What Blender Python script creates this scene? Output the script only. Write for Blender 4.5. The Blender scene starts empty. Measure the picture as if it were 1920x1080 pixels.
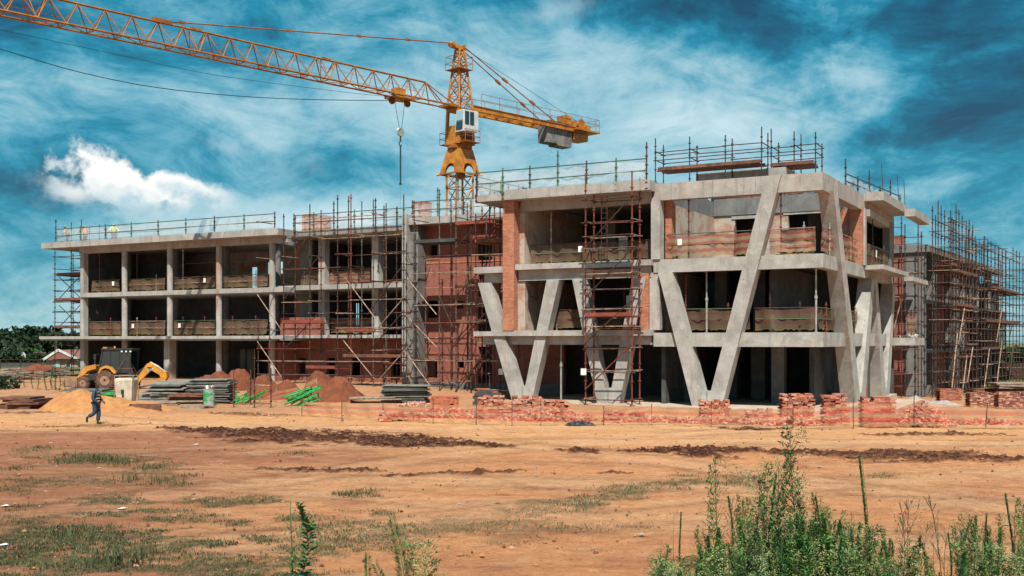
import bpy, math, random
import numpy as np
from mathutils import Vector, Matrix
random.seed(7)
R = math.radians
C = bpy.context.scene.collection
sc = bpy.context.scene

# ------------------------------------------------------------------ camera
CZ, F = 3.7, 2000.0          # eye height, focal length in 1920-px units
cam_d = bpy.data.cameras.new('camera')
cam = bpy.data.objects.new('camera', cam_d); C.objects.link(cam)
cam.location = (0, 0, CZ); cam.rotation_euler = (R(90), 0, 0)
cam_d.sensor_width = 36; cam_d.lens = 36 * F / 1920
cam_d.shift_y = 100 / 1920
cam_d.clip_start = .1; cam_d.clip_end = 6000
sc.camera = cam
# ------------------------------------------------------------------ light
SUN_EL, SUN_AZ = 55, 1        # elevation; degrees the sun stands to the right of the camera's back
world = bpy.data.worlds.new('World'); sc.world = world; world.use_nodes = True
sd_ = bpy.data.lights.new('sun', 'SUN'); sun = bpy.data.objects.new('sun', sd_); C.objects.link(sun)
sd_.energy = 5.0; sd_.angle = R(.5); sd_.color = (1, .93, .82)
az = R(SUN_AZ); el = R(SUN_EL)
sdir = Vector((math.sin(az) * math.cos(el), -math.cos(az) * math.cos(el), math.sin(el)))
sun.rotation_euler = sdir.to_track_quat('Z', 'Y').to_euler()
sun.location = (0, -20, 60)
vs = sc.view_settings
vs.view_transform = 'Standard'; vs.look = 'None'; vs.exposure = 0.54; vs.gamma = 1; vs.use_curve_mapping = False

# ------------------------------------------------------------------ node helpers
class NT:
    def __init__(s, nt):
        s.nt = nt; s.n = nt.nodes; s.l = nt.links
    def node(s, t, **kw):
        n = s.n.new(t)
        for k, v in kw.items():
            if k.startswith('i_'): n.inputs[k[2:]].default_value = v
            else: setattr(n, k, v)
        return n
    def link(s, a, b): s.l.new(a, b)
    def setin(s, sock, val):
        if hasattr(val, 'is_output') or isinstance(val, bpy.types.NodeSocket): s.l.new(val, sock)
        else: sock.default_value = val
    def math(s, op, a, b=0.0, c=None, clamp=False):
        n = s.n.new('ShaderNodeMath'); n.operation = op; n.use_clamp = clamp
        s.setin(n.inputs[0], a); s.setin(n.inputs[1], b)
        if c is not None: s.setin(n.inputs[2], c)
        return n.outputs[0]
    def vmath(s, op, a, b=None):
        n = s.n.new('ShaderNodeVectorMath'); n.operation = op
        s.setin(n.inputs[0], a)
        if b is not None: s.setin(n.inputs[1], b)
        return n
    def mix(s, fac, a, b, blend='MIX'):
        n = s.n.new('ShaderNodeMix'); n.data_type = 'RGBA'; n.blend_type = blend
        s.setin(n.inputs[0], fac); s.setin(n.inputs[6], a); s.setin(n.inputs[7], b)
        return n.outputs[2]
    def noise(s, vec, scale, detail=4, rough=.55, dist=0.0):
        n = s.n.new('ShaderNodeTexNoise'); n.inputs['Scale'].default_value = scale
        n.inputs['Detail'].default_value = detail; n.inputs['Roughness'].default_value = rough
        n.inputs['Distortion'].default_value = dist
        if vec is not None: s.l.new(vec, n.inputs['Vector'])
        return n.outputs['Fac']
    def ramp(s, fac, lo, hi, a=0.0, b=1.0):
        n = s.n.new('ShaderNodeMapRange'); n.interpolation_type = 'SMOOTHSTEP'
        s.setin(n.inputs[0], fac)
        n.inputs[1].default_value = lo; n.inputs[2].default_value = hi
        n.inputs[3].default_value = a; n.inputs[4].default_value = b
        return n.outputs[0]
    def mapping(s, vec, loc=(0, 0, 0), rot=(0, 0, 0), scale=(1, 1, 1)):
        n = s.n.new('ShaderNodeMapping'); s.l.new(vec, n.inputs[0])
        n.inputs[1].default_value = loc; n.inputs[2].default_value = rot; n.inputs[3].default_value = scale
        return n.outputs[0]

def c4(c): return (c[0], c[1], c[2], 1)

# ------------------------------------------------------------------ sky
def build_world():
    t = NT(world.node_tree); t.n.clear()
    out = t.node('ShaderNodeOutputWorld'); bg = t.node('ShaderNodeBackground')
    sky = t.node('ShaderNodeTexSky'); sky.sky_type = 'NISHITA'; sky.sun_disc = False
    sky.sun_elevation = el; sky.sun_rotation = R(180) - az
    sky.air_density = 1.3; sky.dust_density = .4; sky.ozone_density = 3.0
    tc = t.node('ShaderNodeTexCoord'); d = tc.outputs['Generated']
    sep = t.node('ShaderNodeSeparateXYZ'); t.link(d, sep.inputs[0])
    x, y, z = sep.outputs
    # warped, stretched noises = wind-drawn high cloud
    w = t.node('ShaderNodeTexNoise', i_Scale=2.2, i_Detail=3.0); t.link(d, w.inputs['Vector'])
    wv = t.vmath('SUBTRACT', w.outputs['Color'], (.5, .5, .5)).outputs[0]
    wv = t.vmath('MULTIPLY', wv, (.35, .35, .35)).outputs[0]
    dd = t.vmath('ADD', d, wv).outputs[0]
    n1 = t.noise(t.mapping(dd, rot=(0, R(24), 0), scale=(2.6, 2.0, 6.0)), 1.25, 8, .60)
    n2 = t.noise(t.mapping(dd, loc=(3.1, 1, .4), rot=(0, R(-32), 0), scale=(6, 5, 17)), 1.2, 10, .68)
    n3 = t.noise(t.mapping(dd, loc=(1.7, 0, 2.2), rot=(0, R(12), 0)), 2.6, 4, .55)
    n4 = t.noise(t.mapping(d, loc=(4, 2, 7), rot=(0, R(35), 0), scale=(9, 7, 16)), 1.5, 9, .66, .6)
    s_ = t.math('ADD', t.math('MULTIPLY', n1, .55), t.math('MULTIPLY', n2, .58))
    s_ = t.math('ADD', s_, t.math('MULTIPLY', n3, .25))
    s_ = t.math('ADD', s_, t.math('MULTIPLY', t.math('SUBTRACT', n4, .5), .50))
    s_ = t.math('ADD', s_, -.092)
    def blob(px, py, rx, ry, rot=0):      # soft patch of sky around a fixed compass direction
        v = Vector(((px - 960) / F, 1, (640 - py) / F)).normalized()
        ax, az_ = t.math('SUBTRACT', x, v.x), t.math('SUBTRACT', z, v.z)
        c, s2 = math.cos(rot), math.sin(rot)
        p = t.math('ADD', t.math('MULTIPLY', ax, c / rx), t.math('MULTIPLY', az_, s2 / rx))
        q = t.math('ADD', t.math('MULTIPLY', ax, -s2 / ry), t.math('MULTIPLY', az_, c / ry))
        r = t.math('SQRT', t.math('ADD', t.math('MULTIPLY', p, p), t.math('MULTIPLY', q, q)))
        fr = t.ramp(y, 0, .1)
        return r, fr
    def add(px, py, rx, ry, amt, rot=0):
        nonlocal s_
        r, fr = blob(px, py, rx, ry, rot)
        k = t.ramp(r, 1.0, 0.0)
        s_ = t.math('ADD', s_, t.math('MULTIPLY', t.math('MULTIPLY', k, fr), amt))
    # clearer (darker blue) gaps and brighter veils where the day had them
    add(1820, 50, .28, .11, -.22, R(-20)); add(1280, 10, .28, .05, -.24, R(-8)); add(20, 20, .14, .05, -.14); add(380, 30, .30, .07, -.10)
    add(60, 330, .16, .08, -.22); add(230, 130, .14, .05, -.06); add(1700, 300, .2, .10, -.12, R(10))
    add(620, 330, .14, .04, -.12); add(30, 500, .1, .05, -.12); add(1900, 420, .12, .12, -.12)
    add(1280, 150, .26, .09, .11, R(-10)); add(930, 60, .14, .05, .10); add(1000, 260, .28, .13, .10); add(1540, 60, .12, .04, .10, R(-50)); add(1750, 350, .1, .02, .14, R(15))
    add(700, 200, .2, .05, .10, R(20)); add(1480, 230, .2, .05, .12, R(10)); add(1620, 40, .07, .06, .16, R(-60))
    add(500, 420, .25, .05, .14); add(150, 20, .06, .05, .10); add(960, 400, .6, .08, .10); add(20, 180, .2, .1, .08)
    s_ = t.math('ADD', s_, t.math('MULTIPLY', t.ramp(t.math('ABSOLUTE', z), .0, .20, 1, 0), .09))
    cr = t.node('ShaderNodeValToRGB'); t.link(s_, cr.inputs[0])
    e = cr.color_ramp
    cols = [(.30, (.000, .035, .070)), (.42, (.000, .085, .145)), (.52, (.006, .18, .27)), (.61, (.08, .28, .37)), (.71, (.22, .40, .46)), (.90, (.43, .56, .60))]
    e.elements[0].position, e.elements[0].color = cols[0][0], c4(cols[0][1])
    e.elements[1].position, e.elements[1].color = cols[-1][0], c4(cols[-1][1])
    for p, c in cols[1:-1]:
        k = e.elements.new(p); k.color = c4(c)
    col = cr.outputs[0]
    # physical sky underneath gives the daylight gradient
    skyc = t.mix(1.0, sky.outputs[0], (.055, .075, .085, 1), 'MULTIPLY')
    col = t.mix(.12, col, skyc)
    # heaped cumulus
    pn = t.noise(t.mapping(d, loc=(5, 2, 1)), 17, 3, .5)
    pn2 = t.noise(t.mapping(d, loc=(2, 7, 3)), 42, 5, .6)
    def cumulus(col, px, py, rx, ry, bright, rot=0, hard=.12, dens=1.0):
        bright = tuple(b_ * .70 for b_ in bright)
        r, fr = blob(px, py, rx, ry, rot)
        r2 = t.math('ADD', r, t.math('MULTIPLY', t.math('SUBTRACT', pn, .5), 1.7))
        r2 = t.math('ADD', r2, t.math('MULTIPLY', t.math('SUBTRACT', pn2, .5), 1.3))
        m = t.math('MULTIPLY', t.math('MULTIPLY', t.ramp(r2, .95, .95 - hard * 2.5), fr), dens)
        shade = t.ramp(t.math('ADD', t.math('SUBTRACT', z, Vector(((px - 960) / F, 1, (640 - py) / F)).normalized().z), t.math('ADD', t.math('MULTIPLY', t.math('SUBTRACT', pn2, .5), .07), t.math('MULTIPLY', t.math('SUBTRACT', pn, .5), .06))), -ry * 1.0, ry * .45)
        cc = t.mix(shade, (.27, .43, .50, 1), c4(bright))
        return t.mix(m, col, cc)
    col = cumulus(col, 300, 385, .120, .026, (.86, .90, .90), 0, .5, .75)
    col = cumulus(col, 215, 334, .042, .031, (1.08, 1.07, 1.03), 0, .13, .97)
    col = cumulus(col, 275, 356, .060, .023, (1.02, 1.02, 1.0), 0, .16, .95)
    col = cumulus(col, 350, 364, .052, .020, (.98, .99, .97), R(-10), .22, .9)
    col = cumulus(col, 140, 362, .030, .016, (.92, .94, .93), 0, .3, .85)
    col = cumulus(col, 420, 275, .042, .012, (.55, .72, .80), R(-15), .6, .8)
    col = cumulus(col, 530, 310, .05, .022, (.50, .70, .78), 0, .7, .7)
    col = cumulus(col, 1030, 25, .075, .018, (.70, .82, .85), R(10), .7, .75)
    col = cumulus(col, 600, 240, .05, .012, (.5, .7, .78), R(12), .8, .6)
    t.link(col, bg.inputs[0]); bg.inputs[1].default_value = 1.0
    t.link(bg.outputs[0], out.inputs[0])
build_world()

# ------------------------------------------------------------------ materials
def pmat(name, c1, c2=None, scale=3.0, rough=.85, metal=0.0, bump=.0, bscale=None, streak=0.0, c3=None, spec=.3, contrast=(.35, .65), speck=0.0):
    m = bpy.data.materials.new(name); m.use_nodes = True
    t = NT(m.node_tree); b = t.n['Principled BSDF']
    tc = t.node('ShaderNodeTexCoord'); o = tc.outputs['Object']
    c2 = c2 or tuple(v * .7 for v in c1)
    f = t.ramp(t.noise(o, scale, 6, .62, .3), contrast[0], contrast[1])
    col = t.mix(f, c4(c1), c4(c2))
    if streak:
        sv = t.mapping(o, scale=(5.0, 5.0, .35))
        sf = t.ramp(t.noise(sv, 1.0, 4, .6), .50, .72, 0, streak)
        col = t.mix(sf, col, c4(c3 or tuple(v * .5 for v in c1)))
    if speck:
        sp = t.ramp(t.noise(o, 22, 4, .7), .56, .70, 0, speck)
        col = t.mix(sp, col, c4(tuple(v * .35 for v in c1)))
    t.link(col, b.inputs['Base Color'])
    b.inputs['Roughness'].default_value = rough; b.inputs['Metallic'].default_value = metal
    b.inputs['Specular IOR Level'].default_value = spec
    if bump:
        bn = t.node('ShaderNodeBump'); bn.inputs['Strength'].default_value = bump; bn.inputs['Distance'].default_value = .05
        t.link(t.noise(o, bscale or scale * 6, 6, .65), bn.inputs['Height']); t.link(bn.outputs[0], b.inputs['Normal'])
    return m

def concrete(name, c1, c2, form=True, dirt=.35, rust=.0):
    m = bpy.data.materials.new(name); m.use_nodes = True
    t = NT(m.node_tree); b = t.n['Principled BSDF']
    o = t.node('ShaderNodeTexCoord').outputs['Object']
    f = t.ramp(t.noise(o, .9, 7, .65, .4), .32, .68)
    col = t.mix(f, c4(c1), c4(c2))
    sv = t.mapping(o, scale=(2.6, 2.6, .28))
    col = t.mix(t.ramp(t.noise(sv, 1.0, 5, .65), .52, .74, 0, dirt), col, (c1[0] * .42, c1[1] * .40, c1[2] * .40, 1))
    if rust:
        sv2 = t.mapping(o, loc=(7, 3, 1), scale=(1.3, 1.3, .12))
        col = t.mix(t.ramp(t.noise(sv2, 1.0, 4, .6), .56, .72, 0, rust), col, (.33, .17, .09, 1))
    col = t.mix(t.ramp(t.noise(o, 16, 5, .72), .58, .70, 0, .45), col, (c1[0] * .45, c1[1] * .45, c1[2] * .47, 1))
    if form:      # board joints
        sp = t.node('ShaderNodeSeparateXYZ'); t.link(o, sp.inputs[0])
        a = t.math('ADD', sp.outputs[0], sp.outputs[1])
        fr = t.math('FRACT', t.math('MULTIPLY', a, .41))
        l1 = t.ramp(t.math('ABSOLUTE', t.math('SUBTRACT', fr, .5)), .012, .004, 0, .5)
        cell = t.math('FLOOR', t.math('ADD', t.math('MULTIPLY', a, .41), .5))
        wn = t.node('ShaderNodeTexWhiteNoise'); wn.noise_dimensions = '1D'; t.link(cell, wn.inputs['W'])
        col = t.mix(t.math('MULTIPLY', wn.outputs['Value'], .16), col, (c1[0] * .55, c1[1] * .55, c1[2] * .57, 1))
        col = t.mix(l1, col, (.12, .11, .10, 1))
    sp = t.node('ShaderNodeSeparateXYZ'); t.link(o, sp.inputs[0])      # tie holes
    ha = t.math('SUBTRACT', t.math('FRACT', t.math('MULTIPLY', t.math('ADD', sp.outputs[0], sp.outputs[1]), 1.23)), .5); hz_ = t.math('SUBTRACT', t.math('FRACT', t.math('MULTIPLY', sp.outputs[2], 1.9)), .5)
    hd_ = t.math('SQRT', t.math('ADD', t.math('POWER', t.math('DIVIDE', ha, 1.23), 2), t.math('POWER', t.math('DIVIDE', hz_, 1.9), 2)))
    col = t.mix(t.math('MULTIPLY', t.ramp(hd_, .036, .022, 0, .6), t.ramp(t.noise(t.mapping(o, loc=(2, 8, 5)), 1.3, 3), .48, .56)), col, (.06, .055, .05, 1))
    pt_ = t.ramp(t.noise(t.mapping(o, loc=(11, 4, 2)), 1.9, 3, .5, .2), .60, .63, 0, .28)
    col = t.mix(pt_, col, (c1[0] * 1.25, c1[1] * 1.27, c1[2] * 1.3, 1))
    t.link(col, b.inputs['Base Color']); b.inputs['Roughness'].default_value = .9
    b.inputs['Specular IOR Level'].default_value = .2
    bn = t.node('ShaderNodeBump'); bn.inputs['Strength'].default_value = .5; bn.inputs['Distance'].default_value = .04
    t.link(t.noise(o, 9, 7, .7), bn.inputs['Height']); t.link(bn.outputs[0], b.inputs['Normal'])
    return m

def brick(name, ca, cb, mortar, rough=.9, big=1.0, patch=None, rough_bump=.6):
    m = bpy.data.materials.new(name); m.use_nodes = True
    t = NT(m.node_tree); b = t.n['Principled BSDF']
    o = t.node('ShaderNodeTexCoord').outputs['Object']
    sp = t.node('ShaderNodeSeparateXYZ'); t.link(o, sp.inputs[0])
    cm = t.node('ShaderNodeCombineXYZ')
    t.link(t.math('ADD', sp.outputs[0], sp.outputs[1]), cm.inputs[0]); t.link(sp.outputs[2], cm.inputs[1])
    br = t.node('ShaderNodeTexBrick'); t.link(cm.outputs[0], br.inputs['Vector'])
    br.inputs['Scale'].default_value = 1 / big
    br.inputs['Brick Width'].default_value = .235; br.inputs['Row Height'].default_value = .086
    br.inputs['Mortar Size'].default_value = .009; br.inputs['Mortar Smooth'].default_value = .3
    br.inputs['Bias'].default_value = -.1
    br.inputs['Color1'].default_value = c4(ca); br.inputs['Color2'].default_value = c4(cb); br.inputs['Mortar'].default_value = c4(mortar)
    col = br.outputs['Color']
    col = t.mix(t.ramp(t.noise(o, .7, 6, .65), .45, .75, 0, .45), col, (ca[0] * .4, ca[1] * .38, ca[2] * .4, 1))
    col = t.mix(t.ramp(t.noise(t.mapping(o, scale=(3, 3, .3)), 1, 4, .6), .55, .75, 0, .35), col, (.45, .36, .30, 1))
    if patch:
        col = t.mix(t.ramp(t.noise(t.mapping(o, loc=(3, 9, 1)), .8, 6, .7, .5), .44, .52), col, c4(patch))
    t.link(col, b.inputs['Base Color']); b.inputs['Roughness'].default_value = rough
    b.inputs['Specular IOR Level'].default_value = .15
    bn = t.node('ShaderNodeBump'); bn.inputs['Strength'].default_value = rough_bump; bn.inputs['Distance'].default_value = .02
    h = t.math('ADD', t.math('MULTIPLY', br.outputs['Fac'], -1), t.noise(o, 14, 5, .7))
    t.link(h, bn.inputs['Height']); t.link(bn.outputs[0], b.inputs['Normal'])
    return m

def netmat(name, ca, cb, alpha, bands=6.0, mesh_c=None, patch=0.25):
    """woven barrier netting: bands of two yarn colours, openings let the background through"""
    m = bpy.data.materials.new(name); m.use_nodes = True
    t = NT(m.node_tree); b = t.n['Principled BSDF']; out = t.n['Material Output']
    uv = t.node('ShaderNodeUVMap'); sp = t.node('ShaderNodeSeparateXYZ'); t.link(uv.outputs[0], sp.inputs[0])
    o = t.node('ShaderNodeTexCoord').outputs['Object']
    wob = t.math('MULTIPLY', t.math('SUBTRACT', t.noise(o, .7, 3), .5), .05)
    v = t.math('ADD', sp.outputs[1], wob)
    s = t.math('SINE', t.math('MULTIPLY', v, bands * 6.283))
    col = t.mix(t.ramp(s, -.35, .35), c4(ca), c4(cb))
    col = t.mix(t.ramp(t.noise(o, 2.3, 6, .7), .45, .75, 0, .5), col, (.26, .18, .12, 1))
    col = t.mix(t.ramp(sp.outputs[1], .05, .02), col, (.50, .34, .10, 1))
    t.link(col, b.inputs['Base Color']); b.inputs['Roughness'].default_value = .8
    b.inputs['Specular IOR Level'].default_value = .1
    tr = t.node('ShaderNodeBsdfTransparent'); ms = t.node('ShaderNodeMixShader')
    tl = t.node('ShaderNodeBsdfTranslucent'); t.link(col, tl.inputs[0])
    m2 = t.node('ShaderNodeMixShader'); m2.inputs[0].default_value = .45
    t.link(b.outputs[0], m2.inputs[1]); t.link(tl.outputs[0], m2.inputs[2])
    fa = t.math('ADD', t.math('MULTIPLY', t.math('SUBTRACT', t.noise(o, .8, 4), .5), patch), alpha, clamp=True)
    t.link(fa, ms.inputs[0]); t.link(tr.outputs[0], ms.inputs[1]); t.link(m2.outputs[0], ms.inputs[2])
    t.link(ms.outputs[0], out.inputs[0])
    return m

def glassmat(name, c, rough=.08, spec=.9):
    m = bpy.data.materials.new(name); m.use_nodes = True
    b = m.node_tree.nodes['Principled BSDF']
    b.inputs['Base Color'].default_value = c4(c); b.inputs['Roughness'].default_value = rough
    b.inputs['Specular IOR Level'].default_value = spec
    return m

M = dict(
    conc=concrete('concrete', (.38, .36, .335), (.27, .255, .24), rust=.45, dirt=.55),
    conc_v=concrete('smooth_concrete', (.40, .385, .36), (.27, .26, .245), form=False, dirt=.60, rust=.50),
    conc_g=concrete('grey_concrete', (.20, .198, .19), (.13, .13, .127), dirt=.6),  # base lowered so the rear wing carries cloud shade in its colour
    conc_d=concrete('interior_shade_concrete', (.085, .09, .09), (.05, .053, .054), dirt=.4),  # darkness of the rooms put into the concrete colour
    apron=pmat('dusty_screed', (.50, .40, .32), (.38, .29, .22), 1.2, bump=.3, bscale=8),
    plaster=brick('rough_plaster', (.42, .24, .17), (.34, .19, .13), (.42, .36, .30), patch=(.43, .37, .31)),
    brick_r=brick('red_facebrick', (.30, .092, .066), (.19, .058, .045), (.34, .22, .17)),
    brick_o=brick('orange_stock_brick', (.50, .19, .10), (.33, .10, .06), (.48, .36, .28), rough_bump=1.0),
    brick_d=brick('dark_brick', (.13, .045, .033), (.09, .03, .025), (.13, .09, .07)),
    steel_d=pmat('dark_scaffold_tube', (.035, .030, .028), (.11, .050, .032), 4, .55, .3, contrast=(.4, .6)),
    steel_r=pmat('red_scaffold_tube', (.22, .045, .03), (.10, .04, .03), 3, .6, .1),
    steel_t=pmat('bare_scaffold_tube', (.40, .29, .22), (.16, .09, .06), 3, .6, .2),
    steel_m=pmat('weathered_scaffold_tube', (.14, .12, .105), (.07, .055, .045), 3, .55, .3),
    steel_g=pmat('galvanised_tube', (.40, .42, .38), (.28, .28, .25), 3, .45, .4),
    green_t=pmat('green_painted_steel', (.03, .38, .08), (.02, .20, .05), 3, .5),
    rail_g=pmat('green_rail_tube', (.05, .15, .07), (.10, .10, .06), 2, .5, .2),
    plank=pmat('rusty_plank', (.20, .085, .05), (.09, .045, .032), 2, .85, bump=.3),
    plank_r=pmat('red_plank', (.27, .06, .04), (.15, .045, .032), 2, .75),
    wood=pmat('weathered_timber', (.36, .28, .20), (.20, .14, .10), 3, .85, bump=.4),
    sheet=pmat('grey_formply', (.26, .25, .225), (.12, .12, .11), 1.7, .75, bump=.2),
    sheet_d=pmat('dark_formply', (.085, .09, .085), (.16, .15, .13), 1.7, .75),
    crane=pmat('crane_yellow', (.47, .19, .018), (.30, .10, .012), 1.3, .5, streak=.6, c3=(.16, .06, .02), spec=.45),
    crane_j=pmat('jib_shaded_yellow', (.34, .13, .018), (.20, .07, .012), 1.5, .55),  # crane yellow darkened, the jib's shade put into the colour
    crane_d=pmat('crane_rusty_yellow', (.34, .11, .02), (.18, .06, .02), 1.8, .6),
    white=pmat('white_paint', (.58, .58, .57), (.44, .44, .43), 2, .45, speck=.2, spec=.45),
    cable=pmat('steel_cable', (.02, .06, .08), (.02, .04, .05), 3, .5, .3),
    black=pmat('black_rubber', (.02, .02, .02), (.035, .03, .028), 6, .8),
    tyre=pmat('muddy_tyre', (.18, .085, .05), (.04, .032, .03), 3.5, .9, bump=.6),
    dig_y=pmat('digger_yellow', (.58, .26, .03), (.42, .17, .025), 1.6, .45, streak=.3, c3=(.30, .15, .07), spec=.45),
    dig_k=pmat('digger_black', (.025, .028, .03), (.04, .04, .04), 3, .5),
    mud=pmat('muddy_steel', (.34, .21, .13), (.20, .12, .08), 3, .8, bump=.4),
    glass=glassmat('dark_glass', (.02, .035, .04)),
    glass_b=glassmat('pale_glass', (.25, .42, .48), .15),
    soil_y=pmat('yellow_sand', (.44, .205, .075), (.33, .145, .052), 2.2, .95, bump=1.0, bscale=6, speck=.5),
    soil_r=pmat('red_soil', (.20, .062, .027), (.13, .04, .02), 1.8, .95, bump=1.0, bscale=6, speck=.5),
    gravel=pmat('grey_gravel', (.42, .36, .31), (.25, .21, .19), 5, .95, bump=1.0, bscale=14),
    brk_o=pmat('loose_orange_brick', (.44, .155, .09), (.38, .11, .06), 5, .9, bump=.4),
    brk_p=pmat('dusty_pink_brick', (.55, .30, .22), (.40, .18, .12), 5, .9, bump=.4),
    brk_m=pmat('red_brown_brick', (.34, .13, .085), (.22, .08, .055), 5, .9, bump=.4),
    brk_d=pmat('dark_loose_brick', (.16, .06, .045), (.26, .12, .08), 4, .9, bump=.4),
    blk=pmat('charcoal_block', (.04, .045, .047), (.07, .07, .07), 4, .85),
    net=netmat('brown_barrier_net', (.27, .15, .105), (.29, .205, .13), .60, 2.0),
    net_b=netmat('bright_barrier_net', (.46, .13, .11), (.50, .36, .20), .66, 3.0),
    net_o=netmat('pink_barrier_net', (.75, .13, .11), (.72, .47, .26), .40, 2.6),
    net_w=netmat('white_debris_net', (.88, .82, .82), (.80, .80, .80), .42, 1.5, patch=.2),
    poly=pmat('black_plastic', (.03, .035, .037), (.05, .05, .05), 4, .4),
    roof_t=pmat('red_roof_sheet', (.27, .11, .085), (.20, .08, .06), 1, .7),
    wall_t=pmat('painted_house_wall', (.38, .28, .22), (.28, .2, .16), .6, .9),
    leaf_d=pmat('tree_leaf', (.010, .024, .012), (.022, .042, .015), .5, .7, spec=.2),
    leaf_m=pmat('light_tree_leaf', (.06, .11, .03), (.03, .06, .02), .5, .7, spec=.2),
    bark=pmat('bark', (.10, .07, .05), (.06, .04, .03), 4, .9, bump=.4),
    weed=pmat('weed_leaf', (.105, .21, .045), (.045, .115, .03), 6, .6, spec=.3),
    weed_d=pmat('dark_weed_leaf', (.05, .14, .035), (.03, .085, .025), 6, .6, spec=.3),
    weed_f=pmat('pale_seed_head', (.34, .31, .15), (.14, .19, .06), 9, .8),
    weed_s=pmat('brown_stem', (.10, .07, .035), (.06, .06, .03), 6, .8),
    grass=pmat('short_grass', (.085, .095, .042), (.045, .060, .026), .6, .8, spec=.2),
    grass_d=pmat('dry_grass', (.24, .19, .10), (.13, .12, .06), .8, .8, spec=.2),
    navy=pmat('navy_workwear', (.025, .065, .12), (.018, .045, .09), 9, .85, bump=.3),
    orange=pmat('orange_reflective', (.75, .35, .13), (.55, .25, .10), 9, .6),
    skin=pmat('dark_skin', (.07, .035, .022), (.05, .026, .018), 9, .55),
    hiviz=pmat('hi_vis_yellow', (.62, .75, .05), (.45, .60, .05), 9, .6),
    hivizo=pmat('hi_vis_orange', (.80, .25, .05), (.60, .20, .05), 9, .6),
    helmet=pmat('yellow_helmet', (.85, .60, .03), (.75, .5, .03), 9, .35),
    paper=pmat('white_card', (.78, .78, .76), (.62, .62, .60), 5, .7),
    cw=concrete('weathered_ballast', (.22, .215, .205), (.08, .08, .08), form=False, dirt=.8, rust=.5),
)

# ------------------------------------------------------------------ mesh builder
class MB:
    def __init__(s): s.v = []; s.f = []; s.uv = None
    def add(s, vs_, fs):
        n = len(s.v); s.v += [tuple(p) for p in vs_]; s.f += [tuple(n + i for i in f) for f in fs]
    def box(s, x0, x1, y0, y1, z0, z1):
        s.add([(x0, y0, z0), (x1, y0, z0), (x1, y1, z0), (x0, y1, z0), (x0, y0, z1), (x1, y0, z1), (x1, y1, z1), (x0, y1, z1)],
              [(0, 3, 2, 1), (4, 5, 6, 7), (0, 1, 5, 4), (1, 2, 6, 5), (2, 3, 7, 6), (3, 0, 4, 7)]); return s
    def hexa(s, lo, hi):      # two matching quads
        s.add(list(lo) + list(hi), [(0, 3, 2, 1), (4, 5, 6, 7), (0, 1, 5, 4), (1, 2, 6, 5), (2, 3, 7, 6), (3, 0, 4, 7)]); return s
    def beam(s, p, q, w, h, up=(0, 0, 1)):
        p, q = Vector(p), Vector(q); d = (q - p).normalized(); u = Vector(up)
        if abs(d.dot(u)) > .98: u = Vector((0, 1, 0))
        a = d.cross(u).normalized() * (w / 2); b = a.cross(d).normalized() * (h / 2)
        s.hexa([p - a - b, p + a - b, p + a + b, p - a + b], [q - a - b, q + a - b, q + a + b, q - a + b]); return s
    def tube(s, p, q, r, n=6, r2=None):
        p, q = Vector(p), Vector(q); d = (q - p)
        if d.length < 1e-6: return s
        d.normalize(); u = Vector((0, 0, 1)) if abs(d.z) < .95 else Vector((1, 0, 0))
        a = d.cross(u).normalized(); b = a.cross(d); r2 = r if r2 is None else r2
        vs_ = []
        for rr, o in ((r, p), (r2, q)):
            for i in range(n):
                t = 2 * math.pi * i / n; vs_.append(o + a * math.cos(t) * rr + b * math.sin(t) * rr)
        fs = [(i, (i + 1) % n, n + (i + 1) % n, n + i) for i in range(n)] + [tuple(range(n))[::-1], tuple(range(n, 2 * n))]
        s.add(vs_, fs); return s
    def path(s, pts, r, n=6):
        for a, b in zip(pts[:-1], pts[1:]): s.tube(a, b, r, n)
        return s
    def prism(s, poly, ax):      # polygon (3-D points) extruded along vector ax
        n = len(poly); ax = Vector(ax); a = [Vector(p) for p in poly]
        s.add(a + [p + ax for p in a], [tuple(range(n))[::-1], tuple(range(n, 2 * n))] + [(i, (i + 1) % n, n + (i + 1) % n, n + i) for i in range(n)]); return s
    def lathe(s, prof, c=(0, 0, 0), n=16, axis='z', caps=True):
        vs_ = []
        for r, h in prof:
            for i in range(n):
                t = 2 * math.pi * i / n; a, b = r * math.cos(t), r * math.sin(t)
                p = (a, b, h) if axis == 'z' else ((a, h, b) if axis == 'y' else (h, a, b))
                vs_.append((p[0] + c[0], p[1] + c[1], p[2] + c[2]))
        k = len(prof); fs = []
        for j in range(k - 1):
            for i in range(n): fs.append((j * n + i, j * n + (i + 1) % n, (j + 1) * n + (i + 1) % n, (j + 1) * n + i))
        if caps: fs += [tuple(range(n))[::-1], tuple(range((k - 1) * n, k * n))]
        s.add(vs_, fs); return s
    def build(s, name, mat, parent=None, smooth=False, fix=True):
        me = bpy.data.meshes.new(name); me.from_pydata(s.v, [], s.f)
        if fix:
            import bmesh
            bm = bmesh.new(); bm.from_mesh(me); bmesh.ops.recalc_face_normals(bm, faces=bm.faces); bm.to_mesh(me); bm.free()
        if smooth: me.polygons.foreach_set('use_smooth', [True] * len(me.polygons))
        me.materials.append(M[mat] if isinstance(mat, str) else mat)
        o = bpy.data.objects.new(name, me); C.objects.link(o); o.parent = parent
        return o

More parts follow.
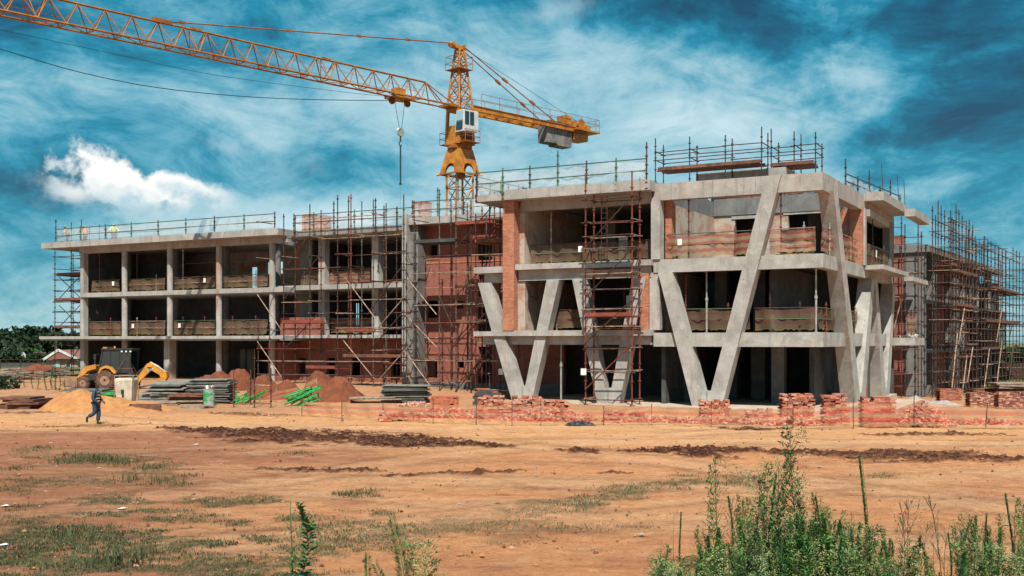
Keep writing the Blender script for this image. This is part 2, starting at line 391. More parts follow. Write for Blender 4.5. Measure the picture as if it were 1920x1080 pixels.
def tag(o, label=None, cat=None, group=None, kind=None):
    if label: o['label'] = label
    if cat: o['category'] = cat
    if group: o['group'] = group
    if kind: o['kind'] = kind
    return o
def empty(name, loc=(0, 0, 0), rz=0, label=None, cat=None, group=None):
    o = bpy.data.objects.new(name, None); C.objects.link(o); o.location = loc; o.rotation_euler = (0, 0, rz)
    o.empty_display_size = .3
    return tag(o, label, cat, group)
def copy_tree(o, parent=None):
    c = o.copy(); C.objects.link(c); c.parent = parent
    for ch in list(o.children): copy_tree(ch, c)
    return c

# building frame: u along the facade (towards the viewer's right), v into the building
U = Vector((.8829, -.4695)); V = Vector((.4695, .8829)); O = Vector((16.65, 57.1)); TH = math.atan2(U.y, U.x)
def fu(px, v, o=O, Uv=U, Vv=V):      # facade coordinate u seen at picture column px in the plane v
    a = (px - 960) / F; d = (v + o.dot(Vv)) / (a * Vv.x + Vv.y)
    P = Vector((a * d, d)); return (P - o).dot(Uv)
def fv(px, u, o=O, Uv=U, Vv=V):
    a = (px - 960) / F; d = (u + o.dot(Uv)) / (a * Uv.x + Uv.y)
    P = Vector((a * d, d)); return (P - o).dot(Vv)
def W(u, v, z=0): return Vector((O.x + u * U.x + v * V.x, O.y + u * U.y + v * V.y, z))
def zat(px, py, d): return CZ + (640 - py) / F * d
def gp(px, py, z=0.0):
    d = (CZ - z) * F / (py - 640); return ((px - 960) / F * d, d)
def bframe(name, label=None, cat=None, group=None, loc=None):
    return empty(name, loc or (O.x, O.y, 0), TH, label, cat, group)

# ------------------------------------------------------------------ ground
def vnoise(x, y, seed):
    xi = np.floor(x).astype(np.int64); yi = np.floor(y).astype(np.int64)
    fx = x - xi; fy = y - yi; fx = fx * fx * (3 - 2 * fx); fy = fy * fy * (3 - 2 * fy)
    def h(a, b):
        n = (a * 374761393 + b * 668265263 + seed * 1442695041) & 0x7fffffff
        n = ((n ^ (n >> 13)) * 1274126177) & 0x7fffffff
        return ((n ^ (n >> 16)) & 0xffff) / 65535.0
    return (h(xi, yi) * (1 - fx) + h(xi + 1, yi) * fx) * (1 - fy) + (h(xi, yi + 1) * (1 - fx) + h(xi + 1, yi + 1) * fx) * fy
def fbm(x, y, seed, oct=5, rough=.5):
    s = 0; a = 1; t = 0
    for i in range(oct):
        s = s + a * vnoise(x * 2 ** i + 17.3 * i, y * 2 ** i + 9.1 * i, seed + i); t += a; a *= rough
    return s / t
def sst(a, b, x):
    t = np.clip((x - a) / (b - a), 0, 1); return t * t * (3 - 2 * t)
def ground_base(x, y):
    x = np.asarray(x, float); y = np.asarray(y, float)
    z = -.9 * sst(11, 22, x) * sst(50, 60, y)
    z = z + .55 * sst(60, 76, y) * (1 - sst(-12, 8, x))
    z = z + .17 * np.clip(15.5 - y, 0, 9) * sst(15.5, 12.5, y)
    # bank crest with clods at the lower right
    z = z + .28 * sst(-1.5, 3, x) * sst(16.6, 14.2, y) * sst(9, 12, y)
    return z
def gz(x, y): return float(ground_base(x, y))
def seg_d(x, y, a, b):
    ax, ay = a; bx, by = b; dx, dy = bx - ax, by - ay
    t = np.clip(((x - ax) * dx + (y - ay) * dy) / (dx * dx + dy * dy), 0, 1)
    return np.hypot(x - ax - t * dx, y - ay - t * dy), t
def churn(x, y):
    n = fbm(x * .8, y * 1.6, 5, 5, .6)
    m = np.zeros_like(x)
    def band(p, q, w0, amp=1.0, taper=True):
        nonlocal m
        d, t = seg_d(x, y, gp(*p), gp(*q))
        w = w0 * (np.clip(np.sin(np.pi * (.06 + .88 * t)), .2, 1) if taper else 1)
        m = np.maximum(m, amp * sst(1.05, .45, d / w + (n - .5) * 2.6))
    band((320, 804), (940, 838), 2.7); band((1180, 845), (1480, 850), 1.7); band((1480, 850), (1960, 862), 2.0, .85)
    band((1040, 843), (1120, 850), .75, .9); band((480, 880), (720, 884), .55, .8); band((720, 892), (980, 882), .42, .7)
    band((1120, 886), (1190, 890), .30, .7); band((1610, 817), (1900, 815), .6, .8); band((1350, 803), (1480, 806), .8, .9)
    band((0, 776), (130, 772), .9, .6); band((400, 775), (560, 780), 1.2, .6); band((1240, 1068), (1420, 1040), .7, .7)
    band((60, 800), (280, 797), .8, .45); band((1380, 960), (1560, 955), .25, .35)
    return m * (y > 6)
def grassmask(x, y):
    px = 960 + F * x / np.maximum(y, 1); py = 640 + F * CZ / np.maximum(y, 1)   # only locates the patches; they are fixed on the ground
    n = fbm(x * 1.1, y * 1.8, 31, 5, .6); m = np.zeros_like(x); dry = np.zeros_like(x)
    def el(cx, cy, rx, ry, amt, dr=0.0, rot=0):
        nonlocal m, dry
        c, s_ = math.cos(rot), math.sin(rot)
        a = ((px - cx) * c + (py - cy) * s_) / rx; b = (-(px - cx) * s_ + (py - cy) * c) / ry
        k = amt * sst(1.15, .45, np.sqrt(a * a + b * b) + (n - .5) * 2.4)
        dry = np.where(k > m, dr, dry); m = np.maximum(m, k)
    el(60, 1030, 420, 75, 1.0, .15); el(420, 1070, 180, 40, .9, .2); el(250, 1010, 120, 24, .8, .3); el(700, 1000, 230, 30, .6, .6)
    el(200, 940, 80, 9, .9); el(400, 940, 55, 10, .8, .2); el(480, 938, 45, 9, .9, .1); el(130, 905, 130, 14, .6, .1)
    el(200, 862, 130, 12, .7, .1); el(290, 885, 60, 16, .6, .1); el(300, 960, 40, 6, .7); el(670, 928, 38, 6, .7, .2); el(30, 920, 80, 9, .7)
    el(1180, 922, 230, 14, .8, .55, R(-9)); el(1390, 905, 60, 12, .7, .5); el(1010, 955, 90, 20, .6, .7); el(1010, 985, 80, 12, .5, .7)
    el(1660, 890, 50, 6, .6, .3); el(860, 990, 150, 25, .55, .8); el(960, 1010, 60, 12, .45, .9); el(360, 978, 90, 10, .5, .3)
    el(560, 970, 60, 8, .6, .4); el(590, 1030, 90, 14, .7, .5); el(1080, 990, 160, 8, .3, .9)
    el(60, 845, 60, 8, .3); el(560, 850, 40, 4, .2); el(1100, 1035, 60, 5, .3)
    return m * (y > 9), dry

def build_ground():
    fa = np.linspace(-.62, .62, 860)
    co = np.array([.68, .8, 1.0, 1.4, 2, 3, 5, 9, 20, 60, 160])
    a = np.concatenate([-co[::-1], fa, co])
    yr = [-1200, -300, -60, -15, 0, 4, 6, 8]
    y = 9.0
    while y < 66: yr.append(y); y *= 1.0048
    while y < 130: yr.append(y); y *= 1.02
    yr += [150, 180, 230, 320, 500, 900, 1600, 3500]
    yr = np.array(yr)
    Y, A = np.meshgrid(yr, a, indexing='ij'); X = A * np.maximum(Y, 9.0)
    Z = ground_base(X, Y)
    inside = (np.abs(A) < .63) & (Y > 8.5) & (Y < 66)
    ch = np.where(inside, churn(X, Y), 0); gm, dry = grassmask(X, Y); gm = np.where(inside, gm, 0)
    clod = fbm(X * 3.2, Y * 3.2, 3, 5, .62)
    clod2 = np.abs(fbm(X * 5.2, Y * 5.2, 9, 3, .6) - .5) * 2
    tracks = fbm(X * .10 + .2 * np.sin(Y * .2), Y * 2.6 + X * .12, 41, 4, .55)
    fadey = sst(70, 60, Y)
    mic = (.05 * (fbm(X * .5, Y * .5, 1, 4) - .5) * 2 + .05 * (clod - .5) + .07 * (tracks - .5) * sst(36, 42, Y) * sst(58, 50, Y)) * fadey
    Z2 = Z + mic + ch * (.02 + .34 * np.clip(clod - .42, -.1, 1) + .10 * (fbm(X * 7, Y * 7, 88, 2) - .5)) * fadey
    # embankment clods near lower right
    bk = sst(-1, 3, X) * sst(17, 15, Y) * inside
    Z2 = Z2 + bk * .22 * (clod - .4)
    Z = np.where((Y > 8.5) & (Y < 140), Z2, Z)
    ny, nx = Y.shape
    co_ = np.stack([X, Y, Z], -1).reshape(-1, 3).astype(np.float32)
    idx = np.arange(ny * nx).reshape(ny, nx)
    fc = np.stack([idx[:-1, :-1], idx[:-1, 1:], idx[1:, 1:], idx[1:, :-1]], -1).reshape(-1, 4)
    me = bpy.data.meshes.new('ground'); me.vertices.add(len(co_)); me.vertices.foreach_set('co', co_.ravel())
    me.loops.add(fc.size); me.loops.foreach_set('vertex_index', fc.ravel().astype(np.int32))
    me.polygons.add(len(fc)); me.polygons.foreach_set('loop_start', (np.arange(len(fc)) * 4).astype(np.int32))
    me.polygons.foreach_set('use_smooth', np.ones(len(fc), bool))
    me.update(); me.validate()
    # soil colours: the soils' own, plus cloud shade painted in at the left
    sand = np.array([.73, .375, .175]); orange = np.array([.70, .315, .145]); red = np.array([.40, .165, .090]); dark = np.array([.115, .042, .024]); pale = np.array([.55, .32, .18])
    olive = np.array([.115, .105, .052])
    n1 = fbm(X * .18, Y * .45, 11, 5, .55); n2 = fbm(X * .8, Y * 1.3, 21, 6, .62)
    roadm = sst(35, 41, Y + (n1 - .5) * 8) * sst(58, 50, Y)
    base = orange[None, None] * (1 - roadm[..., None]) + sand[None, None] * roadm[..., None]
    pxs = X / np.maximum(Y, 1)
    left_red_shade = sst(-.12, -.36, pxs + (n1 - .5) * .5) * sst(45, 42, Y + (n2 - .5) * 3)  # cloud shadow over the left ground, mixed in as redder soil
    band = sst(46, 43.5, Y) * sst(26, 33, Y) * sst(.0, -.15, pxs) * .45
    rr = np.clip(left_red_shade * .85 + band + .5 * sst(.5, .72, n2) * sst(44, 38, Y), 0, .92)[..., None]
    base = base * (1 - rr) + red * rr
    fine = fbm(X * .35 + .5 * np.sin(Y * .35), (Y + .10 * X + .8 * np.sin(X * .16)) * 3.2, 61, 4, .6)
    sh = np.clip(sst(.54, .68, tracks) * .28 + sst(.54, .68, fine) * .30, 0, .6)[..., None] * sst(60, 55, Y)[..., None]
    base = base * (1 - sh) + (base * .62) * sh
    trk = np.zeros_like(X); pal = np.zeros_like(X)
    for (p, q, amp, wdt) in (((-100, 812), (1400, 800), 1.2, .26), ((200, 845), (2000, 826), 1.6, .34), ((450, 800), (1500, 905), 2.2, .34), ((1000, 905), (2100, 950), 1.4, .3), ((1500, 800), (700, 885), -1.8, .3), ((500, 1010), (2100, 880), 1.2, .26), ((-100, 880), (900, 960), 1.0, .24)):
        a_, b_ = np.array(gp(*p)), np.array(gp(*q)); dv = (b_ - a_) / np.hypot(*(b_ - a_)); nv = np.array([-dv[1], dv[0]])
        al = (X - a_[0]) * dv[0] + (Y - a_[1]) * dv[1]; ac0 = (X - a_[0]) * nv[0] + (Y - a_[1]) * nv[1] - amp * np.sin(al * .11)
        pal = np.maximum(pal, np.exp(-(ac0 / 1.5) ** 2) * sst(.30, .55, fbm(al * .3, ac0 * .8, 72, 3)))
        for wd in (-1.0, 1.0):
            ac = ac0 - wd + .12 * np.sin(al * .7)
            trk = np.maximum(trk, np.exp(-(ac / wdt) ** 2) * sst(.32, .55, fbm(al * .35, ac * 0 + wd + amp, 71, 3)) * (.7 + .3 * (np.sin(al * 19) > 0)))
    trk = trk * inside * (1 - ch); pal = pal * inside * (1 - .7 * rr[..., 0]) * (1 - ch)
    pl = (pal * .50)[..., None]; base = base * (1 - pl) + np.array([.78, .46, .26]) * pl
    tr3 = (trk * .62)[..., None]; base = base * (1 - tr3) + base * .48 * tr3
    hi = sst(.55, .75, n1)[..., None] * .5 * sst(20, 26, Y)[..., None] * (1 - rr)
    base = base * (1 - hi) + pale * hi
    back = sst(53, 57, Y + (n1 - .5) * 4)[..., None] * .8
    base = base * (1 - back) + np.array([.47, .26, .145]) * back
    c = (ch * (.75 + .25 * (clod > .45)))[..., None] * .95; base = base * (1 - c) + dark * c
    cl = (bk * sst(.4, .6, clod) * .8)[..., None]; base = base * (1 - cl) + np.array([.20, .075, .045]) * cl
    g = (gm * sst(.30, .55, clod) * .85)[..., None]; base = base * (1 - g) + olive * g
    far = sst(75, 120, Y)[..., None]; base = base * (1 - far) + np.array([.13, .15, .06]) * far
    base = base * (.86 + .28 * clod[..., None])
    at = me.color_attributes.new('soil', 'FLOAT_COLOR', 'POINT')
    at.data.foreach_set('color', np.concatenate([np.clip(base, 0, 1).reshape(-1, 3), np.clip(ch + .6 * bk, 0, 1).reshape(-1, 1)], 1).astype(np.float32).ravel())
    m = bpy.data.materials.new('earth'); m.use_nodes = True; t = NT(m.node_tree); b = t.n['Principled BSDF']
    vc = t.node('ShaderNodeVertexColor'); vc.layer_name = 'soil'
    o = t.node('ShaderNodeTexCoord').outputs['Object']
    nn = t.noise(t.mapping(o, scale=(1, 1.1, 1)), 3.2, 9, .74)
    col = t.mix(t.ramp(nn, .38, .7, 0, .50), vc.outputs[0], t.mix(1, vc.outputs[0], (.52, .42, .38, 1), 'MULTIPLY'))
    nl = t.noise(t.mapping(o, loc=(3, 1, 0), scale=(.8, 1.1, 1)), .9, 10, .74, .5)
    col = t.mix(t.ramp(nl, .54, .68, 0, .42), col, t.mix(1, col, (.50, .38, .34, 1), 'MULTIPLY'))
    col = t.mix(t.ramp(nl, .47, .36, 0, .30), col, (.66, .43, .27, 1))
    n5 = t.noise(o, 13, 6, .75)
    col = t.mix(t.ramp(n5, .56, .66, 0, .7), col, (.15, .060, .035, 1))
    n6 = t.noise(t.mapping(o, loc=(9, 9, 9)), 11, 4, .7)
    col = t.mix(t.ramp(n6, .64, .72, 0, .6), col, (.66, .48, .36, 1))
    n7 = t.noise(t.mapping(o, loc=(5, 2, 4)), 3.4, 7, .75)
    chm = t.math('MULTIPLY', vc.outputs[1], t.ramp(n7, .60, .44, .0, 1.0))
    col = t.mix(chm, col, (.050, .018, .011, 1))  # dark blotches put clod shading into the churned soil's colour
    col = t.mix(t.math('MULTIPLY', vc.outputs[1], t.ramp(n7, .60, .68, 0, .8)), col, (.34, .15, .085, 1))
    t.link(col, b.inputs['Base Color']); b.inputs['Roughness'].default_value = .95; b.inputs['Specular IOR Level'].default_value = .1
    bn = t.node('ShaderNodeBump'); bn.inputs['Strength'].default_value = 1.0; bn.inputs['Distance'].default_value = .22
    t.link(t.math('ADD', t.noise(o, 2.6, 10, .76), t.math('MULTIPLY', n5, .25)), bn.inputs['Height']); t.link(bn.outputs[0], b.inputs['Normal'])
    me.materials.append(m)
    ob = bpy.data.objects.new('ground', me); C.objects.link(ob); ob['kind'] = 'structure'
build_ground()

def blades(name, pts, h, w, mat, label, rng):
    """many thin bent blades at pts (n,3)"""
    n = len(pts); ang = rng.random(n) * 6.283; lean = rng.random(n) * 1.3; hh = h * (.5 + rng.random(n))
    dx, dy = np.cos(ang), np.sin(ang); px_, py_ = -dy * w, dx * w
    b1 = pts + np.stack([px_, py_, 0 * px_], 1); b2 = pts - np.stack([px_, py_, 0 * px_], 1)
    mid = pts + np.stack([dx * lean * hh * .3, dy * lean * hh * .3, hh * .6], 1)
    m1 = mid + np.stack([px_, py_, 0 * px_], 1) * .7; m2 = mid - np.stack([px_, py_, 0 * px_], 1) * .7
    tp = pts + np.stack([dx * lean * hh, dy * lean * hh, hh * (1 - .25 * lean)], 1)
    v = np.stack([b1, b2, m2, m1, tp], 1).reshape(-1, 3)
    k = np.arange(n) * 5
    quads = np.stack([k, k + 1, k + 2, k + 3], 1); tris = np.stack([k + 3, k + 2, k + 4], 1)
    me = bpy.data.meshes.new(name)
    me.from_pydata(v.tolist(), [], quads.tolist() + tris.tolist()); me.materials.append(M[mat])
    o = bpy.data.objects.new(name, me); C.objects.link(o); tag(o, label, 'grass', kind='stuff'); return o
def build_clods():
    rng = np.random.default_rng(8); N = 90000
    y = 15.5 + 40 * rng.random(N) ** 1.2; x = (rng.random(N) * 1.06 - .53) * y
    ch = churn(x, y); p = .045 + .8 * ch + .25 * sst(.55, .7, fbm(x * .7, y * .7, 91, 4)) ** 2
    k = rng.random(N) < p * .30; x, y, ch = x[k], y[k], ch[k]; n = len(x)
    s = (.014 + .042 * rng.random(n) ** 4) * (1 + .9 * ch); z = ground_base(x, y) + .02 + .08 * ch * rng.random(n)
    base = np.array([(1, 0, 0), (0, 1, 0), (-1, 0, 0), (0, -1, 0), (0, 0, .8), (0, 0, -.6)]); v = base[None] * (s[:, None, None] * (.6 + .8 * rng.random((n, 6, 1)))) + np.stack([x, y, z], 1)[:, None]
    f = np.array([(0, 1, 4), (1, 2, 4), (2, 3, 4), (3, 0, 4), (1, 0, 5), (2, 1, 5), (3, 2, 5), (0, 3, 5)]); F_ = (np.arange(n)[:, None, None] * 6 + f[None]).reshape(-1, 3)
    me = bpy.data.meshes.new('earth_clods'); me.from_pydata(v.reshape(-1, 3).tolist(), [], F_.tolist())
    me.materials.append(pmat('clod_dark', (.16, .065, .035), (.08, .03, .018), 3)); me.materials.append(pmat('clod_light', (.42, .19, .095), (.28, .12, .06), 3))
    mi = np.repeat((rng.random(n) > .35 + .6 * ch).astype(np.int32), 8); me.polygons.foreach_set('material_index', mi)
    o = bpy.data.objects.new('earth_clods', me); C.objects.link(o); tag(o, 'small dry clods of red earth scattered over the open ground', 'earth clods', kind='stuff')
build_clods()
def build_grass():
    rng = np.random.default_rng(5)
    N = 1000000
    y = 15 + 34 * rng.random(N) ** 1.5; x = (rng.random(N) * 1.06 - .53) * y
    m, dry = grassmask(x, y)
    clump = fbm(x * 5, y * 5, 77, 3, .6)
    keep = rng.random(N) < m * sst(.30, .60, clump) * .62
    x, y, dry = x[keep], y[keep], dry[keep]
    z = ground_base(x, y) + .0
    p = np.stack([x, y, z], 1); sel = rng.random(len(x)) < dry
    blades('grass', p[~sel], .050, .008, 'grass', 'short green grass growing in patches on the red earth', rng)
    blades('grass', p[sel], .045, .008, 'grass_d', 'dry straw coloured grass growing in patches on the red earth', rng)
build_grass()

# ------------------------------------------------------------------ the building
B = bframe('unfinished_building', 'unfinished three storey concrete and brick building with white V shaped columns', 'building')
def wall_holes(mb, u0, u1, z0, z1, v, th, holes):
    """wall in the plane v..v+th with rectangular openings (ua,ub,za,zb)"""
    us = sorted({u0, u1} | {h[i] for h in holes for i in (0, 1) if u0 < h[i] < u1})
    zs = sorted({z0, z1} | {h[i] for h in holes for i in (2, 3) if z0 < h[i] < z1})
    def hole(a, b): return any(h[0] < a < h[1] and h[2] < b < h[3] for h in holes)
    for a, b in zip(us[:-1], us[1:]):
        for c, d in zip(zs[:-1], zs[1:]):
            if hole((a + b) / 2, (c + d) / 2): continue
            for vv, o in ((v, 1), (v + th, -1)):
                q = [(a, vv, c), (b, vv, c), (b, vv, d), (a, vv, d)]
                mb.add(q if o > 0 else q[::-1], [(0, 1, 2, 3)])
    def rim(a, b, c, d, out):
        qs = [[(a, v, c), (a, v + th, c), (a, v + th, d), (a, v, d)], [(b, v, c), (b, v, d), (b, v + th, d), (b, v + th, c)],
              [(a, v, c), (b, v, c), (b, v + th, c), (a, v + th, c)], [(a, v, d), (a, v + th, d), (b, v + th, d), (b, v, d)]]
        for q in qs: mb.add(q if out else q[::-1], [(0, 1, 2, 3)])
    rim(u0, u1, z0, z1, True)
    for h in holes:
        rim(max(h[0], u0), min(h[1], u1), max(h[2], z0), min(h[3], z1), False)
    return mb
def part(name, mat, *boxes, parent=None):
    for b in boxes: o = MB().box(*b).build(name, mat, parent or B)
    return o
def sideline(s, off=0.0):        # point on the right hand side of the front block
    return (.029 * s + off, s)
def poly_slab(name, mat, poly, z0, z1):
    m = MB(); m.prism([(p[0], p[1], z0) for p in poly], (0, 0, z1 - z0)); return m.build(name, mat, B)

# ---- right block: slabs, beams
part('floor_slab', 'apron', (-21.5, -9.6, -1.2, 20, -1.2, .06), (-9.6, .9, -1.35, 20, -1.2, .05), (.9, 2.6, 8, 20, -1.2, -.3))
s20 = sideline(20.4)
# level 1
part('floor_slab', 'conc_v', (-21.4, -19.3, -.35, 8, 4.03, 4.32), (-19.296, -9.62, -.38, 19, 4.03, 4.36))
part('beam', 'conc_v', (-18.9, -9.75, 0, .45, 3.50, 4.026), (-21.0, -18.95, 0.1, .45, 3.50, 4.0))
def edge_beam(z0, z1, w=.5, uA=-9.6, vEnd=20.4, mat='conc_v'):
    m = MB()
    poly = [(uA, 0), (0, 0), sideline(vEnd), (sideline(vEnd)[0] - w, vEnd), (-w, w), (uA, w)]
    # kink the corner a little as the cast slab does
    m.prism([(p[0], p[1], z0) for p in poly], (0, 0, z1 - z0)); return m.build('edge_beam', mat, B)
edge_beam(3.40, 4.19, mat='conc_v')
poly_slab('floor_slab', 'conc_d', [(-9.6, .505), (-.51, .505), (.03, 20.3), (-9.6, 20.3)], 3.9, 4.15)
# level 2
part('floor_slab', 'conc_v', (-21.4, -19.3, -.35, 8, 7.95, 8.33), (-18.45, -9.62, -.38, 19, 8.08, 8.42))
part('beam', 'conc_v', (-18.4, -9.75, 0, .45, 7.42, 8.076), (-20.9, -19.3, .1, .45, 7.35, 7.946))
edge_beam(7.66, 8.41)
poly_slab('floor_slab', 'conc_d', [(-9.6, .505), (-.51, .505), (.03, 20.3), (-9.6, 20.3)], 8.1, 8.38)
# roof
part('roof_slab', 'conc', (-18.9, -9.5, -.9, 15, 12.34, 12.92), (-21.1, -18.905, -.7, 15, 12.36, 12.78))
part('beam', 'conc', (-18.3, -9.75, .15, .55, 11.72, 12.336))
edge_beam(11.82, 12.78, w=.6, mat='conc')
# roof behind the open terrace and its deep fascia
poly_slab('roof_slab', 'conc', [(-9.2, 10.9), (-.4, 10.9), (-.1, 20.3), (-9.2, 20.3)], 12.35, 12.76)
part('fascia', 'conc_g', (-9.18, -.35, 10.2, 10.85, 11.95, 13.05), (-9.5, -9.184, .62, 10.85, 11.85, 12.9))
# canopies on the right side
def canopy(s0, s1, p0, p1, z0, z1, mat='conc'):
    a, b = sideline(s0), sideline(s1)
    poly_slab('canopy', mat, [(a[0] + p0, a[1]), (a[0] + p1, a[1]), (b[0] + p1, b[1]), (b[0] + p0, b[1])], z0, z1)
canopy(10.6, 20, .004, 1.15, 12.42, 12.95); canopy(17.6, 23.8, 1.2, 1.9, 12.10, 12.6)
canopy(10.6, 19.6, .004, 1.15, 8.16, 8.44, 'conc_v'); canopy(17.4, 23.8, 1.2, 1.8, 7.75, 8.05, 'conc_v')
canopy(19.4, 23.5, .1, 1.6, 3.42, 3.95, 'conc_v')

# ---- V shaped columns, in the facade (front) and round the corner (side)
def v_column(base, z0, zn, top_l, top_r, wb, wt, depth, mp, hw=.42):
    """base centre, notch height, the two arm tops as (s, z); mp maps (s, v, z) to the frame"""
    r = bpy.data.objects.new('v_column', None); C.objects.link(r); r.parent = B
    for top, sg in ((top_l, -1), (top_r, 1)):
        m = MB()
        ts, tz = top
        # arm polygon in the facade plane
        inner0, outer0 = base + sg * .02, base + sg * wb
        poly = [(inner0, z0), (outer0, z0), (ts + sg * hw, tz), (ts - sg * hw, tz), (base + sg * .22, zn), (base + sg * .02, zn)]
        a = [mp(s, 0, z) for s, z in poly]; b = [mp(s, depth, z) for s, z in poly]
        n = len(poly)
        m.add(a + b, [tuple(range(n)), tuple(range(n, 2 * n))[::-1]] + [(i, n + i, n + (i + 1) % n, (i + 1) % n) for i in range(n)])
        m.build('arm', 'conc_v', r)
front = lambda s, v, z: (s, v - .22, z)
side = lambda s, v, z: (.029 * s + .22 - v, s, z)
v_column(-18.05, -.4, .95, (-20.75, 7.36), (-15.95, 7.42), .55, .42, .72, front)
v_column(-12.35, -.4, .95, (-14.25, 7.42), (-10.4, 7.42), .60, .42, .72, front)
v_column(-6.35, -.4, .9, (-8.85, 7.66), (-2.6, 12.74), .75, .42, .80, front, .40)
v_column(8.5, -1.2, .6, (2.0, 11.95), (12.3, 7.66), .8, .5, .85, side, .48)
v_column(16.6, -1.2, .6, (13.2, 7.66), (19.6, 7.66), .8, .5, .80, side, .45)

# ---- piers, walls of the right block
part('brick_pier', 'brick_o', (-19.28, -18.5, -.42, .55, 4.365, 12.336))
part('brick_pier', 'brick_o', (-10.42, -9.86, -.15, .5, 4.365, 7.65))
part('brick_pier', 'brick_o', (-9.10, -8.72, .62, 1.3, 8.42, 11.84))
part('wall_panel', 'plaster', (-18.49, -18.0, .1, .5, 4.365, 7.41), (-18.49, -18.25, .5, 9, 4.365, 7.6), (-18.49, -18.15, .3, 9, 8.425, 12.3))
part('wall_panel', 'conc_v', (-9.855, -9.25, .05, .5, 4.365, 7.65), (-9.85, -9.5, .5, 9, 4.365, 7.9))
part('column', 'conc_v', (-9.72, -9.18, -.1, .6, 8.425, 12.0))
# back walls
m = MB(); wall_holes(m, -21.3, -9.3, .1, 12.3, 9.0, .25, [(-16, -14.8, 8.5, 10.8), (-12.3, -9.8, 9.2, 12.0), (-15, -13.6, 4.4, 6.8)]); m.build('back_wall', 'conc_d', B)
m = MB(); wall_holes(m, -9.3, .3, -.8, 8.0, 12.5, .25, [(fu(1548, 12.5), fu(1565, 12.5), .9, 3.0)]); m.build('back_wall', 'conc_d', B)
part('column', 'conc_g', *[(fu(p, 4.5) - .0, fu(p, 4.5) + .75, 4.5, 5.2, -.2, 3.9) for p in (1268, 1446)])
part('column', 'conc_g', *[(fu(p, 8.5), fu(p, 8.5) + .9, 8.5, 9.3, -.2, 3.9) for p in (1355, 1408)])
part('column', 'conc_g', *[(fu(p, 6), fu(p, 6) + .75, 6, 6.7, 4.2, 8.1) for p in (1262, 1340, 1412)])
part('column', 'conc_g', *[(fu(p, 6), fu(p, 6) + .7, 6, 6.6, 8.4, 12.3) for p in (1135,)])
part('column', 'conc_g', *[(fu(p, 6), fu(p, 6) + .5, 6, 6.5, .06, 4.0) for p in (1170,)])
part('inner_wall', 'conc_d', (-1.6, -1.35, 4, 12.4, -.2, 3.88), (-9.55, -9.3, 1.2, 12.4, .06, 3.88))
part('inner_wall', 'brick_r', (fu(1578, 12.3) - .2, .2, 12.2, 12.4, -.3, 3.88))
# terrace walls on the top floor
hb = [(fu(1378, 10.3), fu(1424, 10.3), 8.5, zat(1400, 412, 70)), (fu(1478, 10.3), fu(1582, 10.3), 8.5, zat(1500, 402, 68))]
m = MB(); wall_holes(m, -9.18, .1, 8.4, 11.94, 10.3, .3, hb); m.build('terrace_wall', 'plaster', B)
m = MB(); m.box(-9.5, -9.184, 1.35, 10.3, 8.4, 11.846); m.build('terrace_wall', 'plaster', B)
part('lintel', 'conc_v', (hb[0][0] - .2, hb[0][1] + .2, 10.24, 10.62, hb[0][3], hb[0][3] + .2), (hb[1][0] - .3, hb[1][1], 10.24, 10.62, hb[1][3], hb[1][3] + .2))
part('brick_pier', 'brick_o', (-.42, .32, 9.9, 10.75, 8.42, 11.94), (-1.7, -.42, 10.18, 10.75, 8.42, 11.94))
part('corner_strip', 'conc_v', (.325, .42, 10.2, 10.8, 8.42, 11.94))
part('inner_wall', 'conc_d', (-3.2, -3.0, 10.8, 20.2, 8.4, 12.3), (-3.2, -3.0, 1.5, 20, 4.16, 8.0))
part('column', 'conc_g', (.15, .62, 18.6, 20.3, 8.42, 11.94)); part('beam', 'conc', (-.1, .6, 10.9, 20.3, 11.5, 11.94))
part('back_wall', 'conc_d', (-21.3, .6, 20.4, 20.65, -1, 12.75), (-9.2, -.4, 14.0, 14.2, 8.42, 12.34))  # second box: cross wall added to darken the terrace openings
# roof box being cast over the lift shaft
rb = (fu(1305, 13), fu(1462, 13))
part('lift_motor_room', 'conc', (rb[0], rb[1] + .4, 13.0, 19, 14.72, 15.32), (rb[1] - .1, rb[1] + .25, 13.3, 19, 12.77, 14.71), (rb[0] + .6, rb[1] - .8, 14.5, 14.8, 12.77, 14.71))
# rubble left on the slab edge
# ---- brick middle
def wh(x0, x1, y0, y1, v):
    d = (v + O.dot(V)) / ((x0 - 960) / F * V.x + V.y)
    return (fu(x0, v), fu(x1, v), zat(x0, y1, d), zat(x0, y0, d))
hol = [wh(*r, 7.0) for r in ((805, 820, 455, 483), (800, 821, 564, 596), (799, 820, 673, 708), (857, 869, 564, 579), (857, 870, 674, 690), (896, 922, 447, 494), (897, 920, 515, 556), (897, 920, 575, 622), (897, 922, 650, 727))]
ub, ue = -30.1, -18.6
m = MB(); wall_holes(m, ub, ue, .1, 12.0, 7.0, .35, hol); m.build('brick_wall', 'brick_r', B)
part('lintel', 'brick_o', (fu(800, 6.98), fu(824, 6.98), 6.95, 6.998, hol[0][2] - .15, hol[0][2]), (ub, -20.5, 6.97, 6.998, 9.3, 9.38))
part('plinth', 'conc_g', (ub, ue, 6.9, 6.998, .1, .75))
part('roof_slab', 'conc', (-30.2, -18.95, 5.6, 16, 12.02, 12.5))
part('pier', 'conc', (-30.6, -30.22, 5.35, 7.2, .2, 12.75)); part('pier', 'conc_g', (-30.215, -29.6, 5.9, 6.995, .2, 12.01))
part('inner_wall', 'conc_d', (-30.2, -19, 12, 12.2, .1, 12))
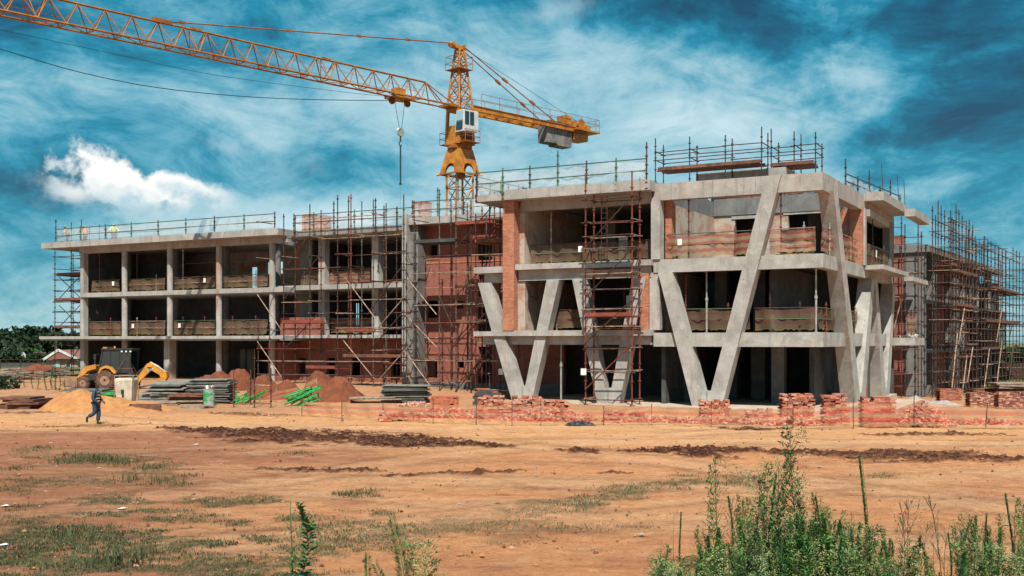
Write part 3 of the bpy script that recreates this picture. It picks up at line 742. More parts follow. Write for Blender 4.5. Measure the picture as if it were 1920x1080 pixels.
# ---- set back bay between brick and left wing
v1 = 9.6
part('roof_slab', 'conc', (-45.6, -30.62, 8.4, 18, 12.0, 12.45))
part('floor_slab', 'conc', (-45.4, -30.62, 8.3, 17, 7.75, 8.12)); part('floor_slab', 'conc_v', (-44.8, -30.62, 8.0, 17, 3.95, 4.2))
for px in (597, 697):
    for z0, z1 in ((.3, 3.94), (4.205, 7.74), (8.125, 11.99)):
        if z0 < 1 : continue
        part('column', 'conc_v', (fu(px, v1), fu(px, v1) + .62, v1, v1 + .62, z0, z1))
gh = [wh(558, 573, 671, 700, 9.9), wh(612, 628, 671, 702, 9.9), wh(657, 675, 671, 704, 9.9), wh(733, 750, 662, 712, 9.9)]
m = MB(); wall_holes(m, -43.6, -30.62, .2, 3.94, 9.9, .35, gh); m.build('brick_wall', 'brick_r', B)
part('brick_wall', 'brick_r', (-44.9, -43.61, 7.6, 9.9, .2, 3.6), (-44.4, -40.2, 8.5, 8.8, 4.21, 5.6)); part('brick_pier', 'brick_o', (fu(700, 12), fu(707, 12), 12, 12.4, 4.2, 11.95), (fu(553, 12), fu(562, 12), 12, 12.4, 4.2, 11.95))
part('inner_wall', 'conc_g', (fu(560, 10.5), fu(583, 10.5), 10.6, 10.8, 4.2, 11.95))
mh = [wh(638, 674, 487, 529, 17), wh(636, 673, 569, 612, 17)]
m = MB(); wall_holes(m, -45, -29, .2, 12, 17, .25, mh); m.build('back_wall', 'conc_d', B)
part('inner_wall', 'conc_d', (-43.5, -43.2, 10.8, 17, .2, 12), (-34.5, -34.25, 11, 17, .2, 12))
for hx in mh:      # window bars still in their openings
    m = MB()
    for i in range(5): x = hx[0] + (hx[1] - hx[0]) * (i + .5) / 5; m.box(x - .03, x + .03, 17.08, 17.14, hx[2], hx[3])
    m.box(hx[0], hx[1], 17.05, 17.079, hx[2] + 1.0, hx[2] + 1.08)
    m.build('window_frame', 'conc_g', B)
# ---- long left wing
uL = fu(77, 6.0); uR = fu(521, 6.0)
part('roof_slab', 'conc', (uL, fu(425, 6), 6.0, 20, 11.95, 12.45), (fu(425, 6) + .002, uR, 6.0, 10.5, 11.95, 12.45)); part('roof_slab', 'conc', (uR + .003, -45.5, 7.5, 17.9, 11.98, 12.44))
part('beam', 'conc', (fu(148, 7.1), uR, 7.1, 7.6, 11.45, 11.946))
part('floor_slab', 'conc', (fu(150, 7), uR - .2, 7.0, 19, 7.58, 7.96)); part('floor_slab', 'conc_v', (fu(75, 6.0), uR, 6.0, 19, 3.78, 4.12))
part('balcony_lip', 'conc_v', (fu(75, 6.0), uR + .6, 5.9, 5.996, 3.9, 4.14))
cu = [fu(px, 7.3) for px in (157, 233, 318, 410, 510)]
for i, u in enumerate(cu):
    for z0, z1 in ((.2, 3.775), (4.125, 7.575), (7.965, 11.44)):
        m = MB()
        if i in (2,) and z0 < 1: m.box(u - .3, u + .35, 6.95, 7.7, z0, z1)
        elif i == 0: m.box(u - .20, u + .22, 7.1, 7.6, z0, z1)
        else: m.tube((u, 7.35, z0), (u, 7.35, z1), .245, 20)
        o = m.build('column', 'conc_v', B, smooth=False)
for px, v in ((240, 12.5), (330, 12.5), (425, 12.5), (520, 12.5)):
    u = fu(px, v)
    for z0, z1 in ((.2, 3.775), (4.125, 7.575), (7.965, 11.9)):
        MB().tube((u, v, z0), (u, v, z1), .3, 14).build('column', 'conc_g', B)
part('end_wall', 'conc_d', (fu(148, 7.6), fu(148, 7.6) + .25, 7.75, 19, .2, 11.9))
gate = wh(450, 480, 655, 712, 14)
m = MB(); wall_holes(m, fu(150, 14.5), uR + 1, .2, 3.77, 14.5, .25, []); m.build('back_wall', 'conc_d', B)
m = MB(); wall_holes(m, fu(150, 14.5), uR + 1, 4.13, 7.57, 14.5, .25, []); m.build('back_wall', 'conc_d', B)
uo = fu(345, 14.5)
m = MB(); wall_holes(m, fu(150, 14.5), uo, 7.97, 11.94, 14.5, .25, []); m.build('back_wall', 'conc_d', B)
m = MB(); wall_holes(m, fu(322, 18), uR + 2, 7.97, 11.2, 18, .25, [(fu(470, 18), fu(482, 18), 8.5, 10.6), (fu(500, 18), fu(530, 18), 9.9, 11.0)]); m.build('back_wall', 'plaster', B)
part('roof_slab', 'conc_v', (fu(335, 17.4), uR + 2, 17.3, 17.98, 11.2, 12.6))
part('door', 'conc_g', (fu(449, 13), fu(474, 13), 13, 13.06, .2, 3.0)); part('door_frame', 'conc_d', (fu(446, 12.95), fu(449, 12.95), 12.95, 13.1, .2, 3.2), (fu(460, 12.95), fu(461.5, 12.95), 12.9, 12.99, .2, 3.1))

# ---- right rear wing, turned a few degrees: a second building joined behind
R2 = Vector((34.6, 88.5)); S2 = Vector((.546, .838)); T2 = Vector((.838, -.546)); TH2 = math.atan2(T2.y, T2.x)
Wg = empty('rear_wing_building', (R2.x, R2.y, 0), TH2, 'concrete and brick rear wing, cloud shade in its concrete colour, wrapped in scaffolding beyond the V columns on the right', 'building')
fv2 = lambda px, u: fv(px, u, R2, T2, S2)
def p2(name, mat, *bx): return part(name, mat, *bx, parent=Wg)
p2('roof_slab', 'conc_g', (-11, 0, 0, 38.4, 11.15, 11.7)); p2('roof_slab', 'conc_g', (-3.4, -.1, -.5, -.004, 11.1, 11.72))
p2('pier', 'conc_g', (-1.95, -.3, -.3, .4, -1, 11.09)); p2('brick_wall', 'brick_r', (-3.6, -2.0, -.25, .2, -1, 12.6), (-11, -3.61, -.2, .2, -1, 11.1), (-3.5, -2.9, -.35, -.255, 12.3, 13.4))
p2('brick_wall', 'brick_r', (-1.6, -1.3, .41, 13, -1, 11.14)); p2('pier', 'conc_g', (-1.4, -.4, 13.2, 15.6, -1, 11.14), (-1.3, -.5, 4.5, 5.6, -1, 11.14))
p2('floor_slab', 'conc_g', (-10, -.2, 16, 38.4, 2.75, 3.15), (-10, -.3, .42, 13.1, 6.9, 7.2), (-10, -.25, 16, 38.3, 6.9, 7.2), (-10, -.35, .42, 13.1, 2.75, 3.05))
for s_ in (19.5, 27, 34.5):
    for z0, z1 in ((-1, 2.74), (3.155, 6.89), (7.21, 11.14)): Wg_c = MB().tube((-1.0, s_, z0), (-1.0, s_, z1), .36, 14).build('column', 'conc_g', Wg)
p2('back_wall', 'conc_d', (-4.3, -4, 15.95, 27.5, -1, 11.1), (-4.3, -4, 28.5, 38, -1, 2.74), (-4.3, -4, 28.5, 38, 3.2, 6.89), (-4.3, -4, 33, 38, 7.21, 11.1)); p2('brick_wall', 'brick_r', (-1.7, -1.4, 21.5, 26, -1, 1.6), (-1.7, -1.4, 28, 33.5, -1, 1.2), (-1.8, -1.5, 21, 26, 3.16, 5.0)); p2('inner_wall', 'conc_d', (-8, -1.6, 24, 24.3, -1, 11.1), (-8, -1.6, 15.7, 15.9, -1, 11.1))  # backing walls added behind the far half to darken it

# ------------------------------------------------------------------ tower crane
def build_crane():
    base = Vector((-4.75, 97.0)); J = Vector((-.705, -.709)); rz = math.atan2(J.y, J.x)
    K = empty('tower_crane', (base.x, base.y, .55), rz, 'yellow tower crane with white cab rising behind the building, lattice jib reaching left', 'crane')
    Z0 = .55
    z = lambda a: a - Z0
    # mast
    m = MB(); a = .86; th = R(-9); cs, sn = math.cos(th), math.sin(th)
    cor = [(x * cs - y * sn, x * sn + y * cs) for x, y in ((-a, -a), (a, -a), (a, a), (-a, a))]
    for c in cor: m.tube((c[0], c[1], 0), (c[0], c[1], z(18.9)), .10, 6)
    lv = 0; step = 1.55; zz = 0; k = 0
    while zz < z(18.9) - .1:
        z2 = min(zz + step, z(18.9))
        for i in range(4):
            p, q = cor[i], cor[(i + 1) % 4]
            if k % 2: p, q = q, p
            m.tube((p[0], p[1], zz), (q[0], q[1], z2), .05, 5); m.tube((q[0], q[1], zz), (p[0], p[1], z2), .035, 5) if i % 2 else None
            m.tube((p[0], p[1], z2), (q[0], q[1], z2), .045, 5)
        zz = z2; k += 1
    m.build('mast', 'crane', K)
    m = MB()      # ladder inside the mast
    for s_ in (-.2, .2): m.tube((.3, s_, 0), (.3, s_, z(18.8)), .03, 4)
    for i in range(60): m.tube((.3, -.2, i * .3), (.3, .2, i * .3), .02, 4)
    m.build('ladder', 'crane_d', K)
    # flared transition with arched openings
    tr = MB()
    def frus(mb, a0, z0, a1, z1):
        p = [(-a0, -a0, z0), (a0, -a0, z0), (a0, a0, z0), (-a0, a0, z0)]; q = [(-a1, -a1, z1), (a1, -a1, z1), (a1, a1, z1), (-a1, a1, z1)]
        mb.hexa(p, q)
    frus(tr, .98, z(20.3), .78, z(21.0))
    for q in range(4):
        cq, sq = math.cos(q * math.pi / 2), math.sin(q * math.pi / 2)
        def P_(u_, zz): w_ = 1.30 + (.84 - 1.30) * (zz - 18.9) / 2.2; return (u_ * cq - w_ * sq, u_ * sq + w_ * cq, z(zz))
        arch = [(.62 * math.cos(a_), 18.9 + .15 + .75 * math.sin(a_)) for a_ in np.linspace(0, math.pi, 9)]
        poly = [(-1.30, 18.9), (-.84, 21.1), (.84, 21.1), (1.30, 18.9), (.62, 18.9)] + arch + [(-.62, 18.9)]
        # strips left, right and over the arch so that every face stays convex
        segs = [[(-1.30, 18.9), (-.62, 18.9), (-.62, 19.05), (-.84, 21.1)], [(1.30, 18.9), (.62, 18.9), (.62, 19.05), (.84, 21.1)]]
        for i in range(8): x0_, x1_ = arch[i], arch[i + 1]; segs.append([x0_, x1_, (.84 * (1 - (i + 1) / 4), 21.1), (.84 * (1 - i / 4), 21.1)])
        for sg in segs:
            n_ = Vector((-sq, cq, .2)) * -.08
            tr.prism([P_(*p_) for p_ in sg], n_)
    for sx in (-1, 1):
        for sy in (-1, 1): tr.tube((sx * 1.3, sy * 1.3, z(18.85)), (sx * 1.5, sy * 1.5, z(18.8)), .1, 6)
    for sx, sy, ex, ey in ((-1, -1, 1, -1), (1, -1, 1, 1), (1, 1, -1, 1), (-1, 1, -1, -1)): tr.beam((sx * 1.33, sy * 1.33, z(18.85)), (ex * 1.33, ey * 1.33, z(18.85)), .12, .12)
    tr.build('transition_frame', 'crane', K)
    MB().lathe([(1.0, z(21.1)), (1.12, z(21.15)), (1.12, z(21.45)), (1.0, z(21.5))], n=24).build('slewing_ring', 'crane_d', K)
    t = MB()
    for sx in (-1, 1):
        t.hexa([(sx * .95, -.9, z(21.5)), (sx * .80, -.9, z(21.5)), (sx * .80, .9, z(21.5)), (sx * .95, .9, z(21.5))], [(sx * .85, -.6, z(23.2)), (sx * .75, -.6, z(23.2)), (sx * .75, .6, z(23.2)), (sx * .85, .6, z(23.2))])
        for sy in (-1, 1):
            t.beam((sx * .85, sy * .88, z(21.5)), (sx * .80, sy * .7, z(24.7)), .22, .26)
    for sy in (-1, 1): t.beam((-.9, sy * .88, z(21.75)), (.9, sy * .88, z(21.75)), .12, .42); t.beam((-.9, sy * .8, z(23.0)), (.9, sy * .8, z(23.0)), .14, .25)
    t.box(-1.0, 1.0, -.95, .95, z(21.5), z(21.62)); t.box(-.9, .9, -.75, .75, z(24.5), z(24.72))
    t.lathe([(.25, z(21.7)), (.25, z(22.6)), (.18, z(22.9))], (.3, .45, 0), 10)
    t.build('turntable', 'crane', K)
    # side platforms with rails
    for sy in (-1, 1):
        p = MB(); p.box(-.9, .9, sy * .96 if sy > 0 else -1.75, 1.75 if sy > 0 else -.96, z(21.6), z(21.66))
        for x in (-.9, 0, .9): p.tube((x, sy * 1.72, z(21.6)), (x, sy * 1.72, z(22.7)), .03, 5)
        for zz in (22.15, 22.7): p.tube((-.9, sy * 1.72, z(zz)), (.9, sy * 1.72, z(zz)), .028, 5)
        for x in (-.9, .9):
            for zz in (22.15, 22.7): p.tube((x, sy * .96, z(zz)), (x, sy * 1.72, z(zz)), .028, 5)
        p.build('platform', 'crane_d', K)
    # cab: on the right-hand side looking out along the jib
    cx0, cx1, cy0, cy1 = -.35, 1.20, .60, 1.65
    cb = MB(); cb.hexa([(cx0, cy0, z(22.5)), (cx1 - .1, cy0, z(22.5)), (cx1 - .1, cy1, z(22.5)), (cx0, cy1, z(22.5))], [(cx0, cy0, z(24.45)), (cx1 - .25, cy0, z(24.45)), (cx1 - .25, cy1, z(24.45)), (cx0, cy1, z(24.45))])
    cab = cb.build('cab', 'white', K)
    MB().box(cx0 + .72, cx1 - .32, cy1 + .004, cy1 + .02, z(23.1), z(24.3)).build('side_window', 'glass', cab)
    MB().box(cx0 + .12, cx0 + .62, cy1 + .004, cy1 + .02, z(23.1), z(24.3)).build('side_window', 'glass', cab)
    w = MB(); w.hexa([(cx1 - .17, cy0 + .1, z(23.5)), (cx1 - .13, cy0 + .1, z(23.5)), (cx1 - .13, cy1 - .1, z(23.5)), (cx1 - .17, cy1 - .1, z(23.5))], [(cx1 - .24, cy0 + .1, z(24.35)), (cx1 - .2, cy0 + .1, z(24.35)), (cx1 - .2, cy1 - .1, z(24.35)), (cx1 - .24, cy1 - .1, z(24.35))]); w.build('front_window', 'glass_b', cab)
    w = MB(); w.hexa([(cx1 - .11, cy0 + .1, z(22.65)), (cx1 - .07, cy0 + .1, z(22.65)), (cx1 - .07, cy1 - .1, z(22.65)), (cx1 - .11, cy1 - .1, z(22.65))], [(cx1 - .17, cy0 + .1, z(23.4)), (cx1 - .13, cy0 + .1, z(23.4)), (cx1 - .13, cy1 - .1, z(23.4)), (cx1 - .17, cy1 - .1, z(23.4))]); w.build('front_window', 'glass', cab)
    MB().box(cx0 - .40, cx0 - .003, cy0 + .1, cy1, z(22.6), z(24.45)).build('cab_box', 'white', K)
    # tower head
    h = MB(); b0, b1 = .85, .28; top = z(30.2); bz = z(24.75)
    cr = lambda t_: b0 + (b1 - b0) * t_
    for sx in (-1, 1):
        for sy in (-1, 1): h.tube((sx * b0, sy * b0, bz), (sx * b1, sy * b1, top), .10, 6)
    n = 5
    for i in range(n):
        t0, t1 = i / n, (i + 1) / n; z0_, z1_ = bz + (top - bz) * t0, bz + (top - bz) * t1
        for s1, s2, s3, s4 in ((-1, -1, 1, -1), (1, -1, 1, 1), (1, 1, -1, 1), (-1, 1, -1, -1)):
            h.tube((s1 * cr(t0), s2 * cr(t0), z0_), (s3 * cr(t1), s4 * cr(t1), z1_), .05, 5)
            h.tube((s3 * cr(t0), s4 * cr(t0), z0_), (s1 * cr(t1), s2 * cr(t1), z1_), .04, 5)
            h.tube((s1 * cr(t1), s2 * cr(t1), z1_), (s3 * cr(t1), s4 * cr(t1), z1_), .045, 5)
    h.beam((-.5, 0, top + .1), (1.1, 0, top + .25), .5, .3)
    h.lathe([(.18, -.35), (.18, .35)], (1.0, 0, top + .35), 10, 'y'); h.lathe([(.2, -.3), (.2, .3)], (-.3, 0, top + .3), 10, 'y')
    h.build('tower_head', 'crane', K)
    p = MB(); p.box(-.75, .95, -.9, .9, z(28.3), z(28.36))
    for x, y in ((-.75, -.9), (.95, -.9), (.95, .9), (-.75, .9), (.1, .9), (.1, -.9)): p.tube((x, y, z(28.3)), (x, y, z(29.5)), .03, 5)
    for zz in (28.9, 29.5):
        q = [(-.75, -.9), (.95, -.9), (.95, .9), (-.75, .9), (-.75, -.9)]
        p.path([(x, y, z(zz)) for x, y in q], .028, 5)
    p.build('head_platform', 'crane_d', K)
    # jib
    j = MB(); zb, zt = z(24.85), z(26.55); L = 56; hw = .62; st = 1.93
    for s_ in (-hw, hw): j.tube((1.0, s_, zb), (L, s_, zb), .075, 6)
    j.tube((4.1, 0, zt), (L, 0, zt), .085, 6); j.tube((1.0, hw, zb), (4.1, 0, zt), .05, 6); j.tube((1.0, -hw, zb), (4.1, 0, zt), .05, 6)
    x = 4.1; k = 0
    while x < L - st:
        for s_ in (-hw, hw):
            j.tube((x, 0, zt), (x + st / 2, s_, zb), .045, 5); j.tube((x + st / 2, s_, zb), (x + st, 0, zt), .045, 5)
            if k == 0: j.tube((x, 0, zt), (x - st / 2, s_, zb), .045, 5)
            if k % 6 == 5: j.tube((x + .18, 0, zt), (x + st / 2 - .06, s_, zb), .035, 5); j.tube((x + st - .5, 0, zt), (x + st / 2 + .06, s_, zb), .035, 5)
        j.tube((x + st / 2, -hw, zb), (x + st / 2, hw, zb), .04, 5)
        j.tube((x + st / 2, -hw if k % 2 else hw, zb), (x + st * 1.5, hw if k % 2 else -hw, zb), .035, 5)
        if k % 6 == 5: j.box(x + st * .5 - .45, x + st * .5 + .35, -.1, .1, zt - .02, zt + .16)
        x += st; k += 1
    j.box(.75, 1.9, -.7, .7, zb - .1, zb + .12)
    jo = j.build('jib', 'crane_j', K)
    m = MB(); m.box(2, 50, hw - .32, hw - .05, zb + .08, zb + .11); m.tube((6, -.3, zb + .45), (50, -.3, zb + .7), .015, 4); m.tube((4, .15, zb + .9), (50, .1, zb + 1.3), .012, 4); m.build('walkway', 'crane_d', jo)
    # pendants
    hd = (1.15, 0, top + .4); jt = (28.7, 0, zt + .15)
    m = MB(); m.path([hd, jt], .055, 6)
    for f in (.18, .37, .62, .95): c = Vector(hd).lerp(Vector(jt), f); m.beam(c - Vector((.22, 0, 0)), c + Vector((.22, 0, 0)), .16, .18)
    m.beam((28.2, 0, zt + .1), (29.6, 0, zt + .12), .3, .3)
    m.build('pendant_bar', 'crane_d', K)
    # counter jib
    c = MB(); ce = -18.2; z0c, z1c = z(24.75), z(25.15)
    for s_ in (-.75, .75):
        c.box(ce + 1.5, -.9, s_ - .09, s_ + .09, z0c, z1c); c.box(ce + 1.5, -.9, s_ - .17, s_ + .17, z1c, z1c + .05); c.box(ce + 1.5, -.9, s_ - .17, s_ + .17, z0c - .05, z0c)
    x = -2.0
    while x > ce + 2: c.box(x - .08, x + .08, -.66, .66, z0c + .05, z0c + .25); c.beam((x, -.66, z0c + .1), (x - 1.6, .66, z0c + .1), .08, .08); x -= 1.6
    c.box(ce, ce + 3.6, -1.3, 1.3, z1c - .25, z1c - .1)
    c.box(ce + 1.2, ce + 3.4, -.7, .7, z0c - .75, z0c - .1)
    cj = c.build('counter_jib', 'crane', K)
    r = MB()
    for s_ in (-1.0, 1.0):
        for i in range(8):
            x = -1.8 - i * 2.3; r.tube((x, s_, z1c), (x, s_, z1c + 1.15), .03, 5)
        for zz in (.6, 1.15): r.tube((-1.8, s_, z1c + zz), (ce, s_ * 1.2, z1c + zz), .025, 5)
    for zz in (0, .6, 1.15): r.tube((ce, -1.2, z1c + zz), (ce, 1.2, z1c + zz), .025, 5)
    for s_ in (-1.2, 1.2): r.tube((ce, s_, z1c), (ce, s_, z1c + 1.15), .03, 5)
    r.build('handrail', 'crane_d', cj)
    w = MB(); w.lathe([(.4, -.5), (.55, -.5), (.55, -.45), (.3, -.44), (.3, .44), (.55, .45), (.55, .5), (.4, .5)], (ce + 1.9, 0, z1c + .55), 14, 'y'); w.box(ce + 2.6, ce + 3.2, -.4, .4, z1c, z1c + .7); w.box(ce + .6, ce + 1.1, -.5, .5, z1c, z1c + .6)
    w.build('hoist_winch', 'crane', cj)
    MB().box(ce + 3.9, ce + 4.9, -.2, .9, z1c + .06, z1c + 1.0).build('switch_box', 'crane', cj)
    for i in range(7):
        x = -11.0 - i * .52; dz = .16 if i > 2 else 0
        MB().box(x - .48, x, -.62 - (.05 if i % 2 else 0), .62, z0c - 1.50 - dz, z1c + (.35 if i % 2 else .2)).build('counterweight', 'cw', K)
    for s_ in (-.75, .75):
        m = MB(); a0, b0_ = Vector((-.35, s_ * .35, top + .25)), Vector((-12.2, s_, z1c + .1))
        m.path([a0, b0_], .05, 6)
        for f in (.42, .72): q = a0.lerp(b0_, f); dd = (b0_ - a0).normalized() * .35; m.beam(q - dd, q + dd, .18, .2)
        m.build('pendant_bar', 'crane_d', K)
    MB().tube((-.3, 0, top + .3), (ce + 2, 0, z1c + .9), .02, 5).build('hoist_rope', 'cable', K)
    # trolley with hook
    tx = 7.0; m = MB()
    m.box(tx - 1.0, tx + 1.0, -.85, .85, zb - .28, zb - .16); m.box(tx + .1, tx + 1.1, .2, .9, zb - .1, zb + .45)
    for x in (tx - .9, tx + .9):
        for s_ in (-.75, .75): m.lathe([(.16, -.06), (.16, .06)], (x, s_, zb - .1), 10, 'y')
    m.beam((tx - .8, 0, zb - .2), (tx + .8, 0, zb - .6), .12, .12)
    for x in (-1.0, -.2): m.tube((tx + x, .85, zb - .2), (tx + x, .85, zb + 1.0), .025, 4)
    m.tube((tx - 1.0, .85, zb + 1.0), (tx - .2, .85, zb + 1.0), .025, 4); m.tube((tx - 1.0, .85, zb + .5), (tx - .2, .85, zb + .5), .025, 4)
    tr_ = m.build('trolley', 'crane', K)
    for x in (tx - .75, tx + .95):
        m = MB()
        m.lathe([(.30, -.05), (.34, -.05), (.34, .05), (.30, .05), (.30, -.05)], (x, .1, zb - .52), 16, 'y')
        for i in range(4): an = i * math.pi / 4; m.beam((x - .3 * math.cos(an), .1, zb - .52 - .3 * math.sin(an)), (x + .3 * math.cos(an), .1, zb - .52 + .3 * math.sin(an)), .04, .04)
        m.build('sheave', 'crane_d', tr_)
    hz = z(21.75)
    m = MB()
    for x0, x1 in ((tx - .45, tx - .12), (tx + .62, tx + .12)): m.tube((x0, .1, zb - .6), (x1, .1, hz + .3), .022, 5)
    m.build('hoist_rope', 'cable', K)
    hk = MB().lathe([(.08, -.10), (.36, -.09), (.42, 0), (.36, .09), (.08, .10)], (tx, .1, hz), 16, 'y').build('hook_block', 'steel_g', K)
    m = MB(); m.tube((tx, .1, hz - .4), (tx, .1, hz - .85), .07, 6)
    m.path([(tx + .16 * math.cos(a_), .1, hz - 1.0 + .18 * math.sin(a_)) for a_ in np.linspace(1.6, -2.6, 9)], .045, 6); m.build('hook', 'black', hk)
    m = MB(); m.tube((tx, .1, hz - 1.15), (tx, .1, hz - 4.5), .07, 6); m.tube((tx, .1, hz - 4.4), (tx, .1, hz - 4.55), .12, 6); m.tube((tx + .03, .1, hz - 4.5), (tx, .1, hz - 7.6), .010, 4); m.build('lifting_chain', 'cable', hk)
    return K
build_crane()
# two long overhead lines hanging across on the left
def cable(pts, r, label):
    P = [Vector(((px - 960) / F * d, d, zat(px, py, d))) for px, py, d in pts]
    out = []
    for i in range(len(P) - 1):
        p0 = P[max(i - 1, 0)]; p1 = P[i]; p2_ = P[i + 1]; p3 = P[min(i + 2, len(P) - 1)]
        for k in range(8):
            t = k / 8; out.append(.5 * ((2 * p1) + (p2_ - p0) * t + (2 * p0 - 5 * p1 + 4 * p2_ - p3) * t * t + (3 * p1 - p0 - 3 * p2_ + p3) * t ** 3))
    out.append(P[-1]); m = MB(); m.path(out, r, 5)
    tag(m.build('overhead_cable', 'cable', None), label, 'cable')
cable([(-60, 78, 62), (0, 92, 64), (140, 133, 69), (280, 162, 74), (420, 178, 80), (560, 186, 85), (735, 189, 91)], .030, 'thick dark cable, the lower of two sagging below the crane jib')
cable([(-60, 44, 60), (0, 56, 62), (200, 98, 68), (400, 140, 75), (640, 172, 84), (760, 184, 91)], .016, 'thin blue cable, the upper of two sagging below the crane jib')

# ------------------------------------------------------------------ scaffolds
rs = random.Random(3)
def standard(p, z1, mat, r=.040, knots=1.0, name='standard', parent=None):
    m = MB(); x, y, z0 = p; m.tube((x, y, z0), (x, y, z1), r, 6)
    z = z0 + .35
    while z < z1 - .1: m.tube((x, y, z - .035), (x, y, z + .035), r * 2.2, 6); z += knots
    m.box(x - .09, x + .09, y - .09, y + .09, z0, z0 + .02)
    return m.build(name, mat, parent)
def bar(p, q, mat, r=.034, name='ledger', parent=None):
    return MB().tube(p, q, r, 6).build(name, mat, parent)
def scaffold(label, us, vs_, z0, tops, lifts, parent_f=bframe, braces=(), planks=(), lskip=.2, tskip=.45, cols=('steel_d', 'steel_m', 'steel_d', 'steel_r', 'steel_d', 'steel_m'), lcols=('steel_t', 'steel_d', 'steel_t', 'steel_m', 'steel_t', 'steel_r', 'steel_d'), knots=1.0, r=.040, gzf=None, skipstd=()):
    s = parent_f('scaffold', label, 'scaffold')
    for j, v in enumerate(vs_):
        for i, u in enumerate(us):
            if (i, j) in skipstd: continue
            t = tops[i % len(tops)] if isinstance(tops, (list, tuple)) else tops
            t += rs.uniform(-.25, .25) - (.0 if j == 0 else .3)
            standard((u, v, z0(u, v) if callable(z0) else z0), t, rs.choice(cols), r, knots, parent=s)
        for z in lifts:
            i = 0
            while i < len(us) - 1:
                n = rs.choice((1, 2, 2, 3)); k = min(i + n, len(us) - 1)
                tmax = min(tops[i % len(tops)], tops[k % len(tops)]) if isinstance(tops, (list, tuple)) else tops
                if rs.random() > lskip and z < tmax:
                    dz = rs.uniform(-.06, .06)
                    bar((us[i] - rs.uniform(.03, .3), v - .05, z + dz), (us[k] + rs.uniform(.03, .3), v - .05, z + dz + rs.uniform(-.05, .05)), rs.choice(lcols), parent=s)
                i = k
    if len(vs_) > 1:
        for z in lifts:
            for i, u in enumerate(us):
                if rs.random() > tskip: bar((u + .05, vs_[0] - .25, z + .05), (u + .05, vs_[-1] + .25, z + .05), rs.choice(lcols), name='transom', parent=s)
    for a, za, b, zb, *c in braces:
        bar((a, vs_[0] - .1, za), (b, vs_[0] - .1, zb), c[0] if c else 'steel_d', .036, 'brace', s)
    for a, b, z, *c in planks:
        m = MB(); v0, v1_ = vs_[0], vs_[-1]; w = (v1_ - v0) / 5
        for i in range(5): e = rs.uniform(-.15, .15); m.box(a + e, b + e, v0 + i * w + .01, v0 + (i + 1) * w - .01, z + .01 * (i % 2), z + .05 + .01 * (i % 2))
        m.build('deck', c[0] if c else 'plank', s)
        MB().box(a, b, v0 - .12, v0 - .08, z + .03, z + .25).build('toe_board', c[0] if c else 'plank', s)
    return s
zg = lambda u, v: gz(*W(u, v)[:2])
f3 = lambda px, v=3.4: fu(px, v)
# in front of the set back bay
us = [f3(p) for p in (484, 532, 581, 633, 658, 700, 724, 757)]
dz_ = lambda px, py, v=3.4: zat(px, py, (v + O.dot(V)) / ((px - 960) / F * V.x + V.y))
def br(x0, y0, x1, y1, mat='steel_t', v=3.4): return (f3(x0, v), dz_(x0, y0, v), f3(x1, v), dz_(x1, y1, v), mat)
scaffold('tall dark scaffold in front of the set back bay left of the grey concrete pier', us, (3.4, 4.7), zg,
         [5.6, 13.3, 13.7, 14.4, 14.0, 13.8, 13.5, 13.9], [1.2, 2.2, 3.1, 4.6, 5.7, 6.6, 7.9, 9.0, 9.9, 11.3, 12.6],
         braces=[br(648, 520, 705, 597), br(645, 638, 703, 710), br(484, 552, 530, 620), br(484, 640, 530, 708), br(535, 560, 600, 480, 'steel_d'), br(530, 660, 596, 590, 'steel_d'), br(540, 498, 582, 440, 'steel_d'), br(710, 615, 776, 538), br(712, 712, 775, 640), br(690, 590, 755, 500, 'steel_d'), br(700, 650, 757, 585, 'steel_d')],
         planks=[(f3(530), f3(605), 5.0, 'plank_r'), (f3(645), f3(752), 2.55), (f3(650), f3(706), 4.35, 'plank_r'), (f3(575), f3(630), 1.7, 'plank_r')], lskip=.30, tskip=.55)
# brick wall scaffold
us = [f3(p) for p in (776, 824, 855, 883, 927)]
scaffold('tall scaffold against the windowed red brick wall right of the grey concrete pier', us, (3.4, 4.9), zg,
         [9.6, 13.8, 13.3, 13.2, 13.4], [.9, 2.4, 3.9, 5.0, 6.2, 7.4, 8.4, 9.5, 10.5, 11.2, 12.0],
         braces=[br(765, 522, 820, 590), br(762, 590, 820, 651), br(762, 660, 815, 733), br(852, 560, 925, 483, 'steel_d'), br(852, 470, 926, 385, 'steel_d'), br(852, 650, 926, 572, 'steel_d'), br(824, 554, 850, 612, 'steel_d'), br(824, 600, 847, 668, 'steel_d'), br(822, 662, 846, 722, 'steel_d'), br(870, 715, 930, 640, 'steel_d'), br(852, 738, 922, 655, 'steel_d'), br(913, 655, 933, 680)],
         planks=[(f3(778), f3(855), 10.4, 'conc_d'), (f3(856), f3(925), 11.5, 'plank_r'), (f3(856), f3(925), 4.9), (f3(888), f3(925), 10.5, 'plank_r')], lskip=.28, tskip=.6)
us = [f3(p, 1.2) for p in (892, 918, 953)]
scaffold('narrow scaffold standing between the red brick wall and the orange brick pier', us, (1.2, 2.6), zg, [12.0, 13.3, 13.9], [.6, 1.6, 2.5, 3.6, 4.9, 5.9, 7.0, 8.1, 9.3, 10.3, 11.4], lskip=.2, tskip=.5, planks=[(us[0], us[2], 10.0)])
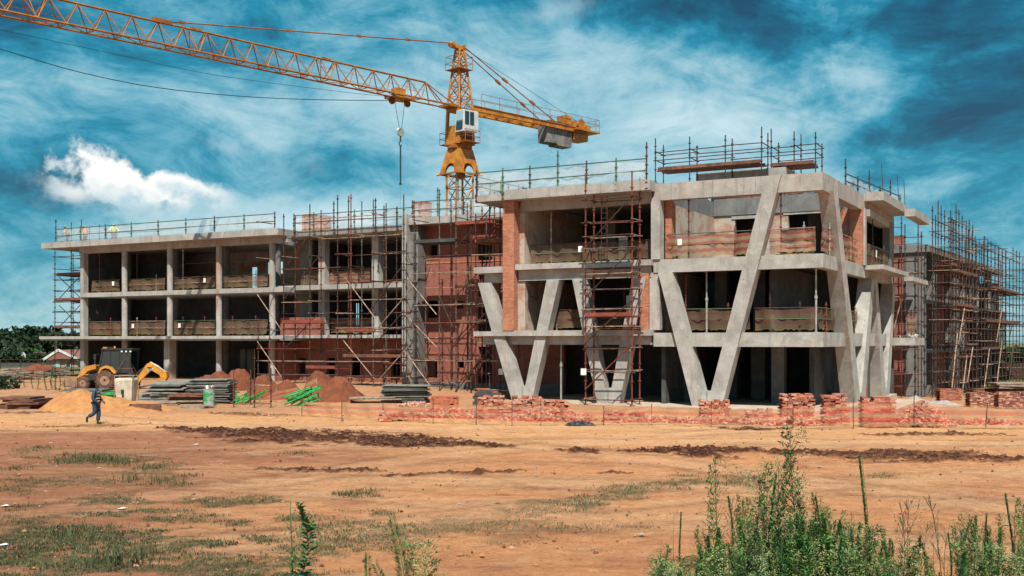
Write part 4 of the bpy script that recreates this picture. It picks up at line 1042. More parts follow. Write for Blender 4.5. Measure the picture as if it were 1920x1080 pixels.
# access tower by the second V
us = [fu(1098, -1.7), fu(1205 - 20, -1.7)]
ta = scaffold('red and black access tower with diagonal braces in front of the second V column', [us[0], us[1]], (-1.7, -.5), .07, [13.3, 13.6], [.35, 2.0, 3.3, 4.5, 5.6, 6.7, 7.6, 9.0, 9.7, 10.6, 11.9], cols=('steel_r', 'steel_r', 'steel_d'), lskip=0.0, tskip=.0,
         braces=[(us[0], .9, us[1], 3.5, 'steel_r'), (us[0], 3.6, us[1], 6.0, 'steel_d'), (us[0], 6.2, us[1], 8.9, 'steel_d'), (us[0], 9.1, us[1], 11.9, 'steel_d')], planks=[(us[0], us[1], 5.1, 'plank_r'), (us[0], us[1], 7.9, 'conc_d')], r=.045)
for a, b in ((8.0, 12.2),):
    m = MB(); x0 = us[0] + .5
    for s_ in (0, .36): m.tube((x0 + s_, -.55, a), (x0 + s_, -.55, b), .03, 5)
    for i in range(14): m.tube((x0, -.55, a + .2 + i * .3), (x0 + .36, -.55, a + .2 + i * .3), .018, 4)
    m.build('ladder', 'steel_d', ta)
# far left end tower
us = [fu(118, 7.6), fu(137, 7.6)]
scaffold('narrow dark scaffold tower at the far left end of the building', [fu(103, 8.5), us[0], us[1]], (8.5, 10.5, 12.5), .45, [12.2, 14.6, 14.8], [1, 2, 3.4, 4.4, 5.4, 6.4, 7.3, 8.3, 9.3, 10.3, 11.4, 12.4], cols=('steel_d',), lcols=('steel_d',), lskip=.05, tskip=.2,
         planks=[(fu(103, 8.5), us[1] + .8, 4.9), (fu(103, 8.5), us[1] + .8, 7.4), (fu(103, 8.5), us[1] + .8, 9.7)], braces=[(us[0] - 1.5, .6, us[1], 3.2), (us[0] - 1.5, 5, us[1], 7), (us[1], 5, us[0] - 1.5, 7), (us[0] - 1.5, 7.6, us[1], 9.6), (us[1], 7.6, us[0] - 1.5, 9.6)])
# roof top scaffold
us = [fu(p, 11.3) for p in (1229, 1293, 1360, 1428)]
scaffold('scaffold with plank deck on the roof around the box being cast, left part', us, (11.3, 12.9), 12.78, [17.9, 17.7, 17.7, 18.0], [14.2, 16.1, 16.7], cols=('steel_d',), lcols=('steel_d',), lskip=0, tskip=.3, planks=[(us[0] + .2, us[3], 15.4)], knots=.8)
us = [fu(p, 13.2) for p in (1446, 1489)]
scaffold('scaffold with plank deck on the roof around the box being cast, right part', us + [us[1] + 1.4], (13.2, 15.2), 12.78, [17.9, 17.9, 17.4], [13.6, 16.1, 16.7], cols=('steel_d',), lcols=('steel_d',), lskip=0, tskip=.1, planks=[(us[0], us[1] + 1.3, 15.4)], knots=.8)
# rear wing
def wframe(name, label=None, cat=None, group=None): return empty(name, (R2.x, R2.y, 0), TH2, label, cat, group)
def run_scaffold(label, u0, u1, ss, z0, tops, lifts, planks=(), braces=(), ls=.15, ts_=.5):
    """scaffold along the rear wing: runs along local y"""
    s = wframe('scaffold', label, 'scaffold')
    for j, u in enumerate((u0, u1)):
        for i, y in enumerate(ss):
            standard((u, y, z0), tops[i % len(tops)] + rs.uniform(-.2, .2) - .4 * j, 'steel_d', .045, 1.0, parent=s)
        for z in lifts:
            i = 0
            while i < len(ss) - 1:
                k = min(i + rs.choice((1, 2, 2)), len(ss) - 1)
                if rs.random() > ls and z < min(tops[i % len(tops)], tops[k % len(tops)]): bar((u + .05, ss[i] - .2, z), (u + .05, ss[k] + .2, z + rs.uniform(-.06, .06)), rs.choice(('steel_d', 'steel_d', 'steel_d', 'steel_d', 'steel_t', 'steel_r')), parent=s)
                i = k
    for z in lifts:
        for y in ss:
            if rs.random() > ts_: bar((u0 - .3, y + .05, z + .05), (u1 + .5, y + .05, z + .05), rs.choice(('steel_d', 'steel_d', 'steel_t')), name='transom', parent=s)
    for ya, yb, z, mt in planks:
        m = MB()
        for i in range(4): w = (u1 - u0) / 4; m.box(u0 + i * w, u0 + (i + 1) * w - .015, ya, yb, z + .01 * (i % 2), z + .06 + .01 * (i % 2))
        m.build('deck', mt, s); MB().box(u1 + .06, u1 + .1, ya, yb, z + .05, z + .27).build('toe_board', mt, s)
    for ya, za, yb, zb_, mt in braces: bar((u1 + .1, ya, za), (u1 + .1, yb, zb_), mt, .05, 'brace', s)
    return s
run_scaffold('dark scaffold with timber decks along the near half of the rear wing', .6, 2.0, [-1.6, -.4, .6, 1.8, 3.2, 5, 6.4, 8, 9.8], -1, [14.5, 14.2, 15.3, 15.0, 14.8, 14.6, 14.5, 14.4, 12.9], [.2, 1.2, 2.3, 3.4, 4.4, 5.4, 6.3, 7.4, 8.4, 9.4, 10.4, 11.4, 12.6, 13.6],
             [(.6, 9.8, 6.6, 'plank'), (.6, 9.8, 9.4, 'plank'), (-1.6, .6, 9.8, 'plank')], [(2.5, -1, 4.8, 2.5, 'steel_t'), (-1.6, 0, .6, 4.4, 'steel_t'), (1, 3.4, 3.6, 6.5, 'steel_t'), (5, .2, 7.5, 3.2, 'steel_t')])
run_scaffold('dark scaffold along the far half of the rear wing below the sagging orange net', .6, 2.0, [12.4, 14, 15.8, 17.6, 19.8, 22, 24.2, 26.6, 29, 31.4, 33.8, 36], -1, [12.8, 14.0, 13.8, 13.8, 13.6, 13.6, 13.4, 13.4], [.2, 1.5, 2.5, 3.7, 4.8, 5.8, 6.6, 7.6, 8.6, 9.6, 10.6, 12.3, 13.0],
             [(15, 36, 5.5, 'plank'), (18, 36, 8.8, 'plank'), (12.4, 22, 2.9, 'plank')], [(13, -.9, 16, 3, 'steel_t'), (20, -.9, 23.4, 3.8, 'steel_t'), (20, 3.6, 23.4, 7, 'steel_t'), (28, -.5, 31, 3.5, 'steel_d'), (28, 3.7, 31, 6.6, 'steel_d')])
run_scaffold('last scaffold tower standing free against the sky at the far end of the rear wing', -1.0, 1.9, [39.4, 41.6, 43.4], -1, [13.6, 14.0, 13.4], [.6, 1.8, 3.0, 4.2, 5.4, 6.6, 7.8, 8.6, 9.6, 10.6, 11.8, 12.6],
             [(39.4, 43.4, 5.6, 'plank'), (39.4, 43.4, 9.0, 'plank')], [], .0, .3)
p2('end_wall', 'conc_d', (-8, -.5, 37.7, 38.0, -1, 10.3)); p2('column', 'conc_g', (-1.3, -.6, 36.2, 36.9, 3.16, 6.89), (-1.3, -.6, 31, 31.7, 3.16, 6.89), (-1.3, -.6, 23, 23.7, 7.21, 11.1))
# scaffold over the narrow end face of the rear wing
def end_scaffold():
    s = wframe('scaffold', 'dark scaffold hiding the gap between the V columns and the rear wing', 'scaffold')
    for i, u in enumerate((-5.6, -4.2, -2.9, -1.6, -.3)):
        for v in (-2.6, -1.4):
            standard((u, v, -1), (13.2, 14.2, 13.6, 13.9, 13.2)[i] - (0 if v < -2 else .5), 'steel_d' if (i + (v < -2)) % 4 else 'steel_d', .045, 1.0, parent=s)
    for z in (.0, 1.0, 2.0, 3.2, 4.2, 5.1, 6.2, 7.3, 8.3, 9.4, 10.5, 11.6, 12.3, 13.0):
        for v in (-2.6, -1.4):
            if rs.random() > .12: a = rs.choice((-5.8, -4.3)); bar((a, v, z), (rs.choice((-.1, -1.5)), v, z + rs.uniform(-.05, .05)), rs.choice(('steel_d', 'steel_t', 'steel_r', 'steel_d')), parent=s)
    for z in (3.0, 6.0, 9.2): MB().box(-5.6, -.4, -2.5, -1.5, z, z + .06).build('deck', 'plank' if z > 4 else 'plank', s)
    for a in ((-4.8, -1, -3.9, 2.6), (-3.3, -.8, -2.0, 3.8), (-4.9, 3.1, -4.0, 6.2), (-2.5, 3.4, -1.6, 7.0)): bar((a[0], -2.75, a[1]), (a[2], -2.75, a[3]), 'steel_t', .05, 'brace', s)
end_scaffold()

# ------------------------------------------------------------------ nets, rails and props
def net_panel(p, q, z0, z1, mat, parent, sag=.05, n=14, name='net', z0b=None, z1b=None, ragged=.04, thick=None, seed=0):
    """hanging cloth between two points, wavy and uneven at its lower hem"""
    rr = random.Random(int(abs(p[0] * 131 + q[1] * 17 + z0 * 7 + seed) * 10))
    z0b = z0 if z0b is None else z0b; z1b = z1 if z1b is None else z1b
    vs_ = []; uvs = []; rows = 6; L = math.hypot(q[0] - p[0], q[1] - p[1])
    nx, ny = -(q[1] - p[1]) / max(L, .01), (q[0] - p[0]) / max(L, .01)
    ph = rr.random() * 6; lo = [rr.uniform(-ragged, ragged * 1.5) for _ in range(n + 1)]
    for i in range(n + 1):
        t = i / n; x = p[0] + (q[0] - p[0]) * t; y = p[1] + (q[1] - p[1]) * t
        dip = -sag * math.sin(math.pi * ((t * max(1, round(L / 2.4))) % 1.0))
        a = z0 + (z0b - z0) * t + lo[i]; b = z1 + (z1b - z1) * t + dip
        for j in range(rows + 1):
            s = j / rows; w = .07 * math.sin(ph + t * 11 + s * 2) * (1 - .5 * s) + .05 * math.sin(t * L * 5.1 + s * 1.2 + ph) + .03 * math.sin(t * L * 9.7 - s * 2 + ph)
            vs_.append((x + nx * w, y + ny * w, a + (b - a) * s)); uvs.append((t * L, s))
    fs = [(i * (rows + 1) + j, (i + 1) * (rows + 1) + j, (i + 1) * (rows + 1) + j + 1, i * (rows + 1) + j + 1) for i in range(n) for j in range(rows)]
    me = bpy.data.meshes.new(name); me.from_pydata(vs_, [], fs); ul = me.uv_layers.new(name='UVMap')
    for l in me.loops: ul.data[l.index].uv = uvs[l.vertex_index]
    me.polygons.foreach_set('use_smooth', [True] * len(me.polygons)); me.materials.append(M[mat])
    o = bpy.data.objects.new(name, me); C.objects.link(o); o.parent = parent; return o
def barrier(label, a, b, v, z0, h=1.05, mat='net', posts=2, full=None, va=None, frame=bframe, card=None, side=False, mirror=0):
    s = frame('edge_barrier', label, 'safety barrier')
    P = lambda t: ((a + (b - a) * t, v) if not side else (v + .029 * (a + (b - a) * t), a + (b - a) * t))
    p, q = P(0), P(1)
    net_panel(p, q, z0 + .14, z0 + h, mat, s, rs.uniform(.03, .16), max(10, int(abs(b - a) * 7)), ragged=.05)
    for zz in (.55, 1.0): bar((p[0], p[1], z0 + zz * h), (q[0], q[1], z0 + zz * h), rs.choice(('steel_d', 'rail_g', 'steel_t')), .03, 'rail', s)
    for i in range(posts):
        t = (i + .5) / posts; c = P(t); standard((c[0], c[1] + .06, z0), full if full and i % 2 == 0 else z0 + h + .35, rs.choice(('steel_d', 'steel_g', 'steel_r')), .035, .6, 'post', s)
    if card is not None:
        c = P(card); m = MB(); m.box(c[0] - .13, c[0] + .13, c[1] - .12, c[1] - .10, z0 + h * .55, z0 + h * .55 + .36) if not side else m.box(c[0] + .1, c[0] + .12, c[1] - .17, c[1] + .17, z0 + h * .5, z0 + h * .5 + .45)
        m.build('card', 'paper', s)
LV = lambda px: fu(px, 7.9)
fl1 = [(150, 228, None), (240, 312, .18), (324, 405, .2), (416, 502, None), (536, 598, .5), (617, 692, None)]
nm = ['first bay from the left', 'second bay', 'third bay', 'fourth bay', 'bay behind the dark scaffold', 'bay left of the grey pier']
for (a, b, cd), n_ in zip(fl1[:4], nm): barrier('brown net barrier, first floor of the left wing, ' + n_, LV(a), LV(b), 7.8, 4.13, 1.3, 'net', 2, None, card=cd)
for (a, b, cd), n_ in zip([(175, 226, .8), (240, 312, None), (324, 405, .78), (418, 502, None)], nm): barrier('brown net barrier, top floor of the left wing, ' + n_, LV(a), LV(b), 7.8, 7.97, 1.1, 'net', 2, 11.9, card=cd)
for z0, t in ((4.21, 'first'), (8.13, 'top')):
    for (a, b, cd), n_ in zip(fl1[4:], ('behind the dark scaffold', 'left of the grey pier')):
        barrier('orange striped net barrier on the %s floor %s' % (t, n_), fu(a, 10), fu(b, 10), 10.2, z0, 1.3, 'net_b' if a > 600 else 'net', 1, None)
barrier('brown net barrier with white card on the top floor of the front block', -18.0, -9.95, .95, 8.43, 1.25, 'net', 3, 11.7, card=.42)
barrier('brown net barrier on the first floor between the first two V columns', -17.4, -10.7, .95, 4.37, 1.25, 'net', 3, 7.0, card=.75)
barrier('bright striped net barrier across the open terrace on the top floor', -9.0, -3.6, .45, 8.42, 1.45, 'net_b', 2, 11.9, card=.16)
barrier('striped net barrier at the terrace corner in front of the pallets', -3.0, -.5, .45, 8.42, 1.45, 'net_b', 2, 11.9)
barrier('striped net barrier on the terrace turning along the right side', .8, 9.6, -.2, 8.42, 1.5, 'net_b', 3, None, side=True)
barrier('brown net barrier in the dark opening under the roof canopy', 11, 18.4, .05, 8.42, 1.4, 'net', 2, 11.5, side=True, card=.35)
barrier('brown net barrier on the first floor inside the large third V column', -9.2, -4.2, .8, 4.2, 1.35, 'net', 2, 7.6, card=.12)
barrier('brown net barrier on the first floor right of the large third V column', -3.9, -.6, .8, 4.2, 1.35, 'net', 2, 7.6)
barrier('brown net barrier on the first floor turning along the right side', .9, 12, -.5, 4.2, 1.35, 'net', 3, None, side=True)
barrier('red striped net barrier at the far end of the first floor beyond the V columns', 19.8, 23.2, 1.0, 4.0, 1.6, 'net_b', 1, None, side=True)
# galvanised props from floor to soffit
for px, v, z0, z1, l in ((1325, .75, 4.2, 7.64, 'galvanised prop in the first floor opening inside the large V'), (1530, .75, 4.2, 7.64, 'galvanised prop in the first floor opening near the corner'), (1052, .6, .08, 4.0, 'grey steel prop on the ground floor between the first two V columns')):
    p = bframe('steel_prop', l, 'prop'); u = fu(px, v)
    m = MB(); m.tube((u, v, z0), (u, v, z0 + (z1 - z0) * .55), .06, 8); m.box(u - .1, u + .1, v - .1, v + .1, z0, z0 + .02); m.build('outer_tube', 'steel_g', p)
    m = MB(); m.tube((u, v, z0 + (z1 - z0) * .5), (u, v, z1), .045, 8); m.tube((u, v, z0 + (z1 - z0) * .53), (u, v, z0 + (z1 - z0) * .58), .09, 8); m.box(u - .1, u + .1, v - .1, v + .1, z1 - .02, z1); m.build('inner_tube', 'steel_g', p)
def roof_rail(label, pts, z, npost, mat='net_w', h=1.15, drop=.5, tall=(), netz=.0, rail='rail_g'):
    s = bframe('roof_guard_rail', label, 'guard rail')
    for (a, b) in zip(pts[:-1], pts[1:]):
        if mat: net_panel(a, b, z + .05, z + h - .05, mat, s, .12, 20, ragged=.05)
        for hh in (.55, h): bar((a[0], a[1] - .03, z + hh), (b[0], b[1] - .03, z + hh + rs.uniform(-.05, .05)), rail, .036, 'rail', s)
    tot = [math.dist(a, b) for a, b in zip(pts[:-1], pts[1:])]; L = sum(tot)
    for i in range(npost):
        d = L * i / (npost - 1); k = 0
        while k < len(tot) - 1 and d > tot[k]: d -= tot[k]; k += 1
        a, b = pts[k], pts[k + 1]; t = min(1, d / tot[k]); c = (a[0] + (b[0] - a[0]) * t, a[1] + (b[1] - a[1]) * t)
        standard((c[0], c[1] - .1, z - drop), z + h + (.9 if i in tall else .15), 'rail_g' if rail == 'rail_g' and i % 2 else 'steel_d', .042, .5, 'post', s)
roof_rail('green guard rail with pale net along the long left roof edge', [(uL + 1.8, 6.2), (uR - .4, 6.2)], 12.46, 9, tall=(0,))
roof_rail('green guard rail with pale net over the set back bay', [(uR, 8.0), (-30.8, 8.0)], 12.46, 7, tall=(2, 4))
roof_rail('guard rail with pale net above the red brick wall', [(-30.0, 5.9), (-19.4, 5.9)], 12.51, 6, tall=(1, 3))
roof_rail('guard rail with torn pale net on the front block roof', [(-21.0, -.6), (-9.7, -.75)], 12.93, 7, h=1.25, tall=(3, 6))
roof_rail('short green guard rail returning over the left edge of the front block roof', [(-21.0, -.5), (-20.6, 8)], 12.8, 4)
roof_rail('dark guard rail along the right hand roof edge with loose white netting', [(-.5, 9), (.9, 21.5)], 12.96, 6, rail='steel_d', h=1.0, tall=(0, 2, 4), drop=.0)
roof_rail('dark guard rail posts on the roof behind the terrace corner', [(-9.0, 11.0), (-.4, 11.0)], 12.78, 5, mat='net_b', rail='steel_t', h=.8, drop=0)
def thin_rebars():
    for i, (px, s_) in enumerate(((1641, 12.4), (1681, 18), (1703, 20.5))):
        o = bframe('starter_bar', 'thin starter bar sticking up from the right roof canopy, ' + ('nearest the terrace corner', 'middle of the three', 'last before the canopy tip')[i], 'rebar', 'starter bars on the roof canopy')
        u = sideline(s_)[0] + .8; MB().tube((u, s_, 12.9 if i < 1 else 12.5), (u - .12, s_, 15.0), .025, 5).build('bar', 'steel_d', o)
thin_rebars()

# ------------------------------------------------------------------ heaps
from mathutils import noise as mn
def heap(name, label, mat, px0, px1, pyb, h, depth, seed, peaks, flat=1.0, cat='soil heap'):
    d = CZ * F / (pyb - 640); z0 = 0
    for _ in range(3): xm = ((px0 + px1) / 2 - 960) / F * d; z0 = gz(xm, d); d = (CZ - z0) * F / (pyb - 640)
    xm = ((px0 + px1) / 2 - 960) / F * d; w = (px1 - px0) / F * d
    N, K = 90, 44; vs_ = []; fs = []
    for j in range(K + 1):
        for i in range(N + 1):
            a = i / N * 2 - 1; b = j / K * 2 - 1
            x = a * w / 2; y = b * depth / 2
            r = math.sqrt(a * a * .98 + b * b)
            hh = 0
            for (c, pw, ph) in peaks: hh = max(hh, ph * max(0, 1 - (((a - c) / pw) ** 2 + (b * 1.0) ** 2)) ** .85)
            p = Vector((x * 1.1 + seed * 13, y * 1.1, 0))
            e = max(0, 1 - r ** 4)
            zz = hh * h * (.92 + .22 * mn.fractal(p * .7, 1, 2, 4)) + e * (.10 * mn.fractal(p * 2.1, .8, 2, 5) + .035 * mn.noise(p * 9) + .03 * mn.noise(p * 17))
            yw = d + depth * .42 + y; vs_.append((x, y, max(zz, -.02) * e - .05 + gz(xm + x, yw) - z0))
    for j in range(K):
        for i in range(N): k = j * (N + 1) + i; fs.append((k, k + 1, k + N + 2, k + N + 1))
    o = MB(); o.v = vs_; o.f = fs
    ob = o.build(name, mat, None, smooth=True, fix=False); ob.location = (xm, d + depth * .42, z0); tag(ob, label, cat); return ob
heap('sand_heap', 'low heap of yellow orange sand behind the walking man', 'soil_y', 10, 330, 774, 1.22, 4.6, 1, [(-.34, .46, 1.0), (.05, .5, .66), (.42, .48, .5)], cat='sand heap')
heap('soil_heap', 'small red soil heap behind the digger arm', 'soil_r', 305, 420, 728, 1.15, 3.5, 2, [(-.3, .5, .55), (.2, .6, .85)])
heap('soil_heap', 'red soil heap behind the thick stack of grey boards', 'soil_r', 356, 478, 730, 1.55, 4, 3, [(-.3, .6, .85), (.35, .6, 1)])
heap('soil_heap', 'long red soil heap between the green steel and the columns', 'soil_r', 440, 570, 738, 1.55, 4, 4, [(-.4, .6, .95), (.3, .6, .75)])
heap('soil_heap', 'largest red soil heap, right of the green frames', 'soil_r', 535, 690, 744, 1.85, 4.5, 5, [(-.32, .5, 1), (.2, .55, .8), (.5, .4, .45)])
heap('gravel_heap', 'grey gravel heap at the foot of the rear wing scaffold', 'gravel', 1690, 1830, 762, .75, 3.5, 6, [(-.4, .5, .9), (.3, .6, .5)], cat='gravel heap')
heap('gravel_heap', 'small pale gravel heap beside the green drum', 'gravel', 355, 392, 757, .5, 1.6, 7, [(0, .9, 1)], cat='gravel heap')
heap('rubble_heap', 'rubble dumped on the slab stub right of the V columns', 'gravel', 1674, 1710, 700, .1, .5, 8, [(0, .9, 1)], cat='rubble') if False else None

# ------------------------------------------------------------------ bricks
bm_ = {}
def brick_mesh(mat):
    if mat not in bm_:
        m = MB(); m.box(-.115, .115, -.055, .055, -.038, .038); me = bpy.data.meshes.new('brick'); me.from_pydata(m.v, [], m.f); me.materials.append(M[mat]); bm_[mat] = me
    return bm_[mat]
BR = []      # (pos, rot, mat, pile)
rb_ = random.Random(11)
def bplace(x, y, z, e, mat, pile): BR.append((Vector((x, y, z)), e, mat, pile))
def stack(px0, px1, pyt, pyb, depth, mats, pile, neat=.85, miss=.12, zfix=None):
    d = CZ * F / (pyb - 640); x0 = (px0 - 960) / F * d; x1 = (px1 - 960) / F * d; z0 = gz((x0 + x1) / 2, d) if zfix is None else zfix
    if z0 < -.2: d = (CZ - z0) * F / (pyb - 640); x0 = (px0 - 960) / F * d; x1 = (px1 - 960) / F * d
    H = (pyb - pyt) / F * d; nz = int(H / .078); nx = max(1, int((x1 - x0) / .235)); ny = max(1, int(depth / .115))
    top = [nz * (.62 + .38 * rb_.random()) if rb_.random() > neat else nz * (.9 + .1 * rb_.random()) for _ in range(nx + 1)]
    for k in range(nz):
        for i in range(nx):
            if k > top[i]: continue
            for j in range(ny):
                if j not in (0, ny - 1) and k < nz - 3: continue      # hidden inside
                if rb_.random() < miss * (.3 + k / nz): continue
                jit = (1 - neat) * .12
                bplace(x0 + (i + .5 + .5 * (k % 2) * .5) * .235 + rb_.uniform(-1, 1) * jit, d + .05 + j * .115 + rb_.uniform(-1, 1) * jit * .5, z0 + .04 + k * .078 + rb_.uniform(0, .01),
                       (rb_.uniform(-1, 1) * jit, rb_.uniform(-1, 1) * jit, rb_.uniform(-1, 1) * (.04 + jit * 3)), rb_.choice(mats), pile)
def rubble(px0, px1, pyb, h, depth, n, mats, pile):
    d = CZ * F / (pyb - 640); x0 = (px0 - 960) / F * d; x1 = (px1 - 960) / F * d
    for _ in range(n):
        a, b = rb_.uniform(-1, 1), rb_.uniform(-1, 1); r = math.hypot(a, b)
        if r > 1.1: a *= .7; b *= .7; r *= .7
        x = (x0 + x1) / 2 + a * (x1 - x0) / 2; y = d + .3 + (b + 1) * depth / 2
        z = gz(x, y) + h * max(0, 1 - r) ** .8 * rb_.uniform(.75, 1.05) + .04
        bplace(x, y, z, (rb_.uniform(-.9, .9), rb_.uniform(-.9, .9), rb_.uniform(0, 6.3)), rb_.choice(mats), pile)
P2 = ['brk_o', 'brk_p', 'brk_p', 'brk_m', 'brk_m']; P1 = ['brk_o', 'brk_m', 'brk_p']
stack(1617, 1684, 742, 802, .6, P2, 'brick in the neat tall stack right behind the pink net, below the V columns', .92, .06)
stack(1545, 1602, 738, 799, .7, P2, 'brick in the crumbling stack just left of the last V column foot', .55, .14)
stack(1466, 1530, 736, 794, .8, P1, 'brick in the broken topped stack below the corner column', .6, .12)
stack(1312, 1368, 747, 783, .5, P2, 'brick in the small stack by the foot of the large V', .5, .1)
stack(896, 1018, 741, 785, .8, P2, 'brick in the wide untidy stack in front of the first V column', .5, .16)
stack(1020, 1073, 748, 780, .7, P1, 'brick in the low tumbled stack right of the first V column', .4, .2)
stack(806, 858, 741, 774, .8, ['brk_o'], 'brick in the orange stepped stack right of the board pile', .75, .05)
stack(1400, 1450, 765, 792, .5, P2, 'brick in the low stack behind the pink net right of the large V', .7, .1)
stack(1130, 1212, 768, 792, .4, P2, 'brick in the long low row behind the pink net, centre', .7, .3)
stack(708, 800, 771, 790, .4, P2, 'brick in the long low row behind the left part of the pink net', .6, .3)
stack(1762, 1806, 729, 752, .9, ['brk_o', 'brk_d'], 'brick in the red pack standing at the rear wing scaffold', .95, .0)
stack(1818, 1866, 734, 764, .9, ['brk_d', 'brk_d', 'brk_p'], 'brick in the dark pack at the right edge, left one of the pair', .85, .05)
stack(1872, 1935, 734, 766, .9, ['brk_d', 'brk_d', 'brk_p'], 'brick in the dark pack cut by the right picture edge', .85, .05)
rubble(1688, 1812, 802, 1.0, 1.9, 520, P2, 'brick tipped in the loose heap at the right behind the pink net')
rubble(1440, 1560, 800, .45, 1.3, 220, P2, 'loose brick at the foot of the corner stacks')
rubble(1290, 1430, 797, .35, 1.6, 240, P2, 'loose brick scattered behind the net below the large V')
rubble(940, 1120, 792, .6, 2.2, 380, P2, 'loose brick strewn around the black plastic sheet')
rubble(730, 930, 785, .35, 2.4, 320, P2, 'loose brick scattered behind the left part of the pink net')
rubble(740, 810, 765, .25, 1.5, 70, ['brk_p'], 'loose brick below the board pile')
rubble(1150, 1330, 795, .25, 2.2, 200, P2, 'loose brick scattered behind the middle of the pink net')
rubble(1800, 1930, 800, .25, 1.6, 150, P2, 'loose brick at the far right behind the net')
for px, py in ((505, 781), (640, 790), (520, 784), (495, 779), (1290, 801), (1470, 804)): x, y = gp(px, py); bplace(x, y, gz(x, y) + .05, (.1, .1, rb_.random() * 3), 'brk_p', 'single brick lying in front of the pink net')
order = sorted(range(len(BR)), key=lambda i: BR[i][0].y - (BR[i][0].z * .6))
ind = order[:296]; rest = order[296:]
for i in ind:
    p, e, mt, pile = BR[i]; o = bpy.data.objects.new('brick', brick_mesh(mt)); C.objects.link(o); o.location = p; o.rotation_euler = e
    tag(o, pile, 'brick', 'bricks: ' + pile.replace('brick ', '').replace('single ', 'single ')[:60])
from mathutils import Euler
vs_, fs_, mi = [], [], []; mats_ = ['brk_o', 'brk_p', 'brk_d', 'brk_m']
base_ = brick_mesh('brk_o'); bv = [v.co.copy() for v in base_.vertices]; bf = [tuple(p.vertices) for p in base_.polygons]
for i in rest:
    p, e, mt, pile = BR[i]; mx = Euler(e).to_matrix(); n = len(vs_)
    vs_ += [tuple(mx @ v + p) for v in bv]; fs_ += [tuple(n + k for k in f) for f in bf]; mi += [mats_.index(mt)] * len(bf)
me = bpy.data.meshes.new('loose_bricks'); me.from_pydata(vs_, [], fs_)
for mt in mats_: me.materials.append(M[mt])
me.polygons.foreach_set('material_index', mi)
o = bpy.data.objects.new('loose_bricks', me); C.objects.link(o); tag(o, 'stacks and scattered heaps of red and pink bricks between net and building', 'bricks', kind='stuff')
# charcoal blocks with orange bricks on top
xb, yb = gp(886, 760); k = 0
for lay in range(5):
    for i in range(4):
        if lay == 4 and i in (0, 3): continue
        o = MB().box(0, .38, 0, .2, 0, .17).build('block', 'blk', None); o.location = (xb + i * .39 + .1 * (lay % 2), yb + rs.uniform(-.03, .03), .02 + lay * .175 + gz(xb, yb)); o.rotation_euler = (0, 0, rs.uniform(-.06, .06))
        tag(o, 'charcoal building block in the dark stack left of the first V column', 'block', 'charcoal building blocks')
for i in range(6):
    o = bpy.data.objects.new('brick', brick_mesh('brk_o')); C.objects.link(o); o.location = (xb + .12 + .26 * i * .95, yb + .1, gz(xb, yb) + (.94 if i in (1, 2, 3) else .76) + (.0)); tag(o, 'bright orange brick lying on top of the charcoal blocks', 'brick', 'orange bricks on the charcoal blocks')

# ------------------------------------------------------------------ stacks of boards
def ordn(k): return ('', 'first', 'second', 'third', 'fourth', 'fifth', 'sixth', 'seventh', 'eighth', 'ninth', 'tenth', 'eleventh', 'twelfth', 'thirteenth', 'fourteenth', 'fifteenth', 'sixteenth', 'seventeenth', 'eighteenth')[k]
def sheets(px0, px1, pyt, pyb, depth, n, label, group, mats=('sheet', 'sheet_d'), tilt=0, mess=.12, rot=0.0, th=None):
    d = CZ * F / (pyb - 640); z0 = gz((px0 - 960) / F * d, d); d = (CZ - z0) * F / (pyb - 640)
    x0, x1 = (px0 - 960) / F * d, (px1 - 960) / F * d; H = (pyb - pyt) / F * d; st = H / n; th = th or st * .62
    zz = z0
    for i in range(n):
        a = rs.uniform(-1, 1) * mess; w = (x1 - x0) * rs.uniform(.92, 1.0); dp = depth * rs.uniform(.92, 1)
        m = MB(); m.box(-w / 2, w / 2, -dp / 2, dp / 2, 0, th * rs.uniform(.8, 1.2))
        o = m.build('board', rs.choice(mats) if i < n - 1 else mats[0], None)
        o.location = ((x0 + x1) / 2 + a, d + depth / 2 + rs.uniform(-1, 1) * mess, zz + st * i); o.rotation_euler = (tilt + rs.uniform(-1, 1) * .012, rs.uniform(-1, 1) * .018, rot + rs.uniform(-1, 1) * mess * .35)
        tag(o, ('lowest ' if i == 0 else ordn(n - i) + ' from the top, ') + label if i < n - 1 else 'topmost ' + label, 'board', group)
sheets(712, 800, 722, 753, 2.2, 14, 'grey formwork board in the pile in front of the brick wall', 'boards in the pile before the brick wall', mess=.16)
sheets(350, 431, 711, 756, 2.0, 18, 'grey formwork board in the thick pile behind the green drum', 'boards in the pile behind the drum', mess=.12)
sheets(272, 344, 717, 742, 2.2, 8, 'grey formwork board in the slumped pile beside the concrete skip', 'boards in the pile beside the skip', mess=.35, tilt=.05)
sheets(253, 322, 740, 753, 1.2, 3, 'long grey plank in the bundle right of the concrete skip', 'planks right of the skip', ('sheet', 'wood'), mess=.1, th=.12)
sheets(246, 336, 753, 760, 1.6, 2, 'weathered timber plank lying flat in front of the skip', 'planks lying in front of the skip', ('wood',), mess=.15, th=.06)
sheets(1872, 1935, 717, 740, 2.0, 6, 'long timber plank in the pile at the right picture edge', 'planks at the right picture edge', ('wood', 'plank'), mess=.3, th=.12)
sheets(1830, 1900, 728, 738, 2.0, 3, 'dark timber in the low pile behind the dark brick packs', 'dark timbers behind the brick packs', ('plank',), mess=.3, th=.12)
sheets(0, 62, 745, 768, 2.4, 5, 'rusty steel section in the bundle left of the sand heap', 'steel sections left of the sand heap', ('plank', 'sheet_d'), mess=.3, th=.14)
sheets(120, 196, 730, 746, 1.6, 4, 'green edged formwork beam in the pile below the digger bucket', 'formwork beams below the digger', ('sheet_d', 'green_t'), mess=.2, th=.12)
